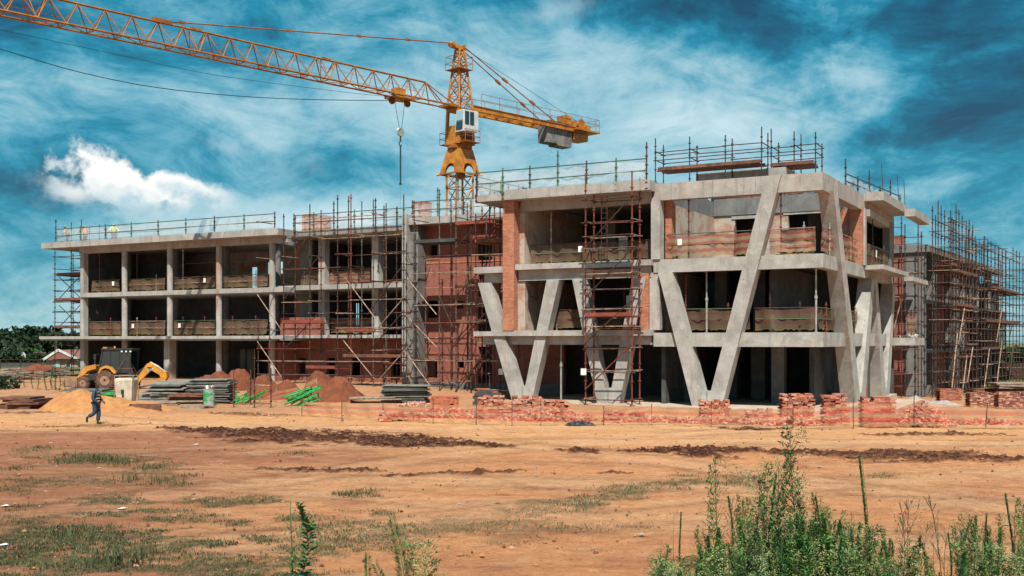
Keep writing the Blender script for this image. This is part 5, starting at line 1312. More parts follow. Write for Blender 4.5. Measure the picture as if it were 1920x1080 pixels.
sheets(188, 228, 736, 750, 1.2, 3, 'green edged formwork beam left of the concrete skip', 'formwork beams by the skip', ('green_t', 'sheet'), mess=.12, th=.13)
sheets(318, 392, 737, 757, 1.8, 6, 'broken timber in the dark pile between skip and drum', 'broken timbers between skip and drum', ('plank', 'wood', 'sheet_d'), mess=.35, th=.09)
sheets(655, 745, 744, 750, 1.2, 2, 'long pale timber lying along the foot of the brick wall', 'timbers along the brick wall', ('wood',), mess=.3, th=.08)
def thing_at(name, px, py, label, cat, rz=0, group=None, dz=0):
    x, y = gp(px, py); z = gz(x, y); x, y = gp(px, py, z); return empty(name, (x, y, gz(x, y) + dz), rz, label, cat, group)
# pallets
def pallet(px, py, rz, label):
    p = thing_at('pallet', px, py, label, 'pallet', rz)
    for i in range(6): MB().box(-.6, .6, -.5 + i * .19, -.5 + i * .19 + .11, .11, .135).build('slat', 'wood', p)
    for y in (-.5, -.04, .42): MB().box(-.6, .6, y, y + .09, .0, .108).build('bearer', 'wood', p)
pallet(358, 763, .2, 'weathered timber pallet lying in front of the green drum'); pallet(376, 765, -.4, 'weathered timber pallet, broken and tilted, right of the other by the drum')
# pallets and wrapped blocks on the terrace
pt = bframe('block_pack', 'wrapped pack of grey blocks standing on pallets on the open terrace', 'block pack')
ua, ub2 = fu(1468, 2.2), fu(1514, 2.2)
for i in range(5):
    for k in range(5): MB().box(ua + (ub2 - ua) * i / 5 + .01, ua + (ub2 - ua) * (i + 1) / 5 - .01, 1.6, 2.6, 8.95 + k * .2, 9.14 + k * .2).build('block', 'conc_v', pt)
m = MB(); [m.tube((ub2 + .06 + q, 1.6, 8.95), (ub2 + .06 + q, 1.6, 10.0), .03, 5) for q in (0, .2)]; m.build('strap', 'hivizo', pt)
for z in (8.42, 8.68):
    q = bframe('pallet', 'timber pallet under the wrapped blocks on the terrace, ' + ('lower one' if z < 8.5 else 'upper one'), 'pallet')
    for i in range(6): MB().box(ua - .2, ub2 + .3, 1.5 + i * .19, 1.61 + i * .19, z + .15, z + .18).build('slat', 'plank', q)
    for i in range(3): MB().box(ua - .2, ub2 + .3, 1.5 + i * .46, 1.6 + i * .46, z + .01, z + .148).build('bearer', 'wood', q)
# oil drum
D = thing_at('oil_drum', 392, 760, 'green and grey steel drum full of offcuts', 'drum')
pr = [(.29, 0), (.29, .02), (.285, .03), (.285, .3), (.30, .31), (.285, .32), (.285, .58), (.30, .59), (.285, .60), (.285, .86), (.295, .88)]
MB().lathe([(a * 1.12, b * 1.1) for a, b in pr], n=20).build('drum_body', pmat('drum_paint', (.04, .30, .10), (.30, .32, .30), 2.0, .5, contrast=(.45, .5)), D, smooth=False)
for i in range(7): MB().beam((rs.uniform(-.2, .2), rs.uniform(-.2, .2), .9), (rs.uniform(-.35, .35), rs.uniform(-.2, .2), 1.12), .12, .08).build('offcut', 'paper' if i % 2 else 'wood', D)
# concrete skip (bucket) with lifting frame
S = thing_at('concrete_skip', 237, 762, 'tall dirty cream concrete skip with steel lifting frame on top', 'concrete skip')
m = MB(); m.hexa([(-.42, -.35, .25), (.42, -.35, .25), (.42, .35, .25), (-.42, .35, .25)], [(-.5, -.5, 1.5), (.5, -.5, 1.5), (.5, .5, 1.5), (-.5, .5, 1.5)]); m.hexa([(-.5, -.5, 1.5), (.5, -.5, 1.5), (.5, .5, 1.5), (-.5, .5, 1.5)], [(-.44, -.42, 1.62), (.44, -.42, 1.62), (.44, .42, 1.62), (-.44, .42, 1.62)])
m.build('hopper', pmat('splashed_cream_paint', (.62, .55, .44), (.42, .36, .28), 2.2, .8, bump=.4, speck=.5), S)
m = MB()
for x in (-.55, .55):
    for y in (-.4, .4): m.tube((x, y, 0), (x * .95, y, 1.75), .03, 6)
    m.tube((x, -.4, .2), (x, .4, .2), .03, 6)
for y in (-.4, .4): m.tube((-.55, y, .2), (.55, y, .2), .035, 6); m.tube((-.55, y, 1.75), (.55, y, 1.75), .035, 6)
m.build('frame', 'mud', S)
m = MB()
for x in (-.5, .5):
    for y in (-.4, .4): m.tube((x, y, 1.75), (x * .75, y * .6, 2.15), .03, 6); m.tube((x * .75, y * .6, 2.15), (0, 0, 2.75), .025, 6)
for y in (-.24, .24): m.tube((-.38, y, 2.15), (.38, y, 2.15), .03, 6)
for x in (-.38, .38): m.tube((x, -.24, 2.15), (x, .24, 2.15), .03, 6)
m.build('lifting_frame', 'steel_d', S)
m = MB(); m.box(-.12, .02, -.53, -.47, .72, .98); m.tube((-.05, -.5, .7), (-.05, -.52, .35), .03, 6); m.build('gate_lever', 'black', S)
# rusty steel plate girder
G = thing_at('steel_plate', 274, 772, 'rusty brown steel plate standing on edge in front of the skip', 'steel plate', .06)
MB().box(-.78, .78, -.03, .03, 0, .42).build('web', 'plank', G); MB().beam((-.78, -.08, .41), (-.95, -.08, .05), .1, .06).build('flange', 'plank', G)
# green painted frames thrown on a heap
def frame_pile(px, py, n, label, group, spread=1.2, L=1.6, base=.05, rz=.4):
    x, y = gp(px, py); z = gz(x, y)
    for i in range(n):
        m = MB(); l = L * rs.uniform(.8, 1.1)
        m.tube((-l / 2, -.14, 0), (l / 2, -.14, 0), .032, 6); m.tube((-l / 2, .14, 0), (l / 2, .14, 0), .032, 6)
        for k in range(5): t = -l / 2 + l * (k + .5) / 5; m.tube((t, -.14, 0), (t, .14, 0), .026, 5)
        m.tube((l / 2, -.14, 0), (l / 2, -.14, .12), .05, 6)
        o = m.build('ladder_frame', 'green_t', None); o.location = (x + rs.uniform(-1, 1) * spread * .35, y + rs.uniform(-.3, .5), z + base + .10 + i * .055)
        o.rotation_euler = (rs.uniform(-.3, .3), -rs.uniform(.1, .55), rz + rs.uniform(-.25, .25)); tag(o, label, 'steel frame', group)
frame_pile(566, 762, 14, 'bright green steel ladder frame in the jumbled pile by the orange netting', 'green steel frames in the jumbled pile')
frame_pile(455, 757, 5, 'green steel frame lying flat right of the drum', 'green steel frames right of the drum', 2.4, 2.2, -.05, .0)
for px, h, lb in ((443, .75, 'first from the drum'), (458, .5, 'second from the drum'), (477, .8, 'third from the drum'), (487, .45, 'last, lowest')):
    p = thing_at('green_post', px, 757, 'short green steel post standing right of the drum, ' + lb, 'post'); MB().tube((0, 0, 0), (0, 0, h), .045, 6).build('tube', 'green_t', p); MB().box(-.12, .12, -.12, .12, 0, .02).build('base_plate', 'green_t', p)
# loose scaffold poles standing at the left of the net
ps = empty('scaffold', (0, 0, 0), 0, 'low red and dark scaffold posts with one rail in front of the soil heaps', 'scaffold')
for px, pyt, pyb, mt in ((438, 693, 764, 'steel_r'), (470, 693, 760, 'steel_d'), (477, 655, 764, 'steel_d'), (508, 690, 764, 'steel_d')):
    x, y = gp(px, pyb); standard((x, y, gz(x, y)), zat(px, pyt, y), mt, .035, .6, parent=ps)
x0, y0 = gp(477, 764); x1, y1 = gp(508, 764); xr, yr_ = gp(438, 764)
bar((x0, y0, zat(477, 722, y0)), (x1, y1, zat(508, 723, y1)), 'steel_t', parent=ps); bar((xr, y0, .2), (x1, y1, .22), 'steel_r', parent=ps)
# orange netting draped over stakes by the soil heap
nt_ = empty('draped_net', (0, 0, 0), 0, 'triangular piece of pale orange netting draped before the biggest soil heap', 'netting')
a, b = gp(518, 757), gp(594, 757); net_panel(a, b, .05, .75, 'net_o', nt_, .15, 16, z1b=1.55, z0b=.35)
c_ = gp(486, 757); net_panel(c_, a, .0, .18, 'net_o', nt_, .02, 8, z1b=.75)
for q, h in ((a, .95), (b, 1.6)): MB().tube((q[0], q[1], 0), (q[0], q[1], h), .025, 5).build('stake', 'wood', nt_)
# black plastic sheet by the net
m = MB(); nx, ny = 22, 10; vs2 = []
for j in range(ny + 1):
    for i in range(nx + 1):
        u_, v_ = i / nx - .5, j / ny - .5; r = max(0, 1 - (2 * u_) ** 4) * max(0, 1 - (2 * v_) ** 4)
        vs2.append((u_ * 1.25 + .05 * math.sin(j * 2.1), v_ * .7 + .05 * math.sin(i * 1.3), .02 + r * (.10 + .20 * abs(mn.noise(Vector((u_ * 6, v_ * 5, 3)))) + .05 * math.sin(i * 1.9 + j))))
m.v = vs2; m.f = [(j * (nx + 1) + i, j * (nx + 1) + i + 1, (j + 1) * (nx + 1) + i + 1, (j + 1) * (nx + 1) + i) for j in range(ny) for i in range(nx)]
o = m.build('plastic_sheet', 'poly', None, smooth=False, fix=False); x, y = gp(1088, 799); o.location = (x, y, 0.02); o.modifiers.new('t', 'SOLIDIFY').thickness = .01; tag(o, 'crumpled black plastic sheet lying at the foot of the pink net', 'plastic sheet')

# ------------------------------------------------------------------ the long pink net fence
fx = [(566, 781), (641, 785), (718, 789), (812, 794), (893, 796), (960, 799), (1014, 799), (1132, 797), (1222, 797), (1334, 800), (1487, 806), (1600, 804), (1714, 802), (1848, 805), (1960, 806)]
ft = [752, 753, 756, 757, 757, 757, 760, 766, 762, 765, 765, 752, 753, 760, 761]
NF = empty('net_fence', (0, 0, 0), 0, 'long see through pink and cream barrier net on thin stakes before the building', 'net fence')
pts = []
for (px, py), t in zip(fx, ft): x, y = gp(px, py); pts.append((x, y, gz(x, y), zat(px, t, y)))
for i, (p, q) in enumerate(zip(pts[:-1], pts[1:])):
    net_panel(p, q, p[2] + .04, p[3], 'net_o', NF, .07, 18, z0b=q[2] + .04, z1b=q[3], ragged=.05)
for i, p in enumerate(pts): MB().tube((p[0], p[1], p[2] - .1), (p[0] + (.08 if i == 13 else 0), p[1], p[3] + (.12 if i % 3 else .3)), .018, 5).build('stake', 'steel_d', NF)

# ------------------------------------------------------------------ backhoe loader
def wheel(parent, x, y, z, r, w, name='wheel'):
    h = bpy.data.objects.new(name, None); C.objects.link(h); h.parent = parent; h.location = (x, y, z)
    t = MB(); t.lathe([(r * .52, -w / 2), (r * .9, -w / 2), (r * .98, -w * .36), (r * .98, w * .36), (r * .9, w / 2), (r * .52, w / 2)], n=28, axis='y', caps=False)
    n = 20
    for i in range(n):
        a = 2 * math.pi * i / n
        for s_ in (-1, 1):
            aa = a + (0 if s_ > 0 else math.pi / n); c = Vector((math.cos(aa), 0, math.sin(aa))); c2 = Vector((math.cos(aa + .16), 0, math.sin(aa + .16)))
            t.beam(c * r * 1.0 + Vector((0, s_ * w * .48, 0)), c2 * r * 1.01 + Vector((0, s_ * w * .03, 0)), r * .10, r * .10, up=c)
    t.build('tyre', 'tyre', h)
    m = MB(); m.lathe([(r * .52, -w * .42), (r * .50, -w * .15), (r * .2, -w * .12), (r * .2, -w * .34), (r * .12, -w * .36)], n=20, axis='y'); m.build('rim', 'mud', h)
    MB().lathe([(r * .19, -w * .37), (r * .17, -w * .40), (r * .10, -w * .42)], n=14, axis='y').build('hub', 'dig_y', h)
    return h
def digger():
    d = 72.3; x = (207 - 960) / F * d; z = gz(x, d)
    g = empty('backhoe_loader', (x, d, z), 0, 'muddy yellow backhoe loader with dark cab parked before the left wing', 'digger')
    X = lambda px: (px - 207) / 25.6
    Z = lambda py: (729.5 - py) / 25.6
    for y in (-.95, .95): wheel(g, 0, y, .68, .70, .42)
    for y in (-.9, .9): wheel(g, X(165.6), y, .47, .48, .32)
    m = MB(); m.prism([(X(160), -.35, .55), (X(232), -.35, .55), (X(240), -.35, .9), (X(236), -.35, 1.15), (X(160), -.35, 1.0)], (0, .7, 0)); m.build('chassis', 'dig_k', g)
    m = MB(); m.prism([(X(158), -.45, 1.0), (X(195), -.45, 1.0), (X(195), -.45, 1.72), (X(184), -.45, 1.72), (X(160), -.45, 1.40)], (0, .9, 0)); m.build('bonnet', 'dig_y', g)
    MB().box(X(172), X(192), -.47, -.455, 1.05, 1.35).build('grille', 'dig_k', g)
    MB().box(X(166), X(178), -.80, .80, .72, .88).build('front_axle_guard', 'dig_y', g)
    MB().box(X(173), X(193), -.85, -.55, .66, 1.08).build('step_box', 'dig_k', g); MB().tube((X(176), .2, 1.6), (X(176), .2, 2.1), .05, 8).build('exhaust', 'dig_k', g)
    for y in (-.62, .62):
        m = MB(); ar = [(X(150.6), Z(710)), (X(156), Z(700)), (X(167), Z(687)), (X(186), Z(683)), (X(187), Z(691)), (X(172), Z(695)), (X(160), Z(706)), (X(153), Z(713))]
        m.prism([(a, y - .06, b) for a, b in ar], (0, .12, 0)); m.build('loader_arm', 'dig_y', g)
        MB().tube((X(190), y, 1.0), (X(163), y, 1.05), .06, 8).build('cylinder', 'mud', g); MB().tube((X(182), y + .1, 1.45), (X(160), y + .1, 1.15), .05, 8).build('cylinder', 'hivizo', g)
    m = MB(); b = [(X(154), Z(709)), (X(133), Z(708.5)), (X(127), Z(722)), (X(134), Z(724.5)), (X(155), Z(726))]
    out = [(a, -1.15, c) for a, c in b]; m.prism(out, (0, .04, 0)); m.prism([(a, 1.11, c) for a, c in b], (0, .04, 0))
    m.box(X(154), X(156), -1.15, 1.15, Z(726), Z(708)); m.beam((X(155), 0, Z(725.5)), (X(127), 0, Z(723)), 2.3, .04, up=(0, 0, 1)); m.build('front_bucket', 'mud', g)
    # cab
    y0, y1 = -.78, .78; ck = MB()
    cabp = {'fb': (X(193), 1.35), 'ft': (X(200), 2.82), 'mb': (X(214), 1.35), 'mt': (X(214), 2.84), 'rb': (X(230), 1.25), 'rt': (X(231), 2.84), 'eb': (X(250), 1.25), 'et': (X(252), 2.80)}
    for y in (y0, y1):
        for a, b in (('fb', 'ft'), ('mb', 'mt'), ('rb', 'rt'), ('eb', 'et')): ck.beam((cabp[a][0], y, cabp[a][1]), (cabp[b][0], y, cabp[b][1]), .10, .08, up=(0, 1, 0))
        for seq in (('fb', 'mb', 'rb', 'eb'), ('ft', 'mt', 'rt', 'et')):
            for a, b in zip(seq[:-1], seq[1:]): ck.beam((cabp[a][0], y, cabp[a][1]), (cabp[b][0], y, cabp[b][1]), .08, .09)
    for k_ in ('fb', 'ft', 'eb', 'et', 'rt'): ck.beam((cabp[k_][0], y0, cabp[k_][1]), (cabp[k_][0], y1, cabp[k_][1]), .08, .08)
    ck.prism([(X(196), y0 + .05, .95), (X(248), y0 + .05, .95), (X(248), y0 + .05, 1.3), (X(194), y0 + .05, 1.33)], (0, 1.46, 0))
    cab = ck.build('cab', 'dig_k', g)
    for a, b, c, e in (('fb', 'mb', 'mt', 'ft'), ('mb', 'rb', 'rt', 'mt'), ('rb', 'eb', 'et', 'rt')):
        for y in (y0 + .01, y1 - .03):
            m = MB(); m.prism([(cabp[k_][0], y, cabp[k_][1]) for k_ in (a, b, c, e)], (0, .02, 0)); m.build('side_glass', 'glass', cab)
    m = MB(); m.prism([(cabp['fb'][0] - .01, y0, cabp['fb'][1]), (cabp['fb'][0] - .01, y1, cabp['fb'][1]), (cabp['ft'][0] - .01, y1, cabp['ft'][1]), (cabp['ft'][0] - .01, y0, cabp['ft'][1])], (.02, 0, 0)); m.build('windscreen', 'glass', cab)
    MB().box(X(198), X(256), -.86, .86, 2.86, 2.97).build('cab_roof', 'dig_k', cab)
    MB().box(X(198.5), X(206), -.6, .6, 2.96, 3.06).build('light_bar', 'dig_y', cab); MB().lathe([(.07, 0), (.07, .12), (.03, .15)], (X(218), -.3, 2.97), 10).build('beacon', 'hivizo', cab)
    for xx in (235, 243, 251): MB().box(X(xx), X(xx) + .12, -.9, -.863, 2.70, 2.8).build('work_lamp', 'paper', cab)
    m = MB(); m.tube((X(194), y0, 2.5), (X(188), y0 - .25, 2.55), .02, 5); m.box(X(186.5), X(190), y0 - .28, y0 - .24, 2.15, 2.55); m.build('mirror', 'dig_k', g)
    # rear fenders
    for y in (-1.12, .68):
        m = MB(); fn = [(X(194.5), 1.15), (X(199), 1.58), (X(208), 1.72), (X(218), 1.62), (X(228), 1.2), (X(224), 1.14), (X(216), 1.48), (X(208), 1.56), (X(201), 1.44), (X(198), 1.12)]
        m.prism([(a, y, b) for a, b in fn], (0, .44, 0)); m.build('mudguard', 'dig_y', g)
    # backhoe
    m = MB(); m.box(X(248), X(257), -.85, .85, .45, 1.25); m.tube((X(254), -.75, .2), (X(254), -.75, 1.4), .1, 8); m.tube((X(254), .75, .2), (X(254), .75, 1.4), .1, 8); m.build('stabiliser', 'dig_k', g)
    bp = [(259, 722), (256, 712), (268, 698), (279, 682), (286, 679.5), (290, 684), (287, 694), (280, 700), (268, 712)]
    m = MB(); m.prism([(X(a), -.42, Z(b)) for a, b in bp], (0, .26, 0)); m.build('boom', 'dig_y', g)
    bp = [(280, 684), (284, 679), (290, 682), (306, 694), (315, 700), (313, 708), (306, 712), (302, 703), (290, 696), (283, 693)]
    m = MB(); m.prism([(X(a), -.38, Z(b)) for a, b in bp], (0, .22, 0)); m.build('dipper_arm', 'dig_y', g)
    MB().tube((X(258), -.28, Z(702)), (X(277), -.28, Z(687)), .09, 8).build('cylinder', 'dig_k', g); m = MB(); m.tube((X(284), -.28, Z(680)), (X(300), -.28, Z(688)), .08, 8); m.tube((X(300), -.28, Z(688)), (X(312), -.28, Z(697)), .045, 8); m.build('cylinder', 'steel_g', g)
    bp = [(309, 696), (316.5, 697), (317.5, 707), (313, 714), (304, 716), (299, 715), (301, 709), (308, 708)]
    m = MB(); m.prism([(X(a), -.6, Z(b)) for a, b in bp], (0, .65, 0)); m.build('rear_bucket', 'dig_y', g)
    # maker's letters on the dipper, white on black
    MB().prism([(X(279.5), -.426, Z(688)), (X(287.5), -.426, Z(688.5)), (X(288.5), -.426, Z(696.5)), (X(283), -.426, Z(696))], (0, .004, 0)).build('badge', 'black', g)
    tx = bpy.data.curves.new('letters', 'FONT'); tx.body = 'CAT'; tx.size = .20; tx.extrude = .002; to = bpy.data.objects.new('tmp', tx)
    C.objects.link(to); bpy.context.view_layer.update(); me = bpy.data.meshes.new_from_object(to.evaluated_get(bpy.context.evaluated_depsgraph_get())); bpy.data.objects.remove(to)
    me.materials.clear(); me.materials.append(M['paper']); lo = bpy.data.objects.new('lettering', me); C.objects.link(lo); lo.parent = g; lo.location = (X(280.6), -.432, Z(695)); lo.rotation_euler = (R(90), R(-4), 0)
digger(); bpy.data.objects['backhoe_loader'].scale = (.927,) * 3

# ------------------------------------------------------------------ people
def skin(name, verts, edges, rad, mat, parent=None, lv=1, root=0):
    me = bpy.data.meshes.new(name); me.from_pydata([tuple(v) for v in verts], edges, []); o = bpy.data.objects.new(name, me); C.objects.link(o)
    sk = o.modifiers.new('skin', 'SKIN'); sk.use_smooth_shade = True
    for i, r in enumerate(rad): d = me.skin_vertices[0].data[i]; d.radius = (r, r) if not isinstance(r, tuple) else r; d.use_root = (i == root)
    sb = o.modifiers.new('sub', 'SUBSURF'); sb.levels = lv; sb.render_levels = lv
    bpy.context.view_layer.update(); ev = o.evaluated_get(bpy.context.evaluated_depsgraph_get()); nm = bpy.data.meshes.new_from_object(ev)
    nm.materials.clear(); nm.materials.append(M[mat]); nm.polygons.foreach_set('use_smooth', [True] * len(nm.polygons))
    bpy.data.objects.remove(o); n = bpy.data.objects.new(name, nm); C.objects.link(n); n.parent = parent; return n
def person(root, J, jacket, trousers, shoes='black', hair='black', cap=None, vest=None):
    """J: joints in metres, x = facing direction, y = left, z = up"""
    V_ = lambda k: Vector(J[k])
    vs_ = [V_('pelvis'), V_('waist'), V_('chest'), V_('neck'), V_('neck') + Vector((.02, 0, .08)), V_('head'), V_('head') + Vector((-.015, 0, .09))]
    rad = [.12, .11, .13, .06, .055, .088, .075]; ed = [(0, 1), (1, 2), (2, 3), (3, 4), (4, 5), (5, 6)]
    hd = V_('head'); vs_.append(hd + Vector((.10, 0, -.01))); rad.append(.022); ed.append((5, len(vs_) - 1))      # nose
    for s_ in ('l', 'r'):
        n = len(vs_); vs_ += [V_('hip_' + s_), V_('knee_' + s_), V_('ankle_' + s_), V_('toe_' + s_)]; rad += [.085, .058, .042, .035]; ed += [(0, n), (n, n + 1), (n + 1, n + 2), (n + 2, n + 3)]
        n = len(vs_); sh, el_, wr = V_('shoulder_' + s_), V_('elbow_' + s_), V_('wrist_' + s_); dr = (wr - el_).normalized()
        palm = wr + dr * .07
        vs_ += [sh, el_, wr, palm]; rad += [.055, .042, .028, .034]; ed += [(2, n), (n, n + 1), (n + 1, n + 2), (n + 2, n + 3)]
        sd_v = dr.cross(Vector((0, 1, 0))).normalized() if abs(dr.y) < .9 else Vector((1, 0, 0)); bend = Vector((0, -1 if s_ == 'l' else 1, 0))
        for k in range(4):
            b0 = palm + sd_v * (k - 1.5) * .020 + dr * .03; L = (.062, .074, .068, .052)[k]
            q = len(vs_); vs_ += [b0, b0 + dr * L * .5, b0 + dr * L * .85 + bend * .02]; rad += [.0095, .009, .0075]; ed += [(n + 3, q), (q, q + 1), (q + 1, q + 2)]
        q = len(vs_); t0 = wr + dr * .03 + sd_v * .03; vs_ += [t0, t0 + sd_v * .02 + dr * .035, t0 + sd_v * .02 + dr * .06]; rad += [.012, .010, .008]; ed += [(n + 2, q), (q, q + 1), (q + 1, q + 2)]
    body = skin('body', vs_, ed, rad, 'skin', root, 1)
    # jacket with sleeves
    jv = [V_('pelvis') + Vector((0, 0, -.06)), V_('waist'), V_('chest'), V_('neck') + Vector((0, 0, -.02))]; jr = [(.19, .17), (.175, .165), (.20, .175), .09]; je = [(0, 1), (1, 2), (2, 3)]
    for s_ in ('l', 'r'):
        n = len(jv); sh, el_, wr = V_('shoulder_' + s_), V_('elbow_' + s_), V_('wrist_' + s_); jv += [sh, el_, wr - (wr - el_).normalized() * .03]; jr += [.095, .080, .066]; je += [(2, n), (n, n + 1), (n + 1, n + 2)]
    skin('jacket', jv, je, jr, jacket, root, 2)
    tv = [V_('pelvis') + Vector((0, 0, .02))]; trr = [.145]; te = []
    for s_ in ('l', 'r'):
        n = len(tv); a = V_('ankle_' + s_); k_ = V_('knee_' + s_); tv += [V_('hip_' + s_), k_, a + (k_ - a).normalized() * .05]; trr += [.125, .098, .088]; te += [(0, n), (n, n + 1), (n + 1, n + 2)]
    skin('trousers', tv, te, trr, trousers, root, 2)
    for s_ in ('l', 'r'):
        a, t = V_('ankle_' + s_), V_('toe_' + s_); skin('shoe', [a + (a - t).normalized() * .05, a, t], [(0, 1), (1, 2)], [.045, .055, .045], shoes, root, 2)
    skin('hair' if not cap else 'helmet', [hd + Vector((-.03, 0, .02)), hd + Vector((-.01, 0, .09))], [(0, 1)], [.100, .090] if not cap else [.10, .115], cap or hair, root, 2)
    return body
wx, wy = gp(180, 796)
Pm = empty('person', (wx, wy, gz(wx, wy)), R(4), 'man in navy workwear with orange reflective strips striding right past the sand heap', 'person')
Jw = dict(pelvis=(0, 0, .98), waist=(-.01, 0, 1.14), chest=(.0, 0, 1.38), neck=(.02, 0, 1.55), head=(.055, 0, 1.72), hip_l=(.03, .09, .93), knee_l=(.10, .09, .50), ankle_l=(.04, .09, .09), toe_l=(.24, .09, .045),
          hip_r=(-.02, -.09, .93), knee_r=(-.02, -.09, .52), ankle_r=(-.36, -.09, .32), toe_r=(-.36, -.09, .09), shoulder_l=(.02, .20, 1.47), elbow_l=(.06, .27, 1.18), wrist_l=(.24, .20, 1.02), shoulder_r=(-.01, -.20, 1.47), elbow_r=(-.06, -.28, 1.17), wrist_r=(.14, -.24, .98))
person(Pm, Jw, 'navy', 'navy')
for i, (z, x) in enumerate(((1.44, .105), (1.30, .135), (1.16, .135), (1.04, .13))):
    m = MB(); n = 9; pr = []
    for k in range(n): a = R(-105 + 150 * k / (n - 1)); pr.append((x - .135 + .165 * math.cos(a), .165 * math.sin(a), z + .015 * k / n))
    m.path([Vector(p) for p in pr], .022, 6); m.build('reflective_strip', 'orange', Pm)
def roof_worker(px, py_head, v, top, label, pose, cap='helmet'):
    u = fu(px, v); p = W(u, v, 12.46); o = empty('person', p, R(pose.get('rz', 0)), label, 'person')
    J = dict(pelvis=(0, 0, .95), waist=(.04, 0, 1.1), chest=(.12, 0, 1.34), neck=(.2, 0, 1.5), head=(.25, 0, 1.64), hip_l=(0, .1, .9), knee_l=(.08, .12, .5), ankle_l=(0, .14, .09), toe_l=(.2, .15, .05), hip_r=(0, -.1, .9), knee_r=(.05, -.12, .5), ankle_r=(-.06, -.14, .09), toe_r=(.14, -.15, .05),
             shoulder_l=(.12, .2, 1.42), elbow_l=(.2, .36, 1.2), wrist_l=(.36, .42, 1.05), shoulder_r=(.12, -.2, 1.42), elbow_r=(.2, -.36, 1.2), wrist_r=(.38, -.40, 1.08))
    person(o, J, top, 'navy', cap=cap)
    MB().path([Vector((.3, 0, 1.24)) + Vector((-.16 + .17 * math.cos(a), .17 * math.sin(a), -.06)) for a in np.linspace(0, 6.28, 13)], .02, 5).build('reflective_band', 'paper', o)
roof_worker(213, 428, 9.5, 'hiviz', 'roof worker in yellow hi-vis and helmet, arms out, behind the guard rail', dict(rz=-60))
roof_worker(160, 438, 9.0, 'hivizo', 'roof worker in orange hi-vis bending near the left end of the roof', dict(rz=150))
roof_worker(127, 445, 8.5, 'hivizo', 'roof worker in orange hi-vis, leftmost, at the corner of the roof', dict(rz=200))

# ------------------------------------------------------------------ background trees and houses
def leafmesh(blobs, n, size, seed, mat='leaf_d', name='crown', parent=None, flat=.0, aspect=.6):
    rg = np.random.default_rng(seed); tot = sum(b[3] * b[4] for b in blobs); P = []
    for (x, y, z, rx, rz_) in blobs:
        k = int(n * rx * rz_ / tot) + 1; v = rg.normal(size=(k, 3)); v /= np.linalg.norm(v, axis=1)[:, None]
        rr = (.55 + .5 * rg.random(k)) ** .8; lump = 1 + .22 * np.sin(v[:, 0] * 7 + seed) * np.cos(v[:, 2] * 6 + x)
        P.append(np.stack([x + v[:, 0] * rx * rr * lump, y + v[:, 1] * rx * rr * lump, z + v[:, 2] * rz_ * rr * lump], 1))
    P = np.concatenate(P); k = len(P)
    a = rg.normal(size=(k, 3)); a /= np.linalg.norm(a, axis=1)[:, None]; b = np.cross(a, rg.normal(size=(k, 3))); b /= np.linalg.norm(b, axis=1)[:, None]
    s = size * (.5 + rg.random(k))[:, None]
    V4 = np.stack([P - a * s, P + b * s * aspect, P + a * s, P - b * s * aspect], 1).reshape(-1, 3)
    me = bpy.data.meshes.new(name); me.from_pydata(V4.tolist(), [], (np.arange(k * 4).reshape(-1, 4)).tolist()); me.materials.append(M[mat])
    o = bpy.data.objects.new(name, me); C.objects.link(o); o.parent = parent; return o
def tree(px, pyt, d, w, label, seed, mat='leaf_d', group=None, zb=0.0, name='tree'):
    x = (px - 960) / F * d; top = zat(px, pyt, d) - zb; rg = random.Random(seed); t = empty(name, (x, d, zb), 0, label, 'tree', group)
    m = MB(); m.tube((0, 0, -.3), (.1, 0, top * .45), w * .07, 8, w * .045)
    bl = [(0, 0, top * .62, w * .36, top * .36)]
    for i in range(7):
        a = rg.random() * 6.28; r = w * .33 * rg.random() ** .5; h = top * rg.uniform(.38, .82); rr = w * rg.uniform(.14, .24)
        bl.append((r * math.cos(a), r * math.sin(a), min(h, top - rr * .8), rr, rr * .8)); m.tube((.05, 0, top * .35), (r * math.cos(a), r * math.sin(a), h), w * .03, 5, w * .008)
    m.build('trunk', 'bark', t); leafmesh(bl, 2600, w * .036, seed, mat, 'crown', t)
    return t
TR = [(-25, 622, 175, 14, 'dark broad tree at the left picture edge'), (15, 632, 160, 11, 'dark tree second from the left edge, lower than its neighbours'), (62, 614, 180, 12, 'tall dark tree left of the palm'), (88, 628, 185, 9, 'dark tree directly behind the palm'), (40, 652, 150, 6, 'round mid green tree in front of the dark ones'),
      (72, 662, 142, 5, 'low bushy tree just left of the red roofed house'), (130, 624, 190, 11, 'dark tree seen through the left scaffold tower'), (20, 655, 145, 7, 'dark bush like tree above the fence at the left')]
for i, (px, py, d, w, l) in enumerate(TR): tree(px, py, d, w, l, 20 + i, 'leaf_m' if i in (4,) else 'leaf_d')
for i, (px, py, d, w, l) in enumerate([(1900, 652, 140, 14, 'dark tree at the right picture edge behind the last scaffold'), (1850, 668, 160, 12, 'dark tree seen through the far right scaffold'), (1945, 656, 138, 14, 'dark tree cut by the right picture edge'), (1800, 676, 170, 10, 'low dark tree behind the columns of the rear wing')]): tree(px, py, d, w, l, 50 + i, 'leaf_d', zb=-1.2)
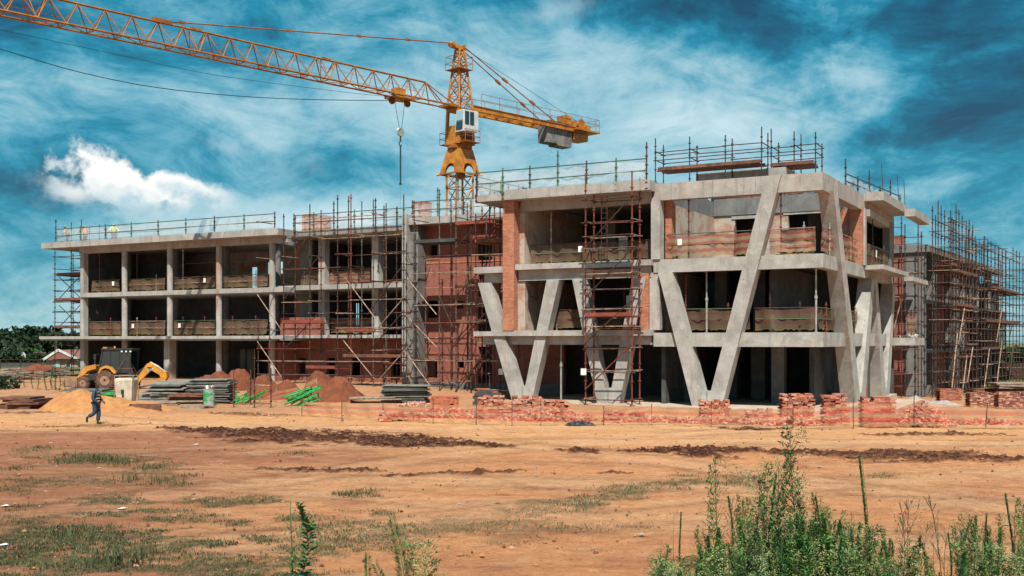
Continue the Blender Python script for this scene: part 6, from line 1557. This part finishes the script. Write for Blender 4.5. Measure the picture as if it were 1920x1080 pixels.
def palm(px, pyt, d):
    x = (px - 960) / F * d; top = zat(px, pyt, d); t = empty('palm_tree', (x, d, 0), 0, 'palm tree with a ragged round head above the dark trees on the left', 'palm tree')
    MB().tube((0, 0, -.2), (.1, 0, top - 1.2), .35, 8, .22).build('trunk', 'bark', t); rg = random.Random(4); m = MB()
    for k in range(46):
        a = rg.random() * 6.28; el_ = rg.uniform(-.9, 1.3); L = rg.uniform(1.5, 2.2); o_ = Vector((.1, 0, top - 1.3)); dv = Vector((math.cos(a) * math.cos(el_), math.sin(a) * math.cos(el_), math.sin(el_)))
        pts_ = [o_ + dv * L * t_ + Vector((0, 0, -.5 * t_ * t_ * L)) for t_ in (0, .35, .7, 1)]
        sdv = dv.cross(Vector((0, 0, 1))).normalized()
        for q in range(3):
            w0, w1 = (.05, .28, .24, .02)[q], (.05, .28, .24, .02)[q + 1]
            m.add([pts_[q] - sdv * w0, pts_[q] + sdv * w0, pts_[q + 1] + sdv * w1, pts_[q + 1] - sdv * w1], [(0, 1, 2, 3)])
    m.build('fronds', 'leaf_d', t, fix=False)
palm(106, 606, 150)
def house(px0, px1, pyr, d, label, gable=True):
    x0, x1 = (px0 - 960) / F * d, (px1 - 960) / F * d; rz_ = zat(0, pyr, d); h = empty('house', ((x0 + x1) / 2, d, 0), 0, label, 'house'); w = (x1 - x0) / 2; e = rz_ * .58
    m = MB(); m.box(-w * .9, w * .9, 0, 6, 0, e); m.build('wall', 'wall_t', h)
    MB().prism([(-w * 1.0, -.4, e), (-w * .15, -.4, rz_), (w * 1.0, -.4, e), (w * 1.0, -.4, e - .12), (-w * 1.0, -.4, e - .12)], (0, 6.8, 0)).build('roof', 'roof_t', h)
    m = MB(); m.beam((-w * .15, -.45, rz_), (w * 1.0, -.45, e - .05), .08, .28); m.beam((-w * .15, -.45, rz_), (-w * 1.0, -.45, e - .05), .08, .28); m.build('barge_board', 'white', h)
    f = MB().box(-w * .45, -w * .15, -.06, -.004, e * .35, e * .85).build('window', 'white', h); MB().box(-w * .41, -w * .19, -.09, -.064, e * .42, e * .8).build('pane', 'glass_b', f)
    f = MB().box(w * .2, w * .5, -.06, -.004, e * .35, e * .85).build('window', 'white', h); MB().box(w * .24, w * .46, -.09, -.064, e * .42, e * .8).build('pane', 'glass', f)
house(84, 150, 656, 128, 'single storey house with red roof and white gable boards behind the left scaffold')
house(38, 56, 661, 145, 'small pale roofed house between the trees at the left')
# fence and boundary in the far left
fn = empty('boundary_fence', (-70, 118, 0), R(2), 'thin dark wire fence crossing the far left behind the site', 'fence')
for i in range(14): MB().tube((i * 2.2, 0, 0), (i * 2.2, 0, 1.7), .05, 5).build('post', 'steel_d', fn)
for z in (.3, .8, 1.3, 1.65): MB().tube((0, 0, z), (28.6, 0, z), .02, 4).build('wire', 'steel_d', fn)
w_ = MB().box(-12, 12, -.15, .15, 0, 1.0).build('boundary_wall', 'blk', None); w_.location = (-60, 132, 0); tag(w_, 'long low dark wall in front of the houses on the left', 'wall')
rd = heap('soil_heap', 'low red earth bank far behind at the left below the trees', 'soil_r', 20, 100, 699, .9, 4, 12, [(-.3, .7, 1), (.4, .6, .9)])
w_ = MB().box(-14, 14, -.1, .1, 0, 2.1).build('boundary_fence', 'steel_d', None); w_.location = (70, 128, -1.0); tag(w_, 'dark solid fence behind the rear wing at the right', 'fence')
def steel_rack(px, py, label):
    t = thing_at('timber_rack', px, py, label, 'timber pile')
    for i in range(9): m = MB(); L = rs.uniform(1.6, 3.2); m.beam((-L / 2, 0, 0), (L / 2, 0, 0), .12, .10); o = m.build('timber', rs.choice(('wood', 'plank', 'sheet_d')), t); o.location = (rs.uniform(-.5, .5), rs.uniform(-.5, .5), .08 + i * .085); o.rotation_euler = (0, rs.uniform(-.12, .12), rs.uniform(-.4, .4))
steel_rack(45, 712, 'untidy dark timber pile far left beyond the weeds'); steel_rack(100, 708, 'untidy timber pile under the left scaffold tower'); steel_rack(16, 708, 'untidy timber pile at the left picture edge')
# ------------------------------------------------------------------ weeds
def weed_proto(kind, seed):
    """unit-height plant parts: list of (part name, mesh, material)"""
    rg = random.Random(seed); st = MB(); lf = MB(); fl = MB()
    bend = rg.uniform(-.05, .05); bx = lambda t: Vector((bend * t * t + .01 * math.sin(t * 9 + seed), .03 * math.sin(t * 5 + seed), t))
    pts_ = [bx(i / 10) for i in range(11)]
    for a, b in zip(pts_[:-1], pts_[1:]): st.tube(a, b, .0045 * (1.15 - a.z), 5)
    def leaf(p, dv, L, w, droop=.3):
        dv = dv.normalized(); s = dv.cross(Vector((0, 0, 1))); s = s.normalized() if s.length > .01 else Vector((1, 0, 0))
        s = (s + Vector((rg.uniform(-.4, .4), rg.uniform(-.4, .4), rg.uniform(-.4, .4)))).normalized()
        w = w * 1.35; m_ = p + dv * L * .5; e = p + dv * L + Vector((0, 0, -droop * L))
        lf.add([p, m_ + s * w, e, m_ - s * w], [(0, 1, 2, 3)])
    def tuft(p, r, n, sz=.0045):
        for _ in range(n):
            q = p + Vector((rg.gauss(0, r), rg.gauss(0, r), rg.gauss(0, r * 1.3))); a = Vector((rg.gauss(0, 1), rg.gauss(0, 1), rg.gauss(0, 1))).normalized() * sz; b = a.orthogonal().normalized() * sz
            fl.add([q - a, q + b, q + a, q - b], [(0, 1, 2, 3)])
    if kind == 'plume':
        for i in range(46):
            t = .50 + .50 * i / 46; a = rg.random() * 6.28; L = (.075 * math.sin(min(1, (1.02 - t) / .25) * 1.57) + .012) * rg.uniform(.6, 1.1)
            dv = Vector((math.cos(a) * .8, math.sin(a) * .8, rg.uniform(.8, 1.4))).normalized(); p = bx(t); q = p + dv * L
            st.tube(p, q, .0012, 3); tuft(q, .009, 7, .004); tuft(p + dv * L * .6, .008, 4, .0035)
            for _ in range(6): leaf(p + dv * L * rg.random(), dv + Vector((rg.uniform(-1, 1), rg.uniform(-1, 1), 0)), .026, .0032)
        for i in range(190):
            t = .04 + .85 * rg.random(); a = rg.random() * 6.28; leaf(bx(t), Vector((math.cos(a), math.sin(a), rg.uniform(.3, 1.3))), rg.uniform(.04, .085) * (1.1 - t * .5), .0042, .5)
    elif kind == 'spike':
        for i in range(260):
            t = .25 + .75 * i / 260; a = i * 2.4; leaf(bx(t), Vector((math.cos(a), math.sin(a), rg.uniform(1.6, 2.8))), rg.uniform(.03, .045) * (1.15 - .5 * t), .0042, .1)
        for i in range(40):
            t = .03 + .25 * rg.random(); a = rg.random() * 6.28; leaf(bx(t), Vector((math.cos(a), math.sin(a), .7)), .06, .005, .4)
    elif kind == 'leafy':
        for i in range(230):
            t = .02 + .98 * (i / 230); a = i * 2.4 + rg.uniform(-.4, .4); up = rg.uniform(.5, 1.5) + (1.5 if t > .85 else 0)
            leaf(bx(t), Vector((math.cos(a), math.sin(a), up)), rg.uniform(.06, .115) * (1.05 - .6 * t), .0055, .35)
        for i in range(10):
            t = rg.uniform(.3, .9); a = rg.random() * 6.28; dv = Vector((math.cos(a), math.sin(a), 1.4)).normalized(); L = .16 * (1.1 - t); p = bx(t); st.tube(p, p + dv * L, .0016, 3)
            for k in range(12): leaf(p + dv * L * k / 12, dv + Vector((rg.uniform(-1, 1), rg.uniform(-1, 1), .3)), .035, .0035)
    elif kind == 'fan':
        for i in range(170):
            t = .30 + .70 * i / 170; a = (0 if i % 2 else math.pi) + rg.uniform(-.5, .5); leaf(bx(t), Vector((math.cos(a), .4 * math.sin(a), 1.5)), rg.uniform(.08, .14) * (1.15 - .75 * t), .0055, .12)
    elif kind == 'dry':
        for i in range(16):
            t = rg.uniform(.35, .95); a = rg.random() * 6.28; dv = Vector((math.cos(a) * .5, math.sin(a) * .5, 1)).normalized(); L = rg.uniform(.08, .2) * (1.15 - t * .6); p = bx(t); q = p + dv * L; st.tube(p, q, .0018, 4)
            for _ in range(6): leaf(p + dv * L * rg.random(), dv, .016, .003); 
            tuft(q, .004, 5, .003)
    elif kind == 'bush':
        for i in range(60):
            a = rg.random() * 6.28; t = rg.uniform(.35, .98); L = rg.uniform(.10, .26) * (1.3 - t); dv = Vector((math.cos(a), math.sin(a), rg.uniform(.8, 1.6))).normalized(); p = bx(t); q = p + dv * L; st.tube(p, q, .0018, 3); tuft(q, .016, 8, .0055); tuft(p + dv * L * .6, .014, 3, .005)
            for _ in range(3): leaf(p + dv * L * rg.random(), dv + Vector((rg.uniform(-1, 1), rg.uniform(-1, 1), 0)), .045, .005)
    out = []
    def mk(n, mb, mt):
        if not mb.v: return
        me = bpy.data.meshes.new(n); me.from_pydata(mb.v, [], mb.f); me.materials.append(M[mt]); out.append((n, me))
    dark = kind in ('spike',) or seed % 3 == 0
    mk('stem', st, 'weed_s' if kind in ('dry', 'plume') else 'weed_d'); mk('leaves', lf, 'weed_d' if dark or kind == 'dry' else 'weed'); mk('flowers', fl, 'weed_f' if kind != 'dry' else 'weed_s')
    return out
WP = {k: [weed_proto(k, s) for s in range(1, n + 1)] for k, n in (('plume', 4), ('spike', 2), ('leafy', 4), ('fan', 2), ('dry', 2), ('bush', 3))}
wr = random.Random(9)
WL = dict(plume=('weed stalk with pale fluffy seed plume in the tall clump at the lower right', 'plumed weeds in the foreground clump'), spike=('dark narrow spike of a weed rising from the foreground clump', 'dark weed spikes in the foreground'),
          leafy=('leafy green weed stalk low in the foreground clump', 'leafy weeds in the foreground clump'), fan=('', ''), dry=('thin dry branching weed with almost no leaves at the lower right', 'dry branching weeds in the foreground'), bush=('low weed with pale flower heads along the bottom edge', 'low flowering weeds along the bottom edge'))
def weed(px, py, d, kind, label=None, lean=0.0, wide=1.0):
    x = (px - 960) / F * d; zb = gz(x, d) - .05; top = zat(px, py, d); h = top - zb; dx = math.tan(lean) * h
    g = empty('weed', (x - dx, d, zb), 0, label or WL[kind][0], 'weed', None if label else WL[kind][1]); g.scale = (h * wide, h * wide, h); g.rotation_euler = (wr.uniform(-.04, .04), lean, 0)
    for n, me in wr.choice(WP[kind]): o = bpy.data.objects.new(n, me); C.objects.link(o); o.parent = g; o.rotation_euler = (0, 0, wr.random() * 6.28 if kind != 'fan' else wr.uniform(-.3, .3))
    return g
weed(1488, 803, 9.0, 'plume', 'tallest weed of all with a broad pale plume, reaching up towards the net', 0, .85)
weed(1346, 864, 8.8, 'plume', 'tall pale plumed weed standing left of the dense clump', 0, .8)
weed(1441, 868, 8.9, 'plume', 'tall pale plumed weed between the two tallest ones', 0, .85)
weed(1615, 855, 9.0, 'spike', 'tallest dark narrow spike, right of the dense clump', 0, .8)
weed(1270, 963, 9.2, 'spike', 'small dark spike standing alone left of the clump', 0, .8)
weed(568, 940, 8.6, 'leafy', 'solitary leafy green weed at the bottom, left of centre', .04, 2.0)
weed(722, 966, 8.4, 'fan', 'slender weed with leaning leafy tip right of the solitary one', -.22, 1.2)
weed(680, 1036, 8.2, 'fan', 'short weed with drooping leaves bending left at the bottom edge', -.5, 1.5)
weed(700, 1040, 8.2, 'fan', 'short dark leafy weed upright beside the drooping one', .1, 1.3)
weed(768, 1022, 8.3, 'bush', 'small weed with pale flower heads beside the leaning one', 0, 1.0)
weed(803, 1024, 8.3, 'bush', 'round weed with pale flower heads right of the leaning one', 0, 1.3)
for px, py, ln in ((1018, 1060, -.9), (1075, 1052, -.75), (1105, 1050, .7), (1165, 1052, .8)):
    weed(px, py, 8.2, 'fan', 'arching fern like weed at the bottom edge, ' + {1018: 'leftmost', 1075: 'second from left', 1105: 'third from left', 1165: 'rightmost'}[px], ln, 1.5)
for px, py in ((1410, 885), (1465, 925), (1512, 905), (1530, 925), (1385, 950), (1432, 930), (1470, 870), (1400, 935), (1555, 950), (1378, 935), (1450, 940), (1325, 985), (1535, 950), (1310, 1000), (1590, 965), (1495, 960), (1545, 985), (1630, 990), (1655, 995), (1880, 965), (1800, 985), (1808, 965), (1905, 945), (1836, 975), (1920, 940), (1860, 990)):
    weed(px + wr.uniform(-4, 4), py + wr.uniform(-6, 8), wr.uniform(8.3, 9.6), 'plume', None, wr.uniform(-.05, .05), wr.uniform(.7, 1.0))
for px, py in ((1374, 930), (1450, 890), (1528, 930), (1575, 975), (1785, 1000), (1842, 965), (1896, 930)): weed(px, py, wr.uniform(8.5, 9.3), 'spike', None, 0, .9)
for px, py in ((1697, 935), (1715, 935), (1752, 930), (1740, 975), (1780, 985), (1690, 960), (1665, 1010)): weed(px, py, wr.uniform(8.7, 9.4), 'dry', None, wr.uniform(-.06, .06), 1.0)
for i in range(118):
    px = (1340 + 300 * wr.random()) if i % 2 else 1225 + 720 * wr.random() ** .9; py = 965 + 75 * wr.random() + (40 if 1640 < px < 1780 else 0) + (40 if px < 1340 else 0)
    weed(px, py, wr.uniform(8.2, 9.6), wr.choice(('leafy', 'leafy', 'leafy', 'plume')), None, wr.uniform(-.16, .16), wr.uniform(1.0, 1.5))
for i in range(44):
    px = 1205 + 740 * wr.random(); weed(px, 1020 + 40 * wr.random() + (20 if px < 1330 else 0), wr.uniform(8.0, 8.8), wr.choice(('bush', 'leafy', 'bush')), None, wr.uniform(-.15, .15), 1.3)
# tall weeds and bush around the sand heap
for i, (px, py, h) in enumerate([(85, 744, 1.3), (96, 743, 1.6), (105, 744, 1.5), (113, 745, 1.1), (60, 742, .9), (45, 740, 1.0), (30, 741, .9), (72, 743, 1.0), (122, 745, .8), (20, 740, .8), (10, 742, 1.0)]):
    x, y = gp(px, py); g = empty('weed', (x, y, gz(x, y)), 0, 'green weed growing behind the sand heap at the left', 'weed', 'weeds behind the sand heap'); g.scale = (h * 1.8, h * 1.8, h)
    for n, me in WP['leafy'][i % 4]: o = bpy.data.objects.new(n, me); C.objects.link(o); o.parent = g
x, y = gp(8, 742); b_ = empty('bush', (x, y, 0), 0, 'dark bush at the left picture edge above the steel bundle', 'bush'); leafmesh([(0, 0, .6, 1.1, .7), (-.8, .3, .8, .8, .7)], 1500, .09, 5, 'leaf_d', 'foliage', b_)
# grass tufts standing up from the flat patches
def tuft_thing(px, py, h, w, label, n=60, mat='grass'):
    x, y = gp(px, py); rg = np.random.default_rng(int(px)); p = np.stack([x + rg.normal(0, w, n), y + rg.normal(0, w, n), np.full(n, gz(x, y))], 1)
    o = blades('grass_tuft', p, h, .008, mat, None, rg); del o['kind']; o['category'] = 'grass tuft'; o['label'] = label; o['group'] = 'grass tufts on the open ground'
for px, py, h in ((180, 862, .5), (208, 866, .7), (230, 872, .5), (143, 866, .8), (285, 880, .4), (250, 902, .55), (330, 910, .3), (148, 1005, .45), (222, 1055, .8), (240, 1062, .6), (25, 880, .3), (350, 895, .3), (120, 868, .5), (75, 840, .3), (302, 905, .4), (560, 850, .2), (660, 928, .25), (690, 922, .2)):
    tuft_thing(px, py, h * .40, .16 + h * .18, 'upright tuft of grass on the open red ground at the left', 90)
# scattered litter and clods
for i in range(60):
    px = rs.uniform(0, 1920); py = 800 + 270 * rs.random() ** 1.3; x, y = gp(px, py); s_ = rs.uniform(.02, .07)
    m = MB(); m.lathe([(.5, -.3), (1, 0), (.6, .4)], n=6); m.v = [(a * s_ * rs.uniform(.7, 1.3), b * s_ * rs.uniform(.7, 1.3), c * s_) for a, b, c in m.v]
    o = m.build('stone', rs.choice(('brk_p', 'soil_r', 'gravel')), None); o.location = (x, y, gz(x, y) + .02); tag(o, 'small stone lying on the open earth', 'stone', 'stones on the open earth')
for px, py, L, a, l in ((480, 856, 1.0, .35, 'pale bent stick on the red earth left of centre'), (275, 857, .7, .05, 'short pale plank on the red earth near the grass tufts'), (555, 860, .5, 0, 'small pale splinter of wood right of the bent stick')):
    x, y = gp(px, py); o = MB().beam((-L / 2, 0, 0), (L / 2, 0, .02), .035, .02).build('stick', 'wood', None); o.location = (x, y, gz(x, y) + .05); o.rotation_euler = (0, 0, -a); tag(o, l, 'stick')
for px, py, l in ((8, 951, 'white scrap of paper at the left edge of the grass'), (228, 956, 'white scrap of paper between the grass strips'), (5, 1025, 'pale scrap of paper low at the left edge'), (367, 835, 'pale blue scrap lying below the dark churned earth')):
    x, y = gp(px, py); o = MB().add([(-.12, -.08, 0), (.1, -.1, .03), (.13, .08, .01), (.02, .1, .05), (-.1, .06, .0)], [(0, 1, 2, 3, 4)]); m = MB(); m.v = [(-.12, -.08, 0), (.1, -.1, .03), (.13, .08, .01), (.02, .1, .05), (-.1, .06, .0)]; m.f = [(0, 1, 2, 3, 4)]
    o = m.build('paper_scrap', 'paper', None, fix=False); o.location = (x, y, gz(x, y) + .03); o.scale = (.7, .7, .5); o.modifiers.new('t', 'SOLIDIFY').thickness = .004; tag(o, l, 'litter')
# torn edge of render on the concrete column and rubble on the slab stub
for i in range(26):
    m = MB(); s_ = rs.uniform(.05, .13); m.box(-s_, s_, -s_, s_, 0, s_ * 1.2); o = m.build('rubble', 'conc_v', B); s2 = rs.uniform(20, 23); o.location = (.029 * s2 + rs.uniform(.4, 1.3), s2, 3.95 + .12 * rs.random()); o.rotation_euler = (rs.random(), rs.random(), rs.random())
for px, lb in ((1086, 'hanging on the access tower'), (931, 'hanging on the narrow scaffold by the brick wall'), (1712, 'hanging in the rear wing scaffold')):
    v = -1.95 if px == 1086 else (1.0 if px == 931 else -2.9)
    if px == 1712: f = wframe('notice_card', 'small white notice card ' + lb, 'notice'); MB().box(-4.2, -3.8, -2.95, -2.92, 1.9, 2.5).build('card', 'paper', f)
    else:
        f = bframe('notice_card', 'small white notice card ' + lb, 'notice'); u = fu(px + 8, v); z = zat(px, 697, W(u, v).y); MB().box(u - .17, u + .17, v, v + .02, z - .19, z + .19).build('card', 'paper', f)
# orange cloth sagging from the rear wing roof
o_ = wframe('draped_net', 'orange brown netting tied to the rear wing roof and sagging over its edge', 'netting')
ya, yb2 = fv2(1815, .3), fv2(1838, .3)
net_panel((.3, ya), (.3, yb2), 10.0, 10.8, 'net_b', o_, .8, 14, z0b=10.4, z1b=11.2); MB().path([(.3, ya, 13.2), (.35, ya + .1, 11.6), (.4, ya, 10.7)], .12, 6).build('knotted_end', 'net_b', o_)
pn_ = wframe('shade_cloth', 'brown shade cloth panel hung on the scaffold at the far end of the rear wing', 'cloth')
net_panel((.45, 27), (.45, 37.5), 3.2, 6.8, 'net', pn_, .05, 30)

# brick packs waiting on the roofs, and green girders under the cast box
def brick_pack(px0, px1, v, h, label, z=12.46):
    u0, u1 = fu(px0, v), fu(px1, v); p = bframe('brick_pack', label, 'brick pack')
    MB().box(u0, u1, v, v + 1.0, z + .12, z + h).build('bricks', 'brick_o', p); MB().box(u0 - .05, u1 + .05, v - .03, v + 1.03, z + .01, z + .118).build('pallet_base', 'wood', p)
    m = MB(); w = u1 - u0; m.box(u0 + w * .3, u0 + w * .3 + .06, v - .012, v - .002, z + .12, z + h); m.box(u0 + w * .7, u0 + w * .7 + .06, v - .012, v - .002, z + .12, z + h); m.build('strap', 'black', p)
brick_pack(566, 584, 10, 1.5, 'orange brick pack on the roof of the set back bay, left of the pair'); brick_pack(588, 607, 10, 1.35, 'orange brick pack on the roof of the set back bay, right of the pair')
brick_pack(772, 796, 8, 1.5, 'orange brick pack on the roof beside the crane mast', 12.51)
for i, px in enumerate((1325, 1350, 1378, 1404, 1428)):
    u = fu(px, 12.7); g = bframe('formwork_girder', 'green formwork girder under the box cast on the roof, ' + ('first', 'second', 'third', 'fourth', 'fifth')[i] + ' from the left', 'formwork girder')
    m = MB(); m.box(u - .05, u + .05, 12.4, 15, 14.62, 14.70); m.box(u - .05, u + .05, 12.4, 15, 14.36, 14.44); [m.beam((u, 12.5 + k * .5, 14.45), (u, 12.75 + k * .5, 14.61), .05, .05) for k in range(5)]; m.build('girder', 'green_t', g)
    MB().tube((u, 12.8, 12.78), (u, 12.8, 14.35), .04, 6).build('prop', 'steel_d', g)
